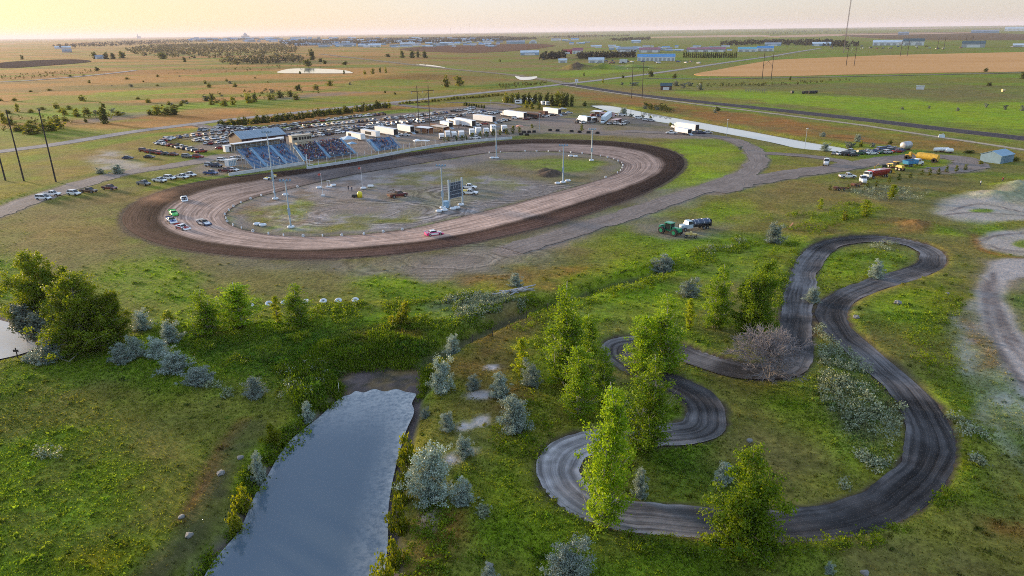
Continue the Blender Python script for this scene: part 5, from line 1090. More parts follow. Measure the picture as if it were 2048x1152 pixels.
# wrecked and parked cars of the machinery yard
JK = [(1668, 309, 'hatch', 'silver', 60), (1681, 310, 'sedan', 'white', 20), (1694, 311, 'suv', 'black', -10), (1707, 312, 'sedan', 'black', 0), (1700, 306, 'pickup', 'silver', 30), (1716, 309, 'pickup', 'green', 10), (1726, 307, 'sedan', 'navy', 40), (1737, 305, 'hatch', 'silver', 20), (1744, 309, 'sedan', 'white', 5), (1752, 305, 'sedan', 'blue', -30), (1762, 301, 'suv', 'blue', 20), (1770, 299, 'sedan', 'navy', 10), (1778, 297, 'sedan', 'blue', 40), (1766, 307, 'sedan', 'green', 15), (1775, 307, 'suv', 'silver', 25), (1784, 304, 'suv', 'navy', -20), (1795, 305, 'sedan', 'red', 5), (1790, 299, 'sedan', 'grey', 15), (1801, 303, 'hatch', 'blue', 10)]
JL = ['tilted at the left end of the wreck line', 'second at the left end of the wreck line', 'between a white sedan and a black sedan of the wrecks', 'foremost in the left half of the wrecks', 'behind the two black wrecks', 'just right of the black wrecks', 'behind the gap in the middle of the wrecks', 'in the middle of the wrecks, rear', 'in the middle of the wrecks, front', 'turned across the middle of the wrecks', 'in the rear left of the upper wrecks', 'in the rear middle of the upper wrecks', 'in the rear right of the upper wrecks', 'in the front right of the middle wrecks', 'right of the green sedan wreck', 'below the upper wrecks', 'beside the silver tank', 'above the red wreck', 'jammed against the silver tank']
for (x, y, k, c, a), l in zip(JK, JL): car(x, y, k, c, a, '%s %s %s' % (c, NICE[k], l), 'wrecked cars of the yard')
# pit cars
PK = [(798, 271, 'sedan', 'white', 20, 'white race-worn sedan beside the ramp of the first hauler'), (812, 272, 'sedan', 'silver', -20, 'silver stock car beside the second hauler'), (830, 266, 'hatch', 'black', 10, 'black stock car in front of the open brown awning'), (857, 264, 'sedan', 'white', -10, 'white sedan parked at the awning corner'), (887, 261, 'pickup', 'white', 0, 'white pickup at the right awning'), (932, 252, 'sedan', 'white', 0, 'white car along the long hauler, left one'), (940, 253, 'sedan', 'silver', 0, 'silver car along the long hauler, right one'), (956, 252, 'suv', 'white', 10, 'white suv in front of the middle hauler'), (970, 249, 'sedan', 'red', 0, 'red stock car under the middle hauler tail'), (998, 246, 'sedan', 'grey', 0, 'grey sedan right of the middle hauler'), (1006, 243, 'pickup', 'white', -10, 'white pickup at the tail of the middle hauler'), (1015, 242, 'sedan', 'black', 5, 'black sedan in the gap between haulers'), (1031, 238, 'suv', 'white', 0, 'white suv beside the semi trailer'), (1053, 240, 'sedan', 'maroon', 0, 'maroon stock car by the open red trailer'), (1066, 237, 'sedan', 'silver', -10, 'silver sedan by the open red trailer'), (1080, 235, 'pickup', 'grey', 0, 'grey pickup in the right pits'), (1092, 234, 'suv', 'white', 0, 'white suv in the right pits'), (1105, 232, 'sedan', 'black', 10, 'black sedan below the rearmost white trailer'), (1128, 229, 'sedan', 'grey', 5, 'grey sedan right of the rearmost trailer, left of a pair'), (1138, 227, 'sedan', 'silver', 5, 'silver sedan right of the rearmost trailer, right of a pair'),
  (1158, 246, 'pickup', 'black', 45, 'black pickup at the front of the small box truck'), (1166, 247, 'suv', 'white', 40, 'white suv between black pickup and awning'), (1183, 246, 'sedan', 'grey', 40, 'grey sedan under the small awning'), (1191, 244, 'suv', 'grey', 40, 'grey suv left of the white semi'), (1220, 249, 'sedan', 'silver', 50, 'silver sedan right of the white semi'), (1233, 249, 'suv', 'white', 50, 'white suv under the pink awning'), (1246, 250, 'pickup', 'white', 45, 'white pickup in the group right of the semi'), (1253, 247, 'suv', 'grey', 45, 'grey suv at the right end of the canal group'), (1225, 232, 'pickup', 'white', 0, 'white pickup beside the pale canal trailer'), (1244, 232, 'suv', 'white', 0, 'white suv left of the dark round bush'), (1187, 232, 'hatch', 'red', 20, 'red stock car in front of the dark canopy'), (1198, 233, 'hatch', 'blue', 20, 'blue stock car in front of the dark canopy'), (1390, 267, 'sedan', 'grey', 5, 'grey sedan right of the pair of big white haulers'), (1402, 268, 'suv', 'navy', 5, 'navy suv second right of the big haulers'), (1415, 267, 'sedan', 'silver', 5, 'silver sedan at the end right of the big haulers')]
for x, y, k, c, a, l in PK: car(x, y, k, c, a, l, 'cars in the pits', None, False)
# dirt-track race cars: low wedge body, hooped roof, tall rear spoiler
def race_car(p, ang, cols, label, stock=False, tilt=0):
    o = empty('race_car', p, R(ang), label, 'race car', 'race cars on the oval'); A, B_, C_ = cols
    b = MB()
    if stock: b.loft([ring(-2.4, .9, .3, .92, top=.95), ring(-1.2, .95, .25, .95), ring(.9, .95, .25, .90), ring(2.2, .9, .25, .72), ring(2.45, .8, .3, .6)], 0)
    else: b.loft([ring(-2.35, 1.0, .3, 1.02, top=.97), ring(-1.0, 1.04, .2, .98, top=.95), ring(.8, 1.04, .18, .86, top=.95), ring(2.2, 1.0, .16, .52, top=.95), ring(2.5, .96, .16, .30, top=.97)], 0)
    b.obj('body', A, o)
    pn = MB()
    for s in (-1, 1): pn.box(-1.7, .9, s * 1.055 - .012, s * 1.055 + .012, .34, .82, 0)
    pn.obj('side_panel', B_, o)
    h = MB(); h.add([(1.0, -.8, .88 if stock else .845), (2.2, -.7, .745 if stock else .545), (2.2, .7, .745 if stock else .545), (1.0, .8, .88 if stock else .845)], [(0, 1, 2, 3)], 0); 
    h.box(1.05, 1.5, -.25, .25, .8, .98, 0, None, .05); h.obj('hood_scoop', B_, o)
    r = MB(); r.box(-1.05, .25, -.70, .70, 1.30, 1.36, 0, None, .06)
    for x0_, x1_ in ((-1.55, -.98), (.75, .2)):
        for s in (-1, 1): r.tube([(x0_, s * .78, .94), (x1_, s * .66, 1.31)], .05, 4, 0)
    r.obj('roof', C_, o)
    g = MB(); ghouse(g, -1.45, -.95, .18, .70, .92, 1.30, .74, .62, 0); g.obj('cockpit', BLACK, o)
    s_ = MB(); s_.add([(-2.38, -.98, 1.0), (-2.38, .98, 1.0), (-2.62, .98, 1.28), (-2.62, -.98, 1.28)], [(0, 1, 2, 3), (3, 2, 1, 0)], 0)
    for s in (-1, 1): s_.box(-2.62, -1.9, s * .98 - .015, s * .98 + .015, .98, 1.22, 0)
    s_.obj('spoiler', B_, o)
    w = MB(); w.wheel(0, 0, 0, .36, .30, 0, 14); w.wheel(0, .03, 0, .2, .28, 1, 8); w.wheel(0, -.03, 0, .2, .28, 1, 8); wm = w.mesh('wheel', [TYRE, RIM])
    for x in (-1.4, 1.45):
        for s in (-1, 1): q = link('wheel', wm, o); q.location = (x, s * .93, .36)
    return o
PINK = paint('hot_pink', (.75, .03, .22)); LIME = paint('lime', (.08, .55, .10)); VIOL = paint('violet', (.22, .10, .5)); YEL = paint('yellow', (.70, .52, .03))
wh, rdp, blp, bk, nv = PM['white'], PM['red'], PM['blue'], PM['black'], PM['navy']
for px, py, (hx, hy), cols, lb, st in [
  (868, 470, (890, 467), (PINK, wh, wh), 'hot pink and white race car alone on the front straight', False), (348, 430, (356, 438), (LIME, LIME, LIME), 'bright green stock car high in the left turn', True),
  (344, 444, (352, 450), (wh, blp, bk), 'white and blue race car pressed against the outer cushion', False), (366, 458, (378, 461), (wh, rdp, wh), 'white race car with red hood patches leading the left turn', False),
  (409, 449, (420, 452), (nv, wh, bk), 'dark blue and white race car low in the left turn', False), (369, 401, (371, 406), (wh, bk, wh), 'white race car sliding into the left turn behind the green one', False), (540, 358, (528, 361), (wh, YEL, bk), 'white and yellow race car on the back straight by the light pole', True)]:
    p = T(px, py); q = T(hx, hy); race_car(p, math.degrees(math.atan2(q.y - p.y, q.x - p.x)), cols, lb, st)
# infield service vehicles
def tow_truck(px, py, ang, label):
    o = car(px, py, 'pickup', 'maroon', ang, label, None, None, True, 1.12); o.name = 'tow_truck'; o['category'] = 'tow truck'
    d = MB(); d.box(-3.1, -.7, -.98, .98, 1.0, 1.25, 0); d.tube([(-.9, -.6, 1.2), (-1.2, 0, 2.4), (-.9, .6, 1.2)], .07, 5, 0); d.tube([(-1.2, 0, 2.4), (-3.3, 0, 2.0)], .08, 5, 0); d.tube([(-1.2, 0, 2.4), (-2.6, -.5, 1.2)], .05, 4, 0)
    d.obj('wrecker_boom', M('rust_steel', (.16, .085, .05), .8, .2, .4, 3), o)
    return o
tow_truck(796, 394, heading(796, 394, 814, 391), 'dark red tow truck parked in the middle of the infield')
car(937, 378, 'pickup', 'white', -10, 'white pickup on the infield behind the scoreboard')
o = car(939, 389, 'pickup', 'white', -14, 'white pickup with a yellow and red load behind the scoreboard'); o.name = 'safety_truck'
m_ = MB(); m_.box(-2.7, -.7, -.78, .78, 1.08, 1.5, 0, None, .08); m_.box(-3.3, -2.95, -.8, .8, .5, 1.2, 1); m_.obj('load', [YEL, PM['red']], o)
# tractor, tank truck and grader on the worn pad south-east of the oval
TG = paint('tractor_green', (.02, .26, .13))
def big_tractor(px, py, ang):
    o = empty('tractor', G(px, py), R(ang), 'green four-wheel-drive tractor on the worn pad beside the oval', 'tractor')
    b = MB(); b.box(.6, 3.1, -.62, .62, 1.1, 2.05, 0, None, .1); b.box(-3.0, -.9, -.75, .75, .95, 1.45, 0, None, .06); b.box(-1.0, .7, -.4, .4, .8, 1.3, 0); b.box(-3.2, -2.6, -.9, .9, 1.2, 2.0, 0, None, .06); b.obj('body', TG, o)
    c = MB(); c.box(-1.35, .55, -.85, .85, 1.4, 2.95, 0, None, .1); cb = c.obj('cab', GLASS, o)
    r = MB(); r.box(-1.5, .7, -.95, .95, 2.96, 3.14, 0, None, .12)
    for x in (-1.3, .5):
        for s in (-1, 1): r.tube([(x, s * .86, 1.4), (x * .95, s * .78, 2.98)], .06, 4, 0)
    r.obj('cab_roof', TG, o)
    e = MB(); e.tube([(2.0, .45, 2.0), (2.0, .45, 3.1)], .08, 6); e.obj('exhaust', BLACK, o)
    w = MB(); w.wheel(0, 0, 0, .92, .75, 0, 18); w.wheel(0, .05, 0, .5, .72, 1, 12); w.wheel(0, -.05, 0, .5, .72, 1, 12); wm = w.mesh('wheel', [TYRE, TG])
    f = MB()
    for x in (1.9, -2.0):
        for s in (-1, 1): q = link('wheel', wm, o); q.location = (x, s * 1.15, .92)
big_tractor(1341, 468, heading(1330, 463, 1356, 469))
def truck_cab(o, x, hw, z, mat, hood=True, big=1.0):
    b = MB()
    if hood: b.loft([ring(x + .1, hw * .8, .7, 1.75), ring(x + 1.5, hw * .72, .7, 1.62), ring(x + 1.75, hw * .66, .75, 1.4)], 0)
    b.box(x - 1.6, x + .1, -hw, hw, .75, 1.75, 0); b.box(x - 1.5, x - .15, -hw * .9, hw * .9, 2.55, 2.68, 0, None, .08)
    for xx in (x - 1.5, x - .1):
        for s in (-1, 1): b.tube([(xx, s * hw * .93, 1.74), (xx - .1 * (xx > x - 1), s * hw * .86, 2.58)], .06, 4, 0)
    b.box(x + 1.7, x + 1.85, -hw * .9, hw * .9, .5, .8, 1); b.obj('cab', [mat, CHROME], o)
    g = MB(); ghouse(g, x - 1.5, x - 1.45, x - .25, x + .02, 1.74, 2.56, hw * .94, hw * .84, 0); g.obj('cab_windows', GLASS, o)
def wheels(o, xs, hw, r=.5, w_=.3):
    w = MB(); w.wheel(0, 0, 0, r, w_, 0, 14); w.wheel(0, .03, 0, r * .5, w_ * .9, 1, 8); w.wheel(0, -.03, 0, r * .5, w_ * .9, 1, 8); wm = w.mesh('wheel', [TYRE, RIM])
    for x in xs:
        for s in (-1, 1): q = link('wheel', wm, o); q.location = (x, s * (hw - w_ / 2), r)
def tank_truck(px, py, ang):
    o = empty('tank_truck', G(px, py), R(ang), 'old pale-cabbed tank truck with a dark tank behind the green tractor', 'truck')
    truck_cab(o, 2.6, 1.1, 0, M('faded_blue', (.42, .52, .58), .5, 0, .15, 2))
    t = MB(); n = 14
    t.loft([[(x, 1.2 * k * math.cos(a), 1.95 + .85 * k * math.sin(a)) for a in [2 * math.pi * i / n for i in range(n)]] for x, k in ((-4.3, .9), (-4.2, 1), (.7, 1), (.8, .9))], 0)
    t.obj('tank', M('dark_tank', (.06, .085, .14), .35, .3, .25, 1), o)
    b = MB()
    for x in (-3.9, -2.2, -.6, .5): b.loft([[(x + dx, 1.23 * math.cos(a), 1.95 + .88 * math.sin(a)) for a in [2 * math.pi * i / n for i in range(n)]] for dx in (-.06, .06)], 0)
    b.box(-4.4, 1.0, -.45, .45, .75, 1.12, 1); b.box(-4.6, -4.3, -1.1, 1.1, .7, 2.6, 1); b.obj('tank_bands', [CHROME, BLACK], o)
    wheels(o, (-3.4, -2.3, 3.3), 1.15, .5)
tank_truck(1388, 459, heading(1400, 457, 1372, 460))
def grader_tow(px, py, ang):
    o = empty('tow_grader', G(px, py), R(ang), 'small yellow towed grader in front of the tank truck', 'grader')
    b = MB(); b.box(-1.6, 1.2, -.5, .5, .75, 1.15, 0, None, .05); b.tube([(1.2, 0, .9), (2.7, 0, .6)], .1, 5, 0); b.tube([(-.6, -1.1, .5), (.3, 1.1, .5)], .08, 5, 0); b.box(-.5, .1, -.6, .6, 1.15, 1.5, 0, None, .06); b.obj('frame', M('dull_yellow', (.55, .42, .14), .6, 0, .25, 2), o)
    d = MB(); d.box(-.35, -.25, -1.4, 1.4, .1, .6, 0); d.obj('blade', M('worn_steel', (.22, .21, .20), .5, .5, .3, 3), o)
    wheels(o, (-1.4, 1.0), .8, .36, .24)
grader_tow(1383, 475, heading(1370, 473, 1400, 475))
# machinery yard on the right
RUST = M('rusty_iron', (.15, .06, .035), .9, .1, .45, 2); YM = M('machine_yellow', (.55, .34, .035), .55, 0, .22, 1.5); SB = paint('sky_blue', (.06, .26, .50))
def flatbed(px, py, ang):
    o = empty('service_truck', G(px, py), R(ang), 'white service truck with a tank on its bed at the yard junction', 'truck')
    truck_cab(o, 1.6, 1.0, 0, PM['white'])
    b = MB(); b.box(-3.4, 0, -1.1, 1.1, .85, 1.05, 0); b.obj('bed', BLACK, o); t = MB(); t.tube([(-3.0, 0, 1.7), (-.5, 0, 1.7)], .68, 14, 0); t.obj('tank', PM['silver'], o); wheels(o, (-2.4, 2.4), 1.05, .44)
flatbed(1652, 330, -115)
def dump_truck(px, py, ang):
    o = empty('dump_truck', G(px, py), R(ang), 'dump truck with white cab and sky-blue box in the yard', 'truck')
    truck_cab(o, 2.8, 1.2, 0, PM['white']); b = MB()
    b.add([(-4.3, -1.25, 1.1), (.9, -1.25, 1.1), (.9, 1.25, 1.1), (-4.3, 1.25, 1.1), (-4.6, -1.3, 2.4), (1.0, -1.3, 2.5), (1.0, 1.3, 2.5), (-4.6, 1.3, 2.4)], [(3, 2, 1, 0), (0, 1, 5, 4), (1, 2, 6, 5), (2, 3, 7, 6), (3, 0, 4, 7)], 0)
    for x in (-3.4, -2, -.6): 
        for s in (-1, 1): b.box(x - .07, x + .07, s * 1.31 - .05, s * 1.31 + .05, 1.1, 2.4, 0)
    b.box(-4.3, .9, -1.2, 1.2, 1.9, 1.95, 1); b.obj('box', [SB, M('load_soil', (.12, .09, .07), 1, 0, .3, 2)], o)
    f = MB(); f.box(-4.2, 4.2, -.5, .5, .7, 1.05, 0); f.obj('chassis', BLACK, o); wheels(o, (-3.2, -2.1, 3.5), 1.2, .5)
dump_truck(1826, 332, heading(1806, 333, 1850, 328))
def water_wagon(px, py, ang):
    o = empty('tank_wagon', G(px, py), R(ang), 'long yellow tank wagon behind the dump truck', 'tanker')
    t = MB(); t.tube([(-4.6, 0, 2.0), (-4.6, 0, 2.0), (3.2, 0, 2.0), (3.2, 0, 2.0)], [.9, 1.25, 1.25, .9], 16, 0); t.box(-3, 2.5, -.35, .35, 3.2, 3.36, 0); t.obj('tank', YM, o)
    g = MB(); g.tube([(3.2, 0, 1.6), (5.0, 0, 2.6), (6.2, 0, 1.4)], [.3, .28, .2], 8, 0); g.box(5.4, 7.6, -.8, .8, 1.2, 2.0, 0, None, .1); g.box(5.4, 6.4, -.7, .7, 2.0, 3.1, 0, None, .1); g.obj('tractor_unit', YM, o)
    wheels(o, (-3.6, 6.6), 1.5, .95, .6)
water_wagon(1850, 323, heading(1880, 323, 1822, 316))
def motor_grader(px, py, ang):
    o = empty('motor_grader', G(px, py), R(ang), 'yellow motor grader left of the dump truck', 'grader')
    b = MB(); b.box(-3.6, -.9, -.7, .7, 1.0, 2.0, 0, None, .1); b.tube([(-.6, 0, 2.0), (2.2, 0, 1.9), (4.4, 0, 1.2)], .2, 6, 0); b.box(-.9, -.6, -.6, .6, 1, 2.0, 0); b.tube([(1.4, -.8, .9), (1.4, .8, .9)], .12, 6, 0); b.tube([(1.4, 0, .9), (1.2, 0, 2.0)], .1, 5, 0); b.obj('frame', YM, o)
    c = MB(); c.box(-.9, .6, -.75, .75, 1.7, 2.9, 0, None, .08); cc = c.obj('cab', GLASS, o); r = MB(); r.box(-1.0, .7, -.85, .85, 2.9, 3.05, 0, None, .08); r.obj('cab_roof', YM, o)
    d = MB(); d.box(.9, 1.05, -1.9, 1.9, .25, .95, 0); d.obj('blade', RUST, o); wheels(o, (-3.0, -1.5, 4.2), 1.15, .62, .4)
motor_grader(1790, 339, heading(1806, 341, 1770, 333))
def backhoe(px, py, ang):
    o = empty('backhoe', G(px, py), R(ang), 'yellow backhoe loader with a dark green cab behind the red truck', 'backhoe')
    b = MB(); b.box(-1.0, 2.2, -.6, .6, .9, 1.7, 0, None, .08); b.tube([(1.2, -.7, 1.5), (3.0, -.7, .7)], .1, 5, 0); b.tube([(1.2, .7, 1.5), (3.0, .7, .7)], .1, 5, 0); b.tube([(-1.2, 0, 1.0), (-2.2, 0, 3.0), (-3.4, 0, 1.8), (-3.2, 0, .8)], .14, 6, 0); b.obj('body', YM, o)
    c = MB(); c.box(-1.0, .6, -.7, .7, 1.6, 2.8, 0, None, .06); c.obj('cab', M('green_glass', (.02, .06, .04), .2, 0, .2, 2), o); r = MB(); r.box(-1.1, .7, -.8, .8, 2.8, 2.92, 0); r.obj('cab_roof', BLACK, o)
    k = MB(); k.add([(2.8, -1.1, .2), (2.8, 1.1, .2), (3.7, 1.1, .2), (3.7, -1.1, .2), (2.8, -1.1, 1.1), (2.8, 1.1, 1.1)], [(0, 1, 2, 3), (0, 4, 5, 1), (0, 3, 4), (1, 5, 2)], 0); k.obj('bucket', YM, o); wheels(o, (-.6, 1.9), 1.1, .62, .4)
backhoe(1768, 345, -25)
def red_truck(px, py, ang):
    o = empty('grain_truck', G(px, py), R(ang), 'white-cabbed truck with a red hopper trailer at the yard edge', 'truck')
    truck_cab(o, 4.0, 1.15, 0, PM['white'], False); b = MB(); hp = paint('hopper_red', (.30, .02, .03))
    b.add([(-6.2, -.5, .9), (1.7, -.5, .9), (1.7, .5, .9), (-6.2, .5, .9), (-6.5, -1.3, 2.1), (2.0, -1.3, 2.1), (2.0, 1.3, 2.1), (-6.5, 1.3, 2.1), (-6.5, -1.3, 2.9), (2.0, -1.3, 2.9), (2.0, 1.3, 2.9), (-6.5, 1.3, 2.9)], [(3, 2, 1, 0), (0, 1, 5, 4), (1, 2, 6, 5), (2, 3, 7, 6), (3, 0, 4, 7), (4, 5, 9, 8), (5, 6, 10, 9), (6, 7, 11, 10), (7, 4, 8, 11), (8, 9, 10, 11)], 0)
    for x in (-2.5, .2): b.box(x - .7, x + .7, -.6, .6, 2.9, 2.98, 1)
    for x in (-4.8, -3.3, -1.8, -.3, 1.2):
        for s in (-1, 1): b.box(x - .05, x + .05, s * 1.31 - .03, s * 1.31 + .03, 2.1, 2.9, 0)
    b.obj('hopper', [hp, PM['white']], o); f = MB(); f.box(-6.4, 4.6, -.42, .42, .6, .88, 0); f.obj('chassis', RUST, o); wheels(o, (-5.6, -4.5, 1.4, 4.3), 1.15, .48)
red_truck(1747, 356, heading(1764, 351, 1728, 356))
def junk(px, py, ang, L, label):
    o = empty('old_trailer', G(px, py), R(ang), label, 'trailer'); b = MB()
    for s in (-1, 1): b.box(-L / 2, L / 2, s * .8 - .08, s * .8 + .08, .55, .75, 0)
    for i in range(5): b.box(-L / 2 + i * L / 4 - .06, -L / 2 + i * L / 4 + .06, -.72, .72, .58, .72, 0)
    b.tube([(L / 2, 0, .6), (L / 2 + 1.6, 0, .5)], .08, 5, 0); b.box(-L / 2, -L / 2 + 1.4, -.7, .7, .75, 1.2, 0, None, .1); b.obj('frame', RUST, o); wheels(o, (-L / 4, L * .1), 1.0, .4, .22)
junk(1682, 380, 8, 5, 'rusty bare trailer frame nearest the oval in the yard'); junk(1712, 373, 30, 4, 'small rusty trailer frame between the junk frame and the red truck')
o = empty('truck_cab', G(1726, 367), R(-100), 'old white truck cab standing on the grass before the red truck', 'truck'); truck_cab(o, 0, 1.0, 0, PM['white']); wheels(o, (-.9, 1.1), 1.0, .44)
def tank_obj(px, py, ang, r, L, mat, label, name='storage_tank'):
    o = empty(name, G(px, py), R(ang), label, 'tank'); t = MB(); t.tube([(-L / 2 - .3, 0, r + .3), (-L / 2, 0, r + .3), (L / 2, 0, r + .3), (L / 2 + .3, 0, r + .3)], [r * .6, r, r, r * .6], 16, 0); t.obj('shell', mat, o, True)
    s = MB()
    for x in (-L * .3, L * .3): s.box(x - .15, x + .15, -r * .8, r * .8, 0, .6, 0)
    s.obj('cradle', RUST, o)
tank_obj(1811, 300, 30, 1.7, 4.0, M('dull_metal', (.42, .42, .44), .4, .5, .2, 1.2), 'fat silver tank on its cradle at the end of the wrecks')
for i, (x, y, L) in enumerate([(1876, 304, 3.4), (1889, 304, 3.0), (1898, 306, 2.6)]): tank_obj(x, y, 5, .8, L, PM['white'], ['longest white tank, left of the three beside the yard', 'white tank in the middle of three beside the yard', 'shortest white tank, right of the three beside the yard'][i])
# ---------------------------------------------------------------- speedway structures
CONC = M('concrete', (.50, .52, .54), .85, 0, .16, .6); STEEL = M('galvanised', (.36, .42, .48), .45, .3, .15, 1.5); ALU = M('bleacher_sky_tint', (.10, .25, .46), .45, .25, .14, 1.2); STAIR = M('bleacher_stair', (.25, .42, .58), .5, .1, .12, 1)  # bleacher blue has the sky's reflection on aluminium put into the colour
WHITEM = M('white_sheet', (.76, .77, .78), .5, 0, .07, .8); WTYRE = M('white_painted_tyre', (.62, .66, .70), .7, 0, .22, 3); POLEM = M('pole_blue_grey', (.36, .46, .55), .45, .2, .12, 2); BROWNM = M('brown_siding', (.050, .018, .015), .7, 0, .18, .8); TINR = M('tin_roof', (.23, .30, .36), .38, .4, .14, .5); TANM = M('tan_panel', (.46, .40, .31), .7, 0, .1, 1); WOODP = M('tarred_pole', (.045, .035, .032), .9, 0, .25, 3); DARKIN = M('dark_interior', (.022, .018, .018), .9, 0, .3, 2)
SKIN = M('skin', (.42, .25, .18), .6, 0, .1, 5)
def frame2(a, b):
    """local frame: x from a to b, y away from the camera side"""
    a = Vector((a[0], a[1], 0)); b = Vector((b[0], b[1], 0)); d = (b - a); L = d.length; ang = math.atan2(d.y, d.x); return a, L, ang
def loc(o, x, y, z=0):
    c, s = math.cos(o.rotation_euler.z), math.sin(o.rotation_euler.z); return Vector((o.location.x + c * x - s * y, o.location.y + s * x + c * y, o.location.z + z))
# seated and standing people, each one continuous body
def remesh(mb, name, vox, mats, pick):
    me = mb.mesh(name + '_raw', mats); o = link('raw', me); md = o.modifiers.new('r', 'REMESH'); md.mode = 'VOXEL'; md.voxel_size = vox
    dg = bpy.context.evaluated_depsgraph_get(); out = bpy.data.meshes.new_from_object(o.evaluated_get(dg)); out.name = name
    bpy.data.objects.remove(o); bpy.data.meshes.remove(me); out.materials.clear()
    for m in mats: out.materials.append(m)
    for p in out.polygons: p.material_index = pick(p.center); p.use_smooth = True
    return out
JEAN = M('jeans', (.04, .055, .10), .9, 0, .2, 4)
def body(pose):
    b = MB()
    if pose == 'sit':
        for s in (-1, 1):
            b.tube([(0, s * .10, .46), (.42, s * .13, .50), (.45, s * .13, .08), (.56, s * .13, .05)], [.10, .085, .065, .05], 8)
            b.tube([(-.02, s * .19, .96), (.06, s * .27, .70), (.27, s * .17, .60)], [.065, .055, .045], 7)
        b.tube([(0, 0, .42), (-.02, 0, .62), (0, 0, .92), (0, 0, 1.04), (.01, 0, 1.10)], [.17, .16, .19, .12, .06], 10); b.tube([(.02, 0, 1.08), (.03, 0, 1.17), (.03, 0, 1.25), (.02, 0, 1.32)], [.06, .10, .105, .05], 9)
        return remesh(b, 'spectator', .045, [SKIN, JEAN, WHITEM], lambda c: 0 if c.z > 1.08 or (c.z < .66 and c.z > .56 and c.x > .2) else (1 if c.z < .58 and c.x > -.2 and (c.x > .12 or c.z < .5) else 2))
    for s in (-1, 1):
        b.tube([(0, s * .09, .90), (.02, s * .11, .48), (0, s * .12, .06), (.12, s * .13, .04)], [.10, .075, .05, .045], 8); b.tube([(0, s * .20, 1.42), (-.01, s * .27, 1.12), (.08, s * .25, .88)], [.06, .05, .04], 7)
    b.tube([(0, 0, .84), (0, 0, 1.1), (0, 0, 1.38), (0, 0, 1.48), (.01, 0, 1.54)], [.16, .15, .18, .12, .06], 10); b.tube([(.02, 0, 1.52), (.03, 0, 1.62), (.03, 0, 1.70), (.02, 0, 1.77)], [.06, .10, .105, .05], 9)
    return remesh(b, 'person', .04, [SKIN, JEAN, WHITEM], lambda c: 0 if c.z > 1.53 or (abs(c.y) > .2 and c.z < .98) else (1 if c.z < .93 else 2))
SIT, STAND = body('sit'), body('stand')
SHIRT = [M('shirt_%d' % i, c, .85, 0, .12, 4) for i, c in enumerate([(.03, .04, .09), (.025, .025, .03), (.28, .03, .035), (.60, .60, .62), (.05, .10, .28), (.12, .03, .05), (.30, .28, .30), (.06, .08, .07), (.34, .14, .07), (.10, .05, .13)])]
SHN = ['navy', 'black', 'red', 'white', 'blue', 'dark red', 'grey', 'dark green', 'rust', 'purple']
def person(me, p, rz, label, group, k, nm='spectator'):
    o = link(nm, me); o.location = p; o.rotation_euler = (0, 0, rz); o.material_slots[2].link = 'OBJECT'; o.material_slots[2].material = SHIRT[k]
    return tag(o, label, 'person', group)
RISE, RUN = .40, .74; CROWD = []; NS = [0]
def bleacher(name, pa, pb, rows, label, aisles, crowd, clabel, holes=()):
    a, L, ang = frame2(P(*pa, .6), P(*pb, .6)); o = empty('bleacher', (a.x, a.y, 0), ang, label, 'bleachers', 'bleachers along the back straight')
    s = MB(); f = MB()
    for r in range(rows):
        z = .85 + r * RISE; y = r * RUN
        s.box(0, L, y, y + .30, z + .38, z + .43, 0); s.box(0, L, y + .30, y + RUN - .04, z, z + .04, 0); s.box(0, L, y + RUN - .04, y + RUN, z, z + .30, 0)
    s.obj('benches', ALU, o)
    for i in range(int(L / 4) + 2):
        x = min(L - .1, i * L / (int(L / 4) + 1) + .05)
        f.tube([(x, .2, .75), (x, rows * RUN, .75 + rows * RISE)], .07, 4); 
        for r in range(0, rows + 1, 4): f.tube([(x, r * RUN + .2, 0), (x, r * RUN + .2, .75 + r * RISE)], .06, 4)
    f.obj('frame', STEEL, o)
    for x in aisles:
        st = MB()
        for r in range(rows): st.box(x * L - .65, x * L + .65, r * RUN - .1, r * RUN + RUN - .12, .87 + r * RISE, .87 + r * RISE + .42 * .98, 0)
        st.obj('aisle_steps', STAIR, o)
    g = MB(); top = rows * RISE + .85; yb = rows * RUN
    for (x0, y0, z0, x1, y1, z1) in [(0, 0, .85, 0, yb, top), (L, 0, .85, L, yb, top), (0, yb, top, L, yb, top), (0, -.4, .8, L, -.4, .8)]:
        n = max(2, int(math.hypot(x1 - x0, y1 - y0) / 2))
        for i in range(n + 1):
            t = i / n; p = (x0 + (x1 - x0) * t, y0 + (y1 - y0) * t, z0 + (z1 - z0) * t); g.tube([p, (p[0], p[1], p[2] + 1.1)], .035, 4)
        for hh in (.55, 1.1): g.tube([(x0, y0, z0 + hh), (x1, y1, z1 + hh)], .035, 4)
    g.obj('railing', STAIR, o)
    seats = [(r, i) for r in range(rows) for i in range(int(L / .62))]; rnd.shuffle(seats); k = 0
    for r, i in seats:
        if k >= crowd[0]: break
        x = (i + .5) * .62; d = fbm(np.array([x + len(name) * 7.]), np.array([r * 1.6]), 3.5, 4 + len(name), 2)[0]
        if any(abs(x - q * L) < .9 for q in aisles) or d < crowd[1] + rnd.uniform(-.05, .05): continue
        kk = rnd.choice((0, 0, 1, 1, 2, 3, 4, 4, 5, 6, 7, 8, 9)); NS[0] += 1
        if k % 3 == 2 and crowd[0] > 100: CROWD.append((loc(o, x, r * RUN + .2, .85 + r * RISE), ang - math.pi / 2 + rnd.uniform(-.3, .3), kk)); k += 1; continue
        person(SIT, loc(o, x, r * RUN + .2, .85 + r * RISE), ang - math.pi / 2 + rnd.uniform(-.3, .3), clabel, 'spectators on the ' + name, kk); k += 1
    return o
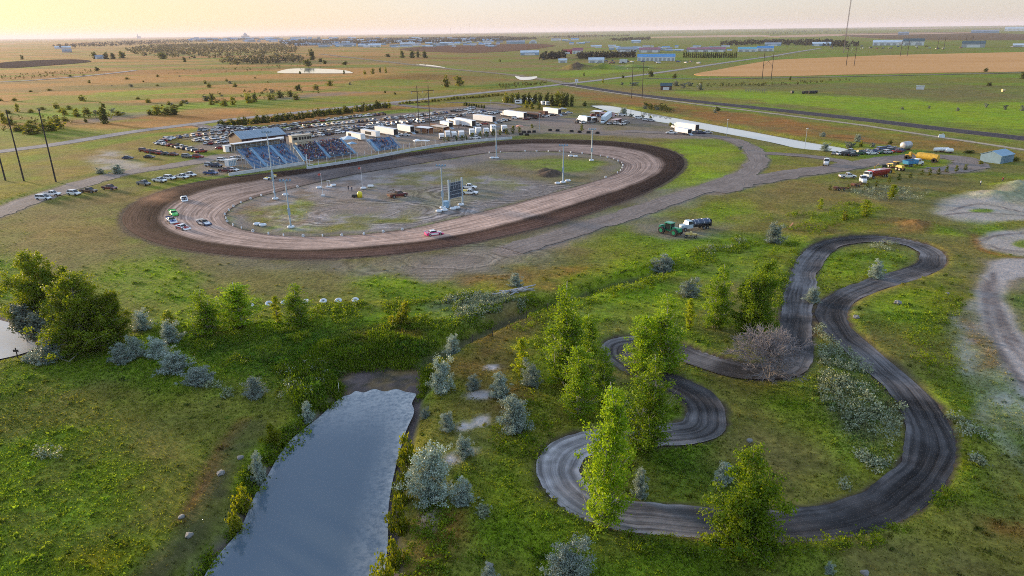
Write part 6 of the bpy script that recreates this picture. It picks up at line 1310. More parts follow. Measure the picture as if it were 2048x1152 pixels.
B1 = bleacher('half-empty bleacher', (508, 339), (603, 324), 16, 'half-empty bleacher nearest the left turn, in front of the brown building', (.27, .68), (42, .50), 'spectator on the half-empty bleacher in front of the brown building')
B2 = bleacher('packed bleacher', (609, 323), (656, 317), 14, 'packed bleacher below the press box', (.03,), (140, .18), 'spectator in the packed section below the press box')
B3 = bleacher('second packed bleacher', (659, 316.5), (712, 308), 14, 'packed bleacher right of the press box', (.02, .97), (165, .18), 'spectator in the packed section right of the press box')
B4 = bleacher('far bleacher', (752, 304), (803, 297), 11, 'smaller bleacher standing apart at the right end', (.1,), (42, .42), 'spectator on the smaller bleacher at the right end')
# the rest of the crowd, too many to tell apart, as one body of people
cv = np.array([v.co[:] for v in SIT.vertices]); SIT.calc_loop_triangles(); cf = np.array([t.vertices[:] for t in SIT.loop_triangles]); cmi = np.array([SIT.polygons[t.polygon_index].material_index for t in SIT.loop_triangles])
Vs, Fs, Cs = [], [], []
SHC = [(.03, .04, .09), (.025, .025, .03), (.28, .03, .035), (.60, .60, .62), (.05, .10, .28), (.12, .03, .05), (.30, .28, .30), (.06, .08, .07), (.34, .14, .07), (.10, .05, .13)]
vm = np.full(len(cv), 2)
for t_, m_i in zip(cf, cmi): vm[t_] = m_i
for i, (p, a, k) in enumerate(CROWD):
    c_, s_ = math.cos(a), math.sin(a); Vs.append(np.c_[cv[:, 0] * c_ - cv[:, 1] * s_ + p.x, cv[:, 0] * s_ + cv[:, 1] * c_ + p.y, cv[:, 2] + p.z]); Fs.append(cf + i * len(cv)); Cs.append(np.array([(.42, .25, .18), (.04, .055, .10), SHC[k]])[vm])
cm_, cnt, cb_ = newmat('crowd_cloth'); ca_ = node(cnt, 'ShaderNodeAttribute', attribute_name='cover'); cnt.links.new(ca_.outputs['Color'], cb_.inputs['Base Color']); cb_.inputs['Roughness'].default_value = .9
tag(link('crowd', npmesh('crowd', np.concatenate(Vs), np.concatenate(Fs), cm_, np.concatenate(Cs), True)), 'crowd packed on the two bleachers by the press box', None, None, 'stuff')
# shelter over the walkway behind the first stand
o = empty('shelter', B1.location, B1.rotation_euler.z, 'long white-edged shelter along the top of the half-empty bleacher', 'shelter'); Lb = 21.5
y0 = 16 * RUN + .4
b = MB(); b.box(-1.0, Lb, y0 - .6, y0 + 2.6, 9.3, 9.5); b.obj('roof', WHITEM, o)
b = MB(); b.box(-.6, Lb - .4, y0 + 2.3, y0 + 2.4, 6.4, 9.3); b.obj('back_panel', M('shelter_glass', (.16, .15, .13), .3, 0, .2, 1), o)
pm_ = MB().box(-.07, .07, -.07, .07, 0, 9.3).mesh('post', TANM)
for i in range(10): q = link('post', pm_, o); q.location = (-.5 + i * (Lb - .2) / 9, y0 + .05, 0)
# brown gabled building
a, L, ang = frame2(P(486, 301), P(573, 290)); o = empty('gabled_building', (a.x, a.y, 0), ang, 'brown gabled building with a pale tin roof behind the bleachers', 'building'); Wd = 13.5; he = 5.2; hr = 7.8
b = MB(); b.add([(0, 0, 0), (L, 0, 0), (L, Wd, 0), (0, Wd, 0), (0, 0, he), (L, 0, he), (L, Wd, he), (0, Wd, he), (0, Wd / 2, hr), (L, Wd / 2, hr)], [(0, 1, 5, 4), (2, 3, 7, 6), (3, 0, 4, 8, 7), (1, 2, 6, 9, 5)]); b.obj('wall', BROWNM, o)
b = MB(); ov = .5; sl = (hr - he) / (Wd / 2)
for s_ in (0, 1):
    ye = -ov if s_ == 0 else Wd + ov; ze = he - ov * sl
    b.add([(-ov, ye, ze + .05), (L + ov, ye, ze + .05), (L + ov, Wd / 2, hr + .05), (-ov, Wd / 2, hr + .05), (-ov, ye, ze + .2), (L + ov, ye, ze + .2), (L + ov, Wd / 2, hr + .2), (-ov, Wd / 2, hr + .2)], [(0, 1, 2, 3), (4, 5, 6, 7), (0, 1, 5, 4), (1, 2, 6, 5), (2, 3, 7, 6), (3, 0, 4, 7)])
    for i in range(int(L / 1.2)):
        x = i * 1.2; b.tube([(x, ye, ze + .22), (x, Wd / 2, hr + .22)], .035, 3)
rf = b.obj('roof', TINR, o)
for x in (L * .35, L * .87):
    w_ = MB(); w_.box(x - 2.0, x + 2.0, -.1, .02, 2.9, 4.2); wf = w_.obj('window', DARKIN if x < L / 2 else WHITEM, o); w_ = MB(); w_.box(x - 2.2, x + 2.2, -.16, .0, 4.2, 4.4); w_.obj('awning', WHITEM, wf)
o = link('entrance_hut', MB().box(-1.6, 1.6, -1.3, 1.3, 0, 2.7).box(-1.8, 1.8, -1.5, 1.5, 2.7, 2.85).mesh('entrance_hut', WHITEM)); o.location = G(456, 303); o.rotation_euler.z = ang; tag(o, 'small white ticket hut at the corner of the brown building', 'hut'); link('door', MB().box(.2, 1.1, -1.36, -1.28, .05, 2.1).mesh('door', DARKIN), o)
# press box on legs
o = empty('press_box', loc(B2, 3.5, 14 * RUN - 2.2), B2.rotation_euler.z, 'tan press box on posts above the packed bleachers', 'building')
b = MB(); b.box(-4.4, 4.4, 0, 3.2, 7.4, 10.1); b.box(-4.6, 4.6, -.3, 3.4, 10.1, 10.3); b.obj('cabin', TANM, o)
for x in (-2.9, -.9, .3, 1.5, 2.7, 3.8):
    w_ = MB(); w_.box(x - (.9 if x < -2 else .42), x + (.9 if x < -2 else .42), -.06, .02, 8.4, 9.5); w_.obj('window', DARKIN, o)
pm_ = MB().box(-.1, .1, -.1, .1, 0, 7.4).mesh('post', TANM)
for x in (-4.2, 0, 4.2):
    for y in (.1, 3.0): q = link('post', pm_, o); q.location = (x, y, 0)
b = MB(); b.box(-2.2, 2.6, .3, 2.8, 4.6, 7.35); b.obj('lower_room', TANM, o)
for x in (-1.2, .2, 1.5): w_ = MB(); w_.box(x - .4, x + .4, .22, .31, 5.4, 6.6); w_.obj('window', DARKIN, o)
# striped booth left of the stands
o = empty('booth', G(463, 333), heading(452, 336, 480, 331) * math.pi / 180, 'white and pale blue booth beside the first bleacher', 'booth'); b = MB(); b.box(-2.0, 2.0, -1.3, 1.3, .3, 3.0); b.obj('cabin', WHITEM, o)
for i in range(5): w_ = MB(); w_.box(-1.75 + i * .75, -1.35 + i * .75, -1.35, -1.29, .5, 2.5); w_.obj('panel', STAIR, o)
# concrete wall round the outside of the straight, with the catch fence
def wall(pts, label, h=1.15):
    c = resample(smooth(PP(pts), 6, False), 60, False); t = np.gradient(c, axis=0); t /= np.linalg.norm(t, axis=1)[:, None]; n = np.c_[-t[:, 1], t[:, 0]] * .22
    b = MB(); b.loft([[(p[0] - q[0] * 1.4, p[1] - q[1] * 1.4, -.2), (p[0] - q[0], p[1] - q[1], h), (p[0] + q[0], p[1] + q[1], h), (p[0] + q[0] * 1.4, p[1] + q[1] * 1.4, -.2)] for p, q in zip(c, n)]); o = b.obj('concrete_wall', CONC); tag(o, label, 'wall'); return c, n
c1, n1 = wall([(458, 352), (530, 341), (609, 328.5)], 'short low concrete wall in front of the half-empty bleacher')
c2, n2 = wall([(614, 339), (660, 332), (700, 325.5), (767, 313), (855, 296.5), (950, 284), (1024, 278)], 'long pale concrete wall along the back straight')
def catch_fence(c, n, i0, i1, st, label, h=3.6):
    o = empty('catch_fence', (float(c[i0][0]), float(c[i0][1]), 0), 0, label, 'fence'); pm = MB().tube([(0, 0, 0), (0, 0, h)], .075, 5).mesh('post', WHITEM); org = Vector(o.location); ps = []
    for i in range(i0, i1, st):
        p = Vector((c[i][0] + n[i][0] * 4, c[i][1] + n[i][1] * 4, 0)); q = link('post', pm, o); q.location = p - org; ps.append(p - org)
    w = MB()
    for k in range(5): w.tube([p + Vector((0, 0, 1.2 + k * .55)) for p in ps], .016, 3)
    w.obj('wires', STEEL, o)
catch_fence(c1, n1, 20, 60, 5, 'white-posted catch fence in front of the half-empty bleacher'); catch_fence(c2, n2, 1, 32, 2, 'white-posted catch fence before the packed bleachers'); catch_fence(c2, n2, 34, 58, 3, 'white-posted catch fence in front of the pit trees')
o = link('gate', MB().box(-.15, .15, -.15, .15, 0, 5.0).box(-.1, .1, -.1, 4, 1.6, 1.8).box(-.1, .1, -.1, 4, 3.2, 3.4).mesh('gate', WHITEM)); o.location = G(615, 336); o.rotation_euler.z = R(-130); tag(o, 'white swing gate in the gap between the two concrete walls', 'gate')
# flag stand of timber between the stands, white awnings on the apron
def canopy(px, py, w, d, h, ang, mat, label, name='canopy_tent', peak=.7):
    o = empty(name, G(px, py), R(ang), label, 'canopy'); b = MB(); b.add([(-w / 2, -d / 2, h), (w / 2, -d / 2, h), (w / 2, d / 2, h), (-w / 2, d / 2, h), (0, 0, h + peak), (-w / 2, -d / 2, h - .25), (w / 2, -d / 2, h - .25), (w / 2, d / 2, h - .25), (-w / 2, d / 2, h - .25)], [(0, 1, 4), (1, 2, 4), (2, 3, 4), (3, 0, 4), (0, 5, 6, 1), (1, 6, 7, 2), (2, 7, 8, 3), (3, 8, 5, 0)]); b.obj('roof', mat, o)
    pm = MB().box(-.05, .05, -.05, .05, 0, h).mesh('post', CHROME)
    for x in (-1, 1):
        for y in (-1, 1): q = link('post', pm, o); q.location = (x * (w / 2 - .08), y * (d / 2 - .08), 0)
canopy(698, 289, 7, 6, 3.0, 35, M('pale_canvas', (.50, .60, .68), .8, 0, .1, 1), 'pale canopy tent beside the packed bleacher end', peak=1.3)
canopy(705, 297, 3.4, 3.4, 2.5, 35, STAIR, 'small pale blue canopy in front of the white trailer'); canopy(835, 292, 3.4, 3.0, 2.6, 20, WHITEM, 'white canopy over a stall near the wall, left of the white cart'); canopy(1040, 262, 3.6, 3.2, 2.7, 10, M('salmon_canvas', (.55, .27, .20), .8, 0, .1, 1), 'salmon canopy among the pit trees')
canopy(850, 291, 2.4, 4.5, 2.4, 65, WHITEM, 'white cart canopy right of the stall by the wall', peak=.3)
# light poles of the oval
def light_pole(px, py, h, label, arms=2.6, n=4, low=True):
    b0 = G(px, py); o = empty('light_pole', b0, rnd.uniform(-.2, .2), label, 'light pole', 'light poles of the oval')
    m = MB(); m.tube([(0, 0, 0), (0, 0, h)], [.24, .15], 8); 
    if low: m.box(-.35, .35, -.18, .18, h * .28, h * .42)
    m.obj('pole', POLEM, o); a = MB(); a.box(-arms / 2, arms / 2, -.08, .08, h - .25, h - .08); a.box(-.08, .08, -arms * .4, arms * .4, h - .48, h - .32); a.obj('crossarm', POLEM, o)
    for i in range(n): 
        l = MB(); x = -arms / 2 + arms * i / (n - 1); l.box(x - .24, x + .24, -.5, .1, h - .10, h + .35, 0, None, .06); l.obj('floodlight', M('flood_blue', (.13, .25, .38), .4, .2, .1, 3), o)
TY = MB().torus((0, 0, .24), .44, .24, 16, 8).mesh('white_tyre', WTYRE); TYBIG = MB().torus((0, 0, .34), .70, .33, 18, 8).mesh('white_tyre', WTYRE)
def tyre(p, label, group, big=False, tilt=None, nm='white_tyre', s=1.0):
    o = link(nm, TYBIG if big else TY); o.location = p; o.scale = (s, s, s); o.rotation_euler = tilt or (0, 0, rnd.uniform(0, 3)); return tag(o, label, 'tyre', group)
for px, py, h, lb in [(551, 399, 21.5, 'tallest light pole, in front of the half-empty bleacher'), (582, 456, 13.2, 'light pole near the infield edge of the left turn'), (886, 417, 13, 'light pole left of the scoreboard'), (993, 317, 13.1, 'light pole on the far side of the infield'), (1126, 366, 13.1, 'light pole beside the soil heap'), (1183, 322, 12.8, 'light pole nearest the right turn')]:
    light_pole(px, py, h, lb); p = G(px, py); tyre(Vector((p.x, p.y, p.z)), 'white tyre round the foot of the ' + lb.split(',')[0].replace(' of the left turn', ' left'), 'white tyres at the light poles', True)
for px, py, lb in [(571, 391, 'white tyre beside the tallest light pole, left of a dark sheet'), (514, 450, 'left one of two white tyres on the infield by the left turn'), (526, 452, 'right one of two white tyres on the infield by the left turn'), (878, 424, 'white tyre left of the barrel at the scoreboard'), (889, 422, 'white tyre touching the barrel at the scoreboard'), (906, 419, 'white tyre under the scoreboard, left of the post'), (914, 417, 'white tyre under the scoreboard, middle'), (922, 411, 'white tyre at the right scoreboard post'), (1115, 368, 'white tyre left of the soil-heap light pole'), (1136, 363, 'white tyre right of the soil-heap light pole'), (1141, 313, 'left white tyre of the pair by the far right light pole'), (1151, 314, 'right white tyre of the pair by the far right light pole'), (984, 317, 'white tyre left of the far infield light pole'), (638, 377, 'white tyre by the left flag pole frame'), (667, 372, 'white tyre right of the white frame'), (742, 374, 'white drum-like tyre right of the second flag pole'), (727, 378, 'white tyre at the foot of the second flag pole')]:
    tyre(G(px, py), lb, None, True)
for px, py in [(449, 430), (451, 438), (454, 444), (465, 452), (482, 458), (506, 463.5), (536, 469), (566, 472.5), (606, 473.5), (644, 473.5), (683, 472), (727, 469.5), (766, 465.5), (804, 461), (1211, 356), (1234, 346.5), (1240, 342), (1244, 337), (1245, 332), (1243, 327), (1236, 323), (1227, 319), (1215, 315.5), (1200, 313), (1164, 307.5), (1141, 305.5), (1119, 304), (1096, 303.5), (1073, 303), (1050, 303), (1000, 305), (978, 306.5), (595, 374.5), (546, 386.5), (522, 392), (501, 398.5), (481, 406.5), (467, 413.5), (457, 421.5)]:
    p = G(px, py); p.z = .30; tyre(p, 'white tyre standing half buried along the inner rim of the oval', 'white tyres along the inner rim', False, (R(90), 0, rnd.uniform(0, 3)), s=.62)
for i, (px, py) in enumerate([(502, 613), (538, 609), (569, 607), (612, 605), (647, 604), (677, 603), (711, 602)]):
    tyre(G(px, py), 'big white tyre, %s from the left in the row on the grass above the marsh' % ORD[i], 'white tyre row above the marsh', True, (R(18), R(rnd.uniform(-14, 14)), 0), s=.72)
DT = MB().torus((0, 0, .3), .5, .3, 14, 7).torus((0, 0, .85), .5, .28, 14, 7).mesh('dark_tyre_stack', TYRE)
for i, (px, py) in enumerate([(1048, 266), (1058, 265.5), (1068, 265), (1042, 270), (1054, 271), (1115, 262.5), (1143, 264), (1159, 265.5), (1177, 266.5), (1195, 267.5), (1100, 262)]):
    o = link('tyre_stack', DT); o.location = G(px, py); o.scale = (1.5, 1.1, 1); tag(o, 'stack of black tyres, %s from the left along the outer rim of the pits' % ORD[[3, 4, 5, 0, 1, 2, 6, 7, 8, 9, 10][i]] if False else 'stack of black tyres along the grass rim between pits and oval', 'tyres', 'black tyre stacks along the pit rim')
# scoreboard
a, L, ang = frame2(P(899, 413), P(925, 407)); o = empty('scoreboard', (a.x, a.y, 0), ang, 'tall dark scoreboard on two white posts on the infield', 'scoreboard')
pm_ = MB().box(-.22, .22, -.22, .22, 0, 8.2).mesh('post', POLEM)
for x in (0, L): q = link('post', pm_, o); q.location = (x, 0, 0)
b = MB(); b.box(.3, L - .3, -.12, .12, 2.4, 7.2); b.obj('panel', M('score_dark', (.05, .07, .10), .5, 0, .3, 1.5), o)
b = MB()
for z in (2.4, 3.5, 4.6, 6.4, 7.2): b.box(.25, L - .25, -.2, -.12, z - .06, z + .06)
for i in range(5): x = .7 + i * (L - 1.4) / 4; b.box(x - .06, x + .06, -.2, -.13, 5.3, 8.0)
b.obj('frame', STEEL, o)
o = link('barrel', MB().tube([(0, 0, 0), (0, 0, 0), (0, 0, 2.0), (0, 0, 2.0)], [.8, .95, .95, .8], 14).mesh('barrel', STAIR)); o.location = G(892, 415); tag(o, 'pale blue barrel at the foot of the scoreboard light pole', 'barrel')
def flag_pole(px, py, h, label, top=True):
    o = empty('flag_pole', G(px, py), 0, label, 'flag pole'); MB().tube([(0, 0, 0), (0, 0, h)], [.09, .05], 6).obj('pole', WHITEM, o); b = MB(); b.add([(0, 0, h - .1), (-1.0, .1, h - .25), (-.95, .1, h - .85), (0, 0, h - .75), (0, .03, h - .1), (-1, .13, h - .25), (-.95, .13, h - .85), (0, .03, h - .75)], [(0, 1, 2, 3), (7, 6, 5, 4), (0, 4, 5, 1), (1, 5, 6, 2), (2, 6, 7, 3)]); b.obj('flag', M('flag_red', (.5, .08, .06), .8, 0, .1, 3), o); MB().box(-.6, .6, -.6, .6, 0, .5, 0, None, .1).obj('base', CONC, o)
flag_pole(646, 392, 7.6, 'white flag pole with red flag, left one on the infield'); flag_pole(725, 378, 7.6, 'white flag pole with red flag, right one on the infield')
o = link('goal_frame', MB().box(-.06, .06, -.06, .06, 0, 2.2).box(.9, 1.02, -.06, .06, 0, 2.2).box(-.06, 1.02, -.06, .06, 2.2, 2.32).box(-.6, 1.6, -.4, .4, 0, .35, 0, None, .05).mesh('goal_frame', WHITEM)); o.location = G(655, 374); tag(o, 'small white frame between the two flag poles', 'frame')
o = empty('water_tank', G(720, 395), 0, 'yellow round tank on the infield', 'tank'); MB().tube([(0, 0, .1), (0, 0, .1), (0, 0, 1.5), (0, 0, 1.9), (0, 0, 2.1)], [.7, .85, .85, .6, .2], 16).obj('shell', paint('bright_yellow', (.75, .62, .02)), o, True); MB().box(-2.6, -.9, -.5, .5, .2, 1.0, 0, None, .1).wheel(-1.8, .5, .3, .3, .2).wheel(-1.8, -.5, .3, .3, .2).obj('pump_cart', BLACK, o)
o = link('drum', MB().tube([(-.9, 0, .5), (-.9, 0, .5), (.9, 0, .5), (.9, 0, .5)], [.4, .5, .5, .4], 12).mesh('drum', WHITEM)); o.location = G(741, 375); tag(o, 'white drum lying right of the right flag pole', 'drum')
person(STAND, G(697, 381), R(-60), 'person in dark clothes standing alone on the infield', None, 1, 'person'); person(STAND, G(704, 383), R(-90), 'person in a navy shirt beside the one standing on the infield', None, 0, 'person')
for x, y, k, lb in [(817, 272, 1, 'person in black at the ramp of the second hauler'), (853, 262, 3, 'person in white under the brown awning'), (866, 263, 4, 'person in blue at the second brown awning'), (918, 259, 1, 'person in black walking behind the pit trees'), (932, 261, 0, 'person in navy walking behind the pit trees'), (760, 300, 2, 'person in red at the smaller bleacher foot'), (1268, 240, 1, 'person in black left of the canal cars'), (1266, 241.5, 3, 'person in white left of the canal cars'), (815, 294, 6, 'person in grey at the wall stall'), (1960, 372, 3, 'person in white on the motocross ground'), (2003, 371, 2, 'person in red by the pale soil ramp'), (612, 318, 7, 'person in dark green at the foot of the stairs')]: person(STAND, G(x, y), rnd.uniform(0, 6), lb, None, k, 'person')
# ---------------------------------------------------------------- haulers, trailers, motorhomes of the pits
def trailer(pa, pb, h, label, mat=None, d=2.6, open_end=True, dark=None, cat='trailer', name='race_trailer'):
    a, L, ang = frame2(P(*pa), P(*pb)); o = empty(name, (a.x, a.y, 0), ang, label, cat, None)
    b = MB(); b.box(0, L, 0, d, .9, h); b.box(-.02, L + .02, -.03, d + .03, h, h + .06); b.box(0, L, -.02, 0, .95, 1.12); b.obj('body', mat or WHITEM, o)
    if open_end: e = MB(); e.box(L + .005, L + .05, .15, d - .15, 1.0, h - .15); e.obj('rear_opening', DARKIN, o); r = MB(); r.add([(L + .05, .3, .95), (L + 2.2, .3, .05), (L + 2.2, d - .3, .05), (L + .05, d - .3, .95), (L + .05, .3, .85), (L + 2.2, .3, 0), (L + 2.2, d - .3, 0), (L + .05, d - .3, .85)], [(0, 1, 2, 3), (7, 6, 5, 4), (0, 4, 5, 1), (2, 6, 7, 3), (1, 5, 6, 2)]); r.obj('ramp', STEEL, o)
    if dark: 
        w = MB(); w.box(L * dark[0], L * dark[1], -.035, .01, h * .42, h * .84); w.obj('window' if dark[1] - dark[0] < .5 else 'side_opening', DARKIN, o)
    wheels(o, [L * .62, L * .62 + 1.0], 0, .42, .28)
    for c in o.children:
        if c.name.startswith('wheel'): c.location.y = .15 if c.location.y < 0 else d - .15
    return o, L
def semi(o, L, d=2.6, colr=None):
    """tractor unit in front of the trailer"""
    t = empty('semi_tractor', loc(o, -2.4, d / 2), o.rotation_euler.z + math.pi, 'white sleeper-cab tractor coupled to the ' + o['label'].split(',')[0][:60], 'truck'); truck_cab(t, .6, 1.15, 0, PM['white']); b = MB(); b.box(-1.6, -.4, -1.1, 1.1, .9, 3.3, 0, None, .12); b.obj('sleeper', PM['white'], t); wheels(t, (-1.2, 1.6), 1.15, .5)
    t['label'] = colr
TR = [((750, 267), (788, 274), 3.9, 'white race hauler nearest the right bleacher', None), ((795, 263), (821, 268), 3.9, 'white race hauler second from the bleachers', None), ((693, 277), (722, 283), 3.4, 'white trailer with dark window right of the packed bleacher', (.15, .35)), ((722, 272), (752, 277), 3.4, 'white motorhome between the two nearest haulers', (.3, .7)),
  ((880, 254), (898, 258), 3.4, 'short white trailer right of the second awning', None), ((893, 249), (911, 253), 3.3, 'white trailer with dark side left of the long hauler', (.3, .8)), ((910, 249), (944, 256), 3.9, 'long white hauler in the middle of the pits', None), ((946, 242), (985, 247), 3.9, 'long white hauler behind a red stock car', None), ((1008, 233), (1047, 239), 3.9, 'white semi trailer in the right pits', None), ((1050, 236), (1076, 239), 3.2, 'open trailer with red-brown side in the right pits', (.05, .92)), ((1077, 233), (1090, 234.5), 3.4, 'short white trailer right of the red-brown one', (.2, .6)), ((1086, 227), (1116, 231), 3.8, 'rearmost white trailer of the right pits', None),
  ((829, 262), (857, 266), 3.3, 'brown-sided open trailer under a pale roof, left one', (.04, .95)), ((861, 259), (886, 264), 3.3, 'brown-sided open trailer under a pale roof, right one', (.04, .95)), ((1160, 243), (1174, 246), 3.4, 'small pale box truck body of the canal group', None), ((1200, 235), (1226, 236.5), 2.9, 'pink-sided open trailer by the canal', (.05, .5)), ((1352, 259), (1390, 265), 3.9, 'big white hauler by the canal, behind another', None), ((1349, 266), (1375, 270.5), 2.9, 'smaller white trailer in front of the big canal hauler', None)]
BRW = M('brown_awning_side', (.12, .05, .035), .8, 0, .2, 1); PNK = M('pink_side', (.50, .33, .34), .7, 0, .1, 1); PALE = M('pale_box', (.55, .66, .74), .5, 0, .08, 1)
HL = []
for pa, pb, h, lb, dk in TR: HL.append(trailer(pa, pb, h, lb, BRW if 'brown' in lb else PNK if 'pink' in lb else PALE if 'pale box' in lb else None, 2.6, dk is None, dk))
for i, lb in ((8, 'white semi tractor heading the semi trailer in the right pits'), (16, 'white sleeper tractor in front of the big canal hauler'), (6, 'white tractor at the left end of the long middle hauler'), (14, 'pale truck cab of the small canal box truck')): semi(*HL[i], colr=lb)
car(1343, 268, 'pickup', 'white', 170, 'white pickup towing the smaller canal trailer', None, None, True)
# a semi seen nose-on
o, L = trailer((1215, 236), (1202, 247), 3.9, 'pale blue semi trailer seen nose-on in the canal group', PALE, 2.6, False); t = empty('semi_tractor', loc(o, L + 2.2, 1.3), o.rotation_euler.z, 'pale blue semi tractor seen nose-on in the canal group', 'truck'); truck_cab(t, .6, 1.15, 0, PALE); wheels(t, (-1, 1.6), 1.15, .5)
# parked rigs behind the pit trees, tails to the wall
for i, (px, py, h, w_) in enumerate([(884, 280, 2.6, 2.4), (896, 277, 3.2, 2.5), (909, 277, 2.8, 2.4), (924, 276, 3.0, 2.5), (945, 273, 3.3, 2.5), (958, 271, 3.6, 2.6), (974, 271, 3.2, 2.4), (988, 266, 3.7, 2.6), (1010, 266, 3.5, 2.6)]):
    o = empty('enclosed_trailer', G(px, py), R(8), 'white enclosed trailer, %s from the bleachers in the row behind the pit trees' % ORD[i], 'trailer', 'enclosed trailers behind the pit trees'); b = MB(); b.box(-w_ / 2, w_ / 2, 0, 5.5, .6, h); b.box(-w_ / 2 - .04, w_ / 2 + .04, -.04, 5.54, h, h + .08); b.obj('body', WHITEM, o); e = MB(); e.box(-w_ / 2 + .25, w_ / 2 - .25, -.05, -.004, .75, h * .55); e.obj('rear_door', STEEL if i % 2 else DARKIN, o); wheels(o, (0,), 0, .36, .24)
    for c in o.children:
        if c.name.startswith('wheel'): c.rotation_euler.z = R(90); c.location = (w_ / 2 - .1 if c.location.y > 0 else -w_ / 2 + .1, 2.6, .36)
# awnings over the cars
def awn(pa, pb, h, d, mat, label):
    a, L, ang = frame2(P(*pa), P(*pb)); o = empty('awning', (a.x, a.y, 0), ang, label, 'awning'); b = MB(); b.add([(0, 0, h - .3), (L, 0, h - .3), (L, d, h), (0, d, h), (0, 0, h - .2), (L, 0, h - .2), (L, d, h + .1), (0, d, h + .1)], [(3, 2, 1, 0), (4, 5, 6, 7), (0, 1, 5, 4), (1, 2, 6, 5), (2, 3, 7, 6), (3, 0, 4, 7)]); b.obj('roof', mat, o); pm = MB().box(-.05, .05, -.05, .05, 0, h - .25).mesh('post', STEEL)
    for x in (.1, L / 2, L - .1): q = link('post', pm, o); q.location = (x, .1, 0); q = link('post', pm, o); q.location = (x, d - .1, 0)
    k = MB(); k.box(.1, L - .1, d - .06, d, .1, h - .2); k.obj('back_sheet', BRW, o)
awn((830, 266), (857, 269), 3.3, 4.0, WHITEM, 'white awning over stock cars in front of the left brown trailer'); awn((862, 263), (887, 267), 3.3, 4.0, M('cream_canvas', (.62, .52, .42), .8, 0, .1, 1), 'cream awning in front of the right brown trailer'); awn((1180, 233), (1199, 234.5), 3.4, 5.0, WHITEM, 'dark-backed awning left of the pink-sided canal trailer'); awn((1177, 245), (1186, 246), 3.0, 4, WHITEM, 'small awning between the canal box truck and the semi'); awn((1222, 249), (1234, 250), 3.0, 5, M('pink_canvas', (.62, .42, .40), .8, 0, .1, 1), 'pale pink awning right of the nose-on semi')
# campers among the grove trees
for i, (px, py, mt) in enumerate([(1034, 204, 0), (1041, 206, 0), (1052, 203, 0), (1062, 205, 0), (1037, 208, 0), (1089, 210, 0), (1098, 211, 0), (1110, 211, 0), (1012, 203, 1)]):
    o = empty('camper', G(px, py), R(rnd.uniform(-30, 30)), ['white camper, %s from the left, glimpsed between the grove trees' % ORD[[0, 2, 3, 4, 1, 5, 6, 7, 0][i]], 'dark parked van at the left end of the grove'][mt], 'camper', 'campers in the grove'); b = MB(); b.box(-2.6, 2.6, -1.2, 1.2, .5, 2.9, 0, None, .12); b.obj('body', WHITEM if mt == 0 else BLACK, o); e = MB(); e.box(-1.5, 1.2, -1.22, -1.14, 1.5, 2.2); e.obj('window', DARKIN, o); wheels(o, (-.6, .6), 1.1, .35, .24)
# blue shed of the yard
def shed(o, L, Wd, he, hr, wm, rm, ov=.25):
    b = MB(); b.add([(0, 0, 0), (L, 0, 0), (L, Wd, 0), (0, Wd, 0), (0, 0, he), (L, 0, he), (L, Wd, he), (0, Wd, he), (0, Wd / 2, hr), (L, Wd / 2, hr)], [(0, 1, 5, 4), (2, 3, 7, 6), (3, 0, 4, 8, 7), (1, 2, 6, 9, 5)]); b.obj('wall', wm, o); b = MB(); sl = (hr - he) / (Wd / 2)
    for s_ in (0, 1):
        ye = -ov if s_ == 0 else Wd + ov; ze = he - ov * sl; b.add([(-ov, ye, ze + .03), (L + ov, ye, ze + .03), (L + ov, Wd / 2, hr + .03), (-ov, Wd / 2, hr + .03), (-ov, ye, ze + .15), (L + ov, ye, ze + .15), (L + ov, Wd / 2, hr + .15), (-ov, Wd / 2, hr + .15)], [(0, 1, 2, 3), (4, 5, 6, 7), (0, 1, 5, 4), (1, 2, 6, 5), (2, 3, 7, 6), (3, 0, 4, 7)])
    b.obj('roof', rm, o)
BLS = M('blue_siding', (.15, .25, .33), .6, .1, .12, 1); a, L, ang = frame2(P(2000, 328), P(2026, 323)); o = empty('metal_shed', (a.x, a.y, 0), ang + R(0), 'blue-grey metal shed at the right end of the yard', 'shed'); shed(o, L, 7.5, 2.9, 4.4, BLS, M('blue_roof', (.20, .33, .43), .5, .2, .1, 1)); e = MB(); e.box(L * .3, L * .7, -.05, .0, 0, 2.4); e.obj('door', M('blue_door', (.12, .20, .27), .6, 0, .1, 1), o)
# fallen plank, logs, posts, signs, odds and ends
o = link('plank', MB().box(-2.4, 2.4, -.18, .18, .05, .22).mesh('plank', M('orange_timber', (.52, .22, .10), .8, 0, .15, 2))); o.location = G(1581, 453); o.rotation_euler = (0, R(-8), R(heading(1573, 460, 1590, 446))); tag(o, 'orange timber plank on the grass by the round grey bush', 'plank')
lg = M('grey_driftwood', (.34, .34, .36), .9, 0, .25, 2)
for i in range(14):
    px = 1003 + i * 4.4 + rnd.uniform(-3, 3); py = 589 - i * .75 + rnd.uniform(-3, 3); o = MB().tube([(-rnd.uniform(1.4, 2.6), 0, .1), (0, rnd.uniform(-.1, .1), .15), (rnd.uniform(1.4, 2.6), 0, .2)], [.14, .17, .09], 6).obj('log', lg); p = G(px, py); o.location = p + Vector((0, 0, .1 + .18 * (i % 3))); o.rotation_euler = (0, R(rnd.uniform(-14, 14)), rnd.uniform(-.5, .9)); tag(o, 'weathered grey log in the heap above the ditch', 'log', 'grey logs above the ditch')
FP = MB().box(-.06, .06, -.06, .06, -.2, 1.7).mesh('fence_post', WOODP)
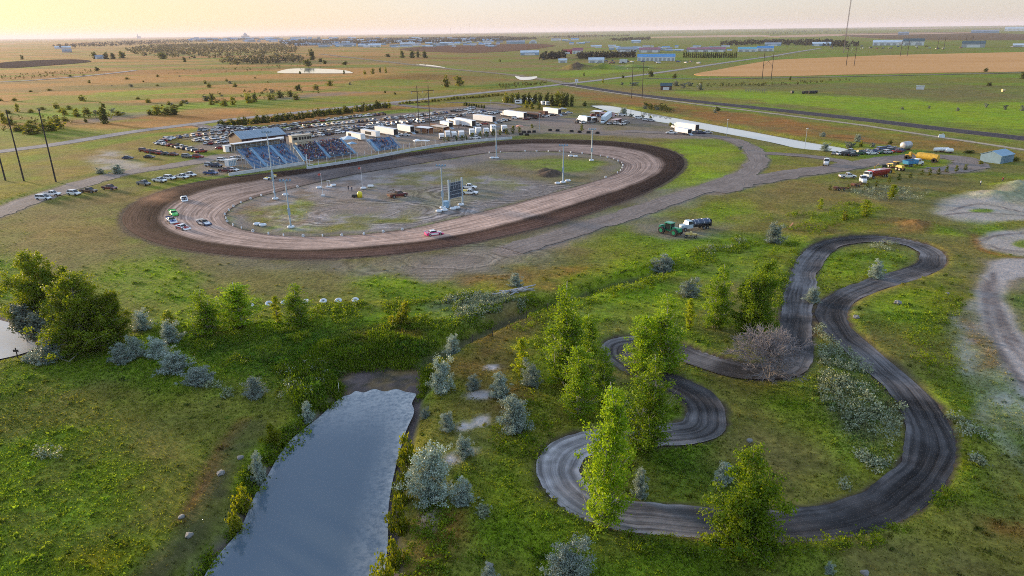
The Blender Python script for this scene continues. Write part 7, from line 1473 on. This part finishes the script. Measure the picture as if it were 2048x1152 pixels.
for i, (px, py) in enumerate([(945, 686), (985, 673), (1053, 637), (1172, 588), (1326, 557), (1020, 655), (1095, 620)]): o = link('fence_post', FP); o.location = G(px, py); tag(o, ['lowest dark fence post on the brown slope', 'second dark fence post up the brown slope', 'dark fence post halfway up the slope', 'fence post near the top of the tallest poplar', 'fence post beside the long sage clump', 'third dark fence post up the brown slope', 'fence post below the ditch bend'][i], 'fence post', 'fence posts beside the ditch')
o = link('signpost', MB().box(-.06, .06, -.06, .06, -.2, 1.9).box(-.45, .45, -.08, -.05, 1.2, 1.6).mesh('signpost', WOODP)); o.location = G(36, 716); tag(o, 'short dark signpost at the left pond shore', 'sign')
o = link('stake', MB().tube([(0, 0, -.3), (.1, 0, 2.2)], [.06, .04], 5).mesh('stake', WHITEM)); o.location = G(676, 772); tag(o, 'thin white stake at the head of the pond', 'stake')
o = link('road_sign', MB().box(-.1, .1, -.1, .1, 0, 5).box(-1.6, 1.6, -.1, .1, 3, 6).mesh('road_sign', WHITEM)); o.location = G(1153, 171); tag(o, 'white sign board at the highway junction', 'sign')
o = empty('water_trough', G(1883, 275), R(-25), 'pale blue pump box beside the thin track', 'box'); MB().box(-1.3, 1.3, -.8, .8, 0, 1.3, 0, None, .08).obj('box', PALE, o); MB().tube([(0, 0, 1.3), (0, 0, 1.9), (.7, 0, 1.9)], .09, 5).obj('pipe', STEEL, o)
for i, (px, py, s) in enumerate([(443, 948, .5), (378, 1070, .45), (480, 915, .4), (1795, 607, .7), (1712, 637, .6), (1895, 588, .4), (363, 1035, .35), (980, 1133, .4), (1730, 1148, .4), (1500, 877, .4)]):
    b = bmesh.new(); bmesh.ops.create_icosphere(b, subdivisions=2, radius=s)
    for v in b.verts: v.co *= 1 + .25 * math.sin(v.co.x * 9 + i) * math.cos(v.co.y * 7 + i); v.co.z *= .65
    me = bpy.data.meshes.new('boulder'); b.to_mesh(me); b.free(); me.materials.append(M('pale_stone', (.19, .19, .185), .9, 0, .2, 3)); o = link('boulder', me); o.location = G(px, py) + Vector((0, 0, s * .3)); tag(o, ['pale stone on the dark bank left of the blue-leaved bank bush', 'pale stone lowest on the dark pond bank', 'small pale stone at the top of the pond bank', 'broad white slab stone beside the kart bend', 'white stone at the inner foot of the upper kart bend', 'pale stone in the grass right of the kart loop', 'grey stone pair on the meadow rim', 'stone in the grass at the bottom edge', 'white stone at the bottom right edge', 'little stone in the shaded kart island'][i], 'stone', 'pale stones')
# ---------------------------------------------------------------- power poles and masts
def pole1(px, py, h, label): o = empty('power_pole', G(px, py), 0, label, 'power pole', 'tall power poles at the left'); MB().tube([(0, 0, 0), (0, 0, h)], [.30, .18], 8).obj('pole', WOODP, o); MB().tube([(-.5, 0, h - .1), (.5, 0, h - .1)], .06, 5).obj('crossarm', WOODP, o)
pole1(48, 362, 25.8, 'middle one of three tall dark power poles at the left'); pole1(112, 364, 25.8, 'right one of three tall dark power poles at the left'); pole1(11, 361, 25.5, 'left one of three tall dark power poles, cut by the frame')
def hframe(pa, pb, h, label, brace=True, r=.24):
    a, L, ang = frame2(P(*pa), P(*pb)); z = float(gz(a.x, a.y)); o = empty('power_pylon', (a.x, a.y, z), ang, label, 'power pylon', 'double power poles'); pm = MB().tube([(0, 0, 0), (0, 0, h)], [r, r * .7], 7).mesh('pole', WOODP)
    for x in (0, L): q = link('pole', pm, o); q.location = (x, 0, 0)
    b = MB(); b.box(-L * .55, L * 1.55, -.12, .12, h * .86 - .15, h * .86 + .15); b.box(0, L, -.08, .08, h * .50, h * .50 + .15); b.obj('crossarm', WOODP, o)
    if brace: b = MB(); b.tube([(0, 0, h * .5), (L, 0, h * .84)], r * .35, 4); b.tube([(L, 0, h * .5), (0, 0, h * .84)], r * .35, 4); b.obj('brace', WOODP, o)
    k = MB()
    for x in (-L * .5, L * .5, L * 1.5): k.tube([(x, 0, h * .86), (x, 0, h * .86 - 1.2)], .12, 5)
    k.obj('insulators', STEEL, o)
hframe((838, 253), (860, 251), 22.5, 'double power pole standing in the pits between the awnings', True, .26); hframe((1263, 196.5), (1284, 196.5), 26.5, 'double power pole on the bank beyond the canal', False, .27); hframe((1524, 159), (1542, 160), 27, 'double power pole with cross braces at the corner of the wheat field', True, .36)
hframe((1692, 132), (1708, 132), 27, 'double power pole inside the wheat field', True, .42); hframe((1800, 113), (1814, 113), 27, 'double power pole at the far edge of the wheat field', True, .5); hframe((1874, 100), (1887, 100), 27, 'double power pole beyond the wheat, left of two', False, .6); hframe((1930, 93), (1943, 93), 27, 'double power pole beyond the wheat, right of two', False, .7)
def mast(px, py, ytop, r, label, guys=False, cat='mast'):
    p = G(px, py); h = hgt(p, ytop); o = empty('radio_mast', p, 0, label, cat, None); m = MB(); s_ = r
    for k in range(3): a_ = k * 2.094; m.tube([(s_ * math.cos(a_), s_ * math.sin(a_), 0), (s_ * math.cos(a_), s_ * math.sin(a_), h)], s_ * .28, 4)
    n = max(8, int(h / (s_ * 4)))
    for i in range(n): z0, z1 = h * i / n, h * (i + 1) / n; a_ = i * 2.094; m.tube([(s_ * math.cos(a_), s_ * math.sin(a_), z0), (s_ * math.cos(a_ + 2.094), s_ * math.sin(a_ + 2.094), z1)], s_ * .16, 3)
    m.obj('lattice', M('mast_red_grey', (.22, .17, .17), .6, .2, .2, .2), o)
    if guys:
        g = MB()
        for k in range(3):
            a_ = k * 2.094 + .4
            for f in (.45, .95): g.tube([(0, 0, h * f), (h * .45 * math.cos(a_), h * .45 * math.sin(a_), 0)], .045, 3, 0, False)
        g.obj('guy_wires', STEEL, o)
mast(1687, 106, -16, .9, 'tall guyed radio mast rising out of the top of the view', True); mast(901, 71, 56, 1.6, 'far radio mast, left one above the town'); mast(922, 71, 54, 1.5, 'far radio mast, middle one above the town'); mast(940, 71, 48, 1.8, 'tallest far radio mast above the town')
# ---------------------------------------------------------------- far buildings
RC = {'blue': M('roof_blue', (.05, .24, .48), .5, .1, .1, .1), 'pale': M('roof_pale', (.52, .60, .66), .5, .1, .1, .1), 'purple': M('roof_purple', (.30, .10, .13), .6, 0, .12, .1), 'teal': M('roof_teal', (.10, .38, .46), .5, .1, .1, .1), 'dark': M('roof_dark', (.04, .085, .10), .6, 0, .15, .1), 'grey': M('roof_grey', (.26, .30, .35), .6, 0, .1, .1), 'red': M('wall_red', (.34, .03, .05), .6, 0, .1, .1)}
WC = {'white': M('wall_white', (.66, .68, .70), .7, 0, .08, .1), 'blue': M('wall_blue', (.24, .36, .46), .7, 0, .1, .1), 'brown': M('wall_brown', (.10, .06, .045), .8, 0, .15, .2), 'red': RC['red'], 'grey': M('wall_grey', (.34, .36, .38), .7, 0, .1, .1)}
def hall(x0, x1, yb, yt, wc, rc, label, doors=0, dep=None, name='hall', quonset=False, group=None, wall_f=.58):
    p = P((x0 + x1) / 2, yb); m = mpp((x0 + x1) / 2, yb); L = (x1 - x0) * m; hh = max(3.0, hgt((p[0], p[1], 0), yt)); dp = dep or max(8, min(L * .5, 26)); z = float(gz(*p))
    vx, vy = p[0], p[1]; ang = -math.atan2(vx, vy)
    o = empty(name, (p[0], p[1], z), ang, label, 'building', group)
    if quonset:
        n = 12; b = MB(); b.loft([[(L / 2 * math.cos(math.pi * k / n), y, hh * math.sin(math.pi * k / n)) for k in range(n + 1)] for y in (0, dp)]); b.obj('shell', RC[rc], o); e = MB(); e.box(-L * .2, L * .2, -.15, -.02, 0, hh * .6); e.obj('door', WC['grey'], o); return
    he = hh * wall_f; b = MB(); b.box(-L / 2, L / 2, 0, dp, 0, he); b.obj('wall', WC[wc], o); ov = .4
    b = MB(); b.add([(-L / 2 - ov, -ov, he), (L / 2 + ov, -ov, he), (L / 2 + ov, dp + ov, he), (-L / 2 - ov, dp + ov, he), (-L / 2 - ov, dp / 2, hh), (L / 2 + ov, dp / 2, hh)], [(3, 2, 1, 0), (0, 1, 5, 4), (2, 3, 4, 5), (0, 4, 3), (1, 2, 5)]); b.obj('roof', RC[rc], o)
    for i in range(doors):
        e = MB(); x = -L / 2 + (i + .5) * L / doors; w_ = L / doors * .28; e.box(x - w_, x + w_, -.12, .0, 0, he * .72); e.obj('door', WC['grey'] if wc == 'white' else WC['white'], o)
for a_ in [(1275, 1349, 122, 108, 'white', 'blue', 'long white shed with a bright blue roof by the highway', 9), (1177, 1208, 125.5, 115, 'white', 'pale', 'white gabled shed left of the blue-roofed one', 2), (1117, 1134, 125.5, 117, 'white', 'pale', 'small white shed, leftmost by the soil piles', 1), (1041, 1078, 110.5, 101, 'blue', 'pale', 'grey-blue shed alone in the field toward the town', 1), (1124, 1144, 108, 99, 'red', 'red', 'red shed beside a white one', 1), (1145, 1166, 108, 96, 'white', 'purple', 'white building with a purple roof next to the red shed', 3), (1263, 1281, 86.5, 80, 'blue', 'pale', 'pale shed alone near the horizon right of the purple roofs', 1), (1236, 1274, 104, 93.5, 'grey', 'grey', 'grey-roofed store behind the windbreak', 2), (1278, 1320, 105, 95, 'grey', 'purple', 'dull red-roofed hall behind the blue-roofed shed, left one', 2), (1374, 1410, 104, 95, 'grey', 'purple', 'dull red-roofed hall behind the windbreak, left half', 2), (1412, 1450, 104, 94.5, 'grey', 'purple', 'dull red-roofed hall behind the windbreak, right half', 2), (1476, 1512, 103.5, 94, 'white', 'teal', 'turquoise-roofed hall by the highway, left one', 3), (1514, 1546, 102.5, 92, 'white', 'blue', 'blue-roofed hall right of the turquoise one', 3), (1013, 1050, 87.5, 81, 'blue', 'grey', 'low grey hall far off left of the arched one', 0), (1190, 1203, 95.5, 90, 'white', 'pale', 'small pale house alone in the middle distance', 0), (1625, 1660, 92, 84, 'blue', 'pale', 'pale long shed near the tall mast', 2), (1530, 1561, 92, 85, 'blue', 'grey', 'grey shed behind the blue-roofed hall', 1), (1748, 1804, 91, 80, 'white', 'pale', 'long pale-roofed shop with white doors beyond the wheat', 5), (1807, 1845, 91, 77, 'white', 'dark', 'dark-roofed shop right of the pale-roofed one', 2), (1926, 1966, 95, 81.5, 'grey', 'dark', 'dark rounded store with a green front far right', 1), (2027, 2047, 94, 87, 'white', 'pale', 'white shed at the right edge beyond the wheat', 1), (1946, 1993, 67, 60.5, 'blue', 'grey', 'blue-grey far hall under the horizon at right', 0), (2012, 2046, 62.5, 54, 'white', 'pale', 'white hall on the horizon at the right edge', 0), (1797, 1816, 71, 64, 'grey', 'grey', 'grey far barn near the horizon at right', 0), (192, 207, 118, 110, 'white', 'grey', 'white farmhouse among dark trees at far left', 1), (126, 143, 105, 98.5, 'grey', 'grey', 'grey barn at far left under the sunset', 0), (112, 140, 97.5, 92.5, 'white', 'pale', 'long white barn at far left nearest the glow', 0), (737, 762, 94.5, 87.5, 'white', 'pale', 'white warehouse at the front of the town, right of a small one', 2), (727, 736, 95, 91, 'white', 'pale', 'small white shed at the front of the town', 0), (670, 712, 93, 87, 'blue', 'grey', 'long blue-grey warehouse at the front of the town', 2), (565, 577, 89, 85, 'white', 'pale', 'white store at the left end of the town', 0), (590, 640, 91, 86, 'blue', 'grey', 'long grey warehouse at the left end of the town', 0), (800, 830, 90, 85, 'white', 'pale', 'pale warehouse in the middle of the town front', 1), (880, 905, 89, 84, 'blue', 'pale', 'pale blue warehouse in the right part of the town', 0)]:
    hall(*a_)
hall(1058, 1074, 87, 80, 'white', 'pale', 'white arched hangar far off in the middle', quonset=True, dep=24)
hall(1321, 1343, 180, 166, 'brown', 'dark', 'small dark hut with a green-black roof in the meadow', 1, 6, 'hut'); hall(1833, 1847, 179, 171.5, 'white', 'pale', 'white box shed alone in the right meadow', 0, 3, 'shed', False, None, .9); hall(1239, 1254, 125.5, 119, 'white', 'pale', 'white trailer body left of the long blue-roofed shed', 0, 4, 'trailer_body', False, None, .95)
tr_ = random.Random(4)
for i in range(280):
    x = tr_.choice([tr_.uniform(560, 1000), tr_.uniform(560, 1000), tr_.uniform(640, 990), tr_.uniform(380, 600), tr_.uniform(1100, 1500)]); y = tr_.uniform(77.5, 95) if x < 1000 and x > 600 else tr_.uniform(78, 84) if x < 600 else tr_.uniform(94, 103) if x > 1180 else tr_.uniform(80, 90)
    w_ = tr_.uniform(5, 17); wc, rc = tr_.choice([('white', 'pale'), ('white', 'grey'), ('blue', 'pale'), ('grey', 'grey'), ('blue', 'grey'), ('white', 'blue'), ('grey', 'dark')]); hall(x - w_ / 2, x + w_ / 2, y, y - tr_.uniform(2.4, 4.6), wc, rc, 'little far building in the roofscape of the town', 0, None, 'far_building', False, 'far buildings of the town', .7)
for i in range(42):
    x = tr_.choice([tr_.uniform(1210, 1400), tr_.uniform(1660, 1800), tr_.uniform(1830, 2030), tr_.uniform(1190, 1280)]); y = tr_.uniform(121, 128) if x < 1400 else tr_.uniform(93, 98); s_ = max(1.0, mpp(x, y) * 2.6)
    car(x, y, tr_.choice(CK), tr_.choice(['white', 'blue', 'silver', 'red', 'black', 'maroon']), tr_.uniform(0, 360), 'parked vehicle or machine in the far equipment yards', 'vehicles in the far yards', None, False, min(s_, 1.5))
# landmark shapes on the skyline
p = G(489, 76); h = hgt(p, 64); o = empty('domed_church', p, 0, 'dark domed building on the skyline above the woods', 'church'); n = 14; r0 = 6 * mpp(489, 76)
b = MB(); b.box(-r0, r0, 0, 2 * r0, 0, h * .42); b.obj('nave', WC['grey'], o); b = MB(); b.loft([[(rr * math.cos(2 * math.pi * k / n), r0 + rr * math.sin(2 * math.pi * k / n), z) for k in range(n)] for rr, z in ((r0 * .7, h * .42), (r0 * .68, h * .55), (r0 * .5, h * .70), (r0 * .2, h * .80), (r0 * .12, h * .84), (r0 * .03, h))]); b.obj('dome', RC['grey'], o)
p = G(277, 77); h = hgt(p, 68); o = empty('grain_elevator', p, 0, 'grain elevator with a thin leg on the left skyline', 'elevator'); m_ = mpp(277, 77); MB().box(-3 * m_, 3 * m_, 0, 4 * m_, 0, h * .55).obj('bins', WC['grey'], o); MB().box(-1.6 * m_, -.8 * m_, 0, m_, h * .55, h).obj('leg', WC['grey'], o)
# meadow fence, bales
a, L, ang = frame2(P(1490, 184), P(1532, 185)); o = empty('corral_fence', (a.x, a.y, 0), ang, 'pale timber corral fence in the meadow', 'fence'); TIM = M('grey_timber', (.34, .28, .22), .9, 0, .2, 1); pm_ = MB().box(-.15, .15, -.15, .15, 0, 2.6).mesh('post', TIM)
for i in range(13): q = link('post', pm_, o); q.location = (i * L / 12, 0, 0)
b = MB()
for z in (.9, 1.7, 2.4): b.box(0, L, -.2, -.12, z, z + .22)
b.obj('rails', TIM, o)
BAL = MB().tube([(-.7, 0, .8), (-.7, 0, .8), (.7, 0, .8), (.7, 0, .8)], [.6, .8, .8, .6], 12).mesh('bale', BLACK); 
for i, (px, py) in enumerate([(1584, 187), (1607, 187.5), (1613, 187), (1618, 187.2), (1623, 187), (1628, 187), (1632, 186.5)]): o = link('wrapped_bale', BAL); o.location = G(px, py); o.scale = (1.4,) * 3; o.rotation_euler.z = rnd.uniform(0, 3); tag(o, 'black wrapped bale, %s from the left of the cluster in the meadow' % ORD[i], 'bale', 'black bales in the meadow')
o = empty('round_bale', G(2006, 184), 0, 'pale round bale pair feeder in the right meadow', 'bale'); MB().tube([(-1, 0, 1.2), (-1, 0, 1.2), (1, 0, 1.2), (1, 0, 1.2)], [.9, 1.2, 1.2, .9], 12).obj('bale', M('straw', (.6, .45, .25), .9, 0, .15, 1), o)
pq = [(1453, 272, 8, 'slim white lamp post on the canal bank'), (1610, 292, 9, 'thin wooden pole at the end of the canal'), (1079, 262, 9, 'thin pole among the pit trees'), (982, 226, 8, 'thin pole in the right parking lot')]
for px, py, h, lb in pq: o = empty('lamp_post', G(px, py), 0, lb, 'pole'); MB().tube([(0, 0, 0), (0, 0, h)], [.12, .08], 6).obj('pole', STEEL, o); MB().box(-.3, .5, -.15, .15, h, h + .2).obj('head', WHITEM, o)
# ---------------------------------------------------------------- dust thrown up by the pack in the left turn
dm, nt, b = newmat('dust_air'); nt.nodes.remove(b)
tc = node(nt, 'ShaderNodeTexCoord'); ln = node(nt, 'ShaderNodeVectorMath', operation='LENGTH'); nt.links.new(tc.outputs['Object'], ln.inputs[0])
nz = noise(nt, 2.2, 3, tc.outputs['Object']); pv = node(nt, 'ShaderNodeVolumePrincipled'); pv.inputs['Color'].default_value = (.72, .46, .33, 1)
dd = math_(nt, 'MULTIPLY', mrange(nt, ln.outputs['Value'], .15, .95, 1, 0), mrange(nt, nz.outputs['Fac'], .35, .65, 0, .10)); nt.links.new(dd, pv.inputs['Density'])
nt.links.new(pv.outputs[0], nt.nodes['Material Output'].inputs['Volume'])
bm = bmesh.new(); bmesh.ops.create_icosphere(bm, subdivisions=3, radius=1); me = bpy.data.meshes.new('dust'); bm.to_mesh(me); bm.free(); me.materials.append(dm)
for (px, py, sx, sy, sz, lb) in [(318, 408, 6.5, 9, 2.6, 'brown dust hanging behind the pack in the left turn')]:
    o = link('dust', me); p = T(px, py); o.location = p + Vector((0, 0, sz * .8)); o.scale = (sx, sy, sz); o.rotation_euler.z = R(-30); tag(o, lb, None, None, 'stuff')
# ---------------------------------------------------------------- evening haze
hm, nt, b = newmat('haze_air'); nt.nodes.remove(b)
pv = node(nt, 'ShaderNodeVolumePrincipled'); pv.inputs['Density'].default_value = 3.2e-5
pv.inputs['Color'].default_value = (.86,.85,1.0,1); pv.inputs['Anisotropy'].default_value = .1
nt.links.new(pv.outputs[0], nt.nodes['Material Output'].inputs['Volume'])
hb = MB().box(-36000, 36000, -600, 46000, -40, 190).obj('haze', hm)
tag(hb, 'thin evening haze over the plain', None, None, 'stuff')
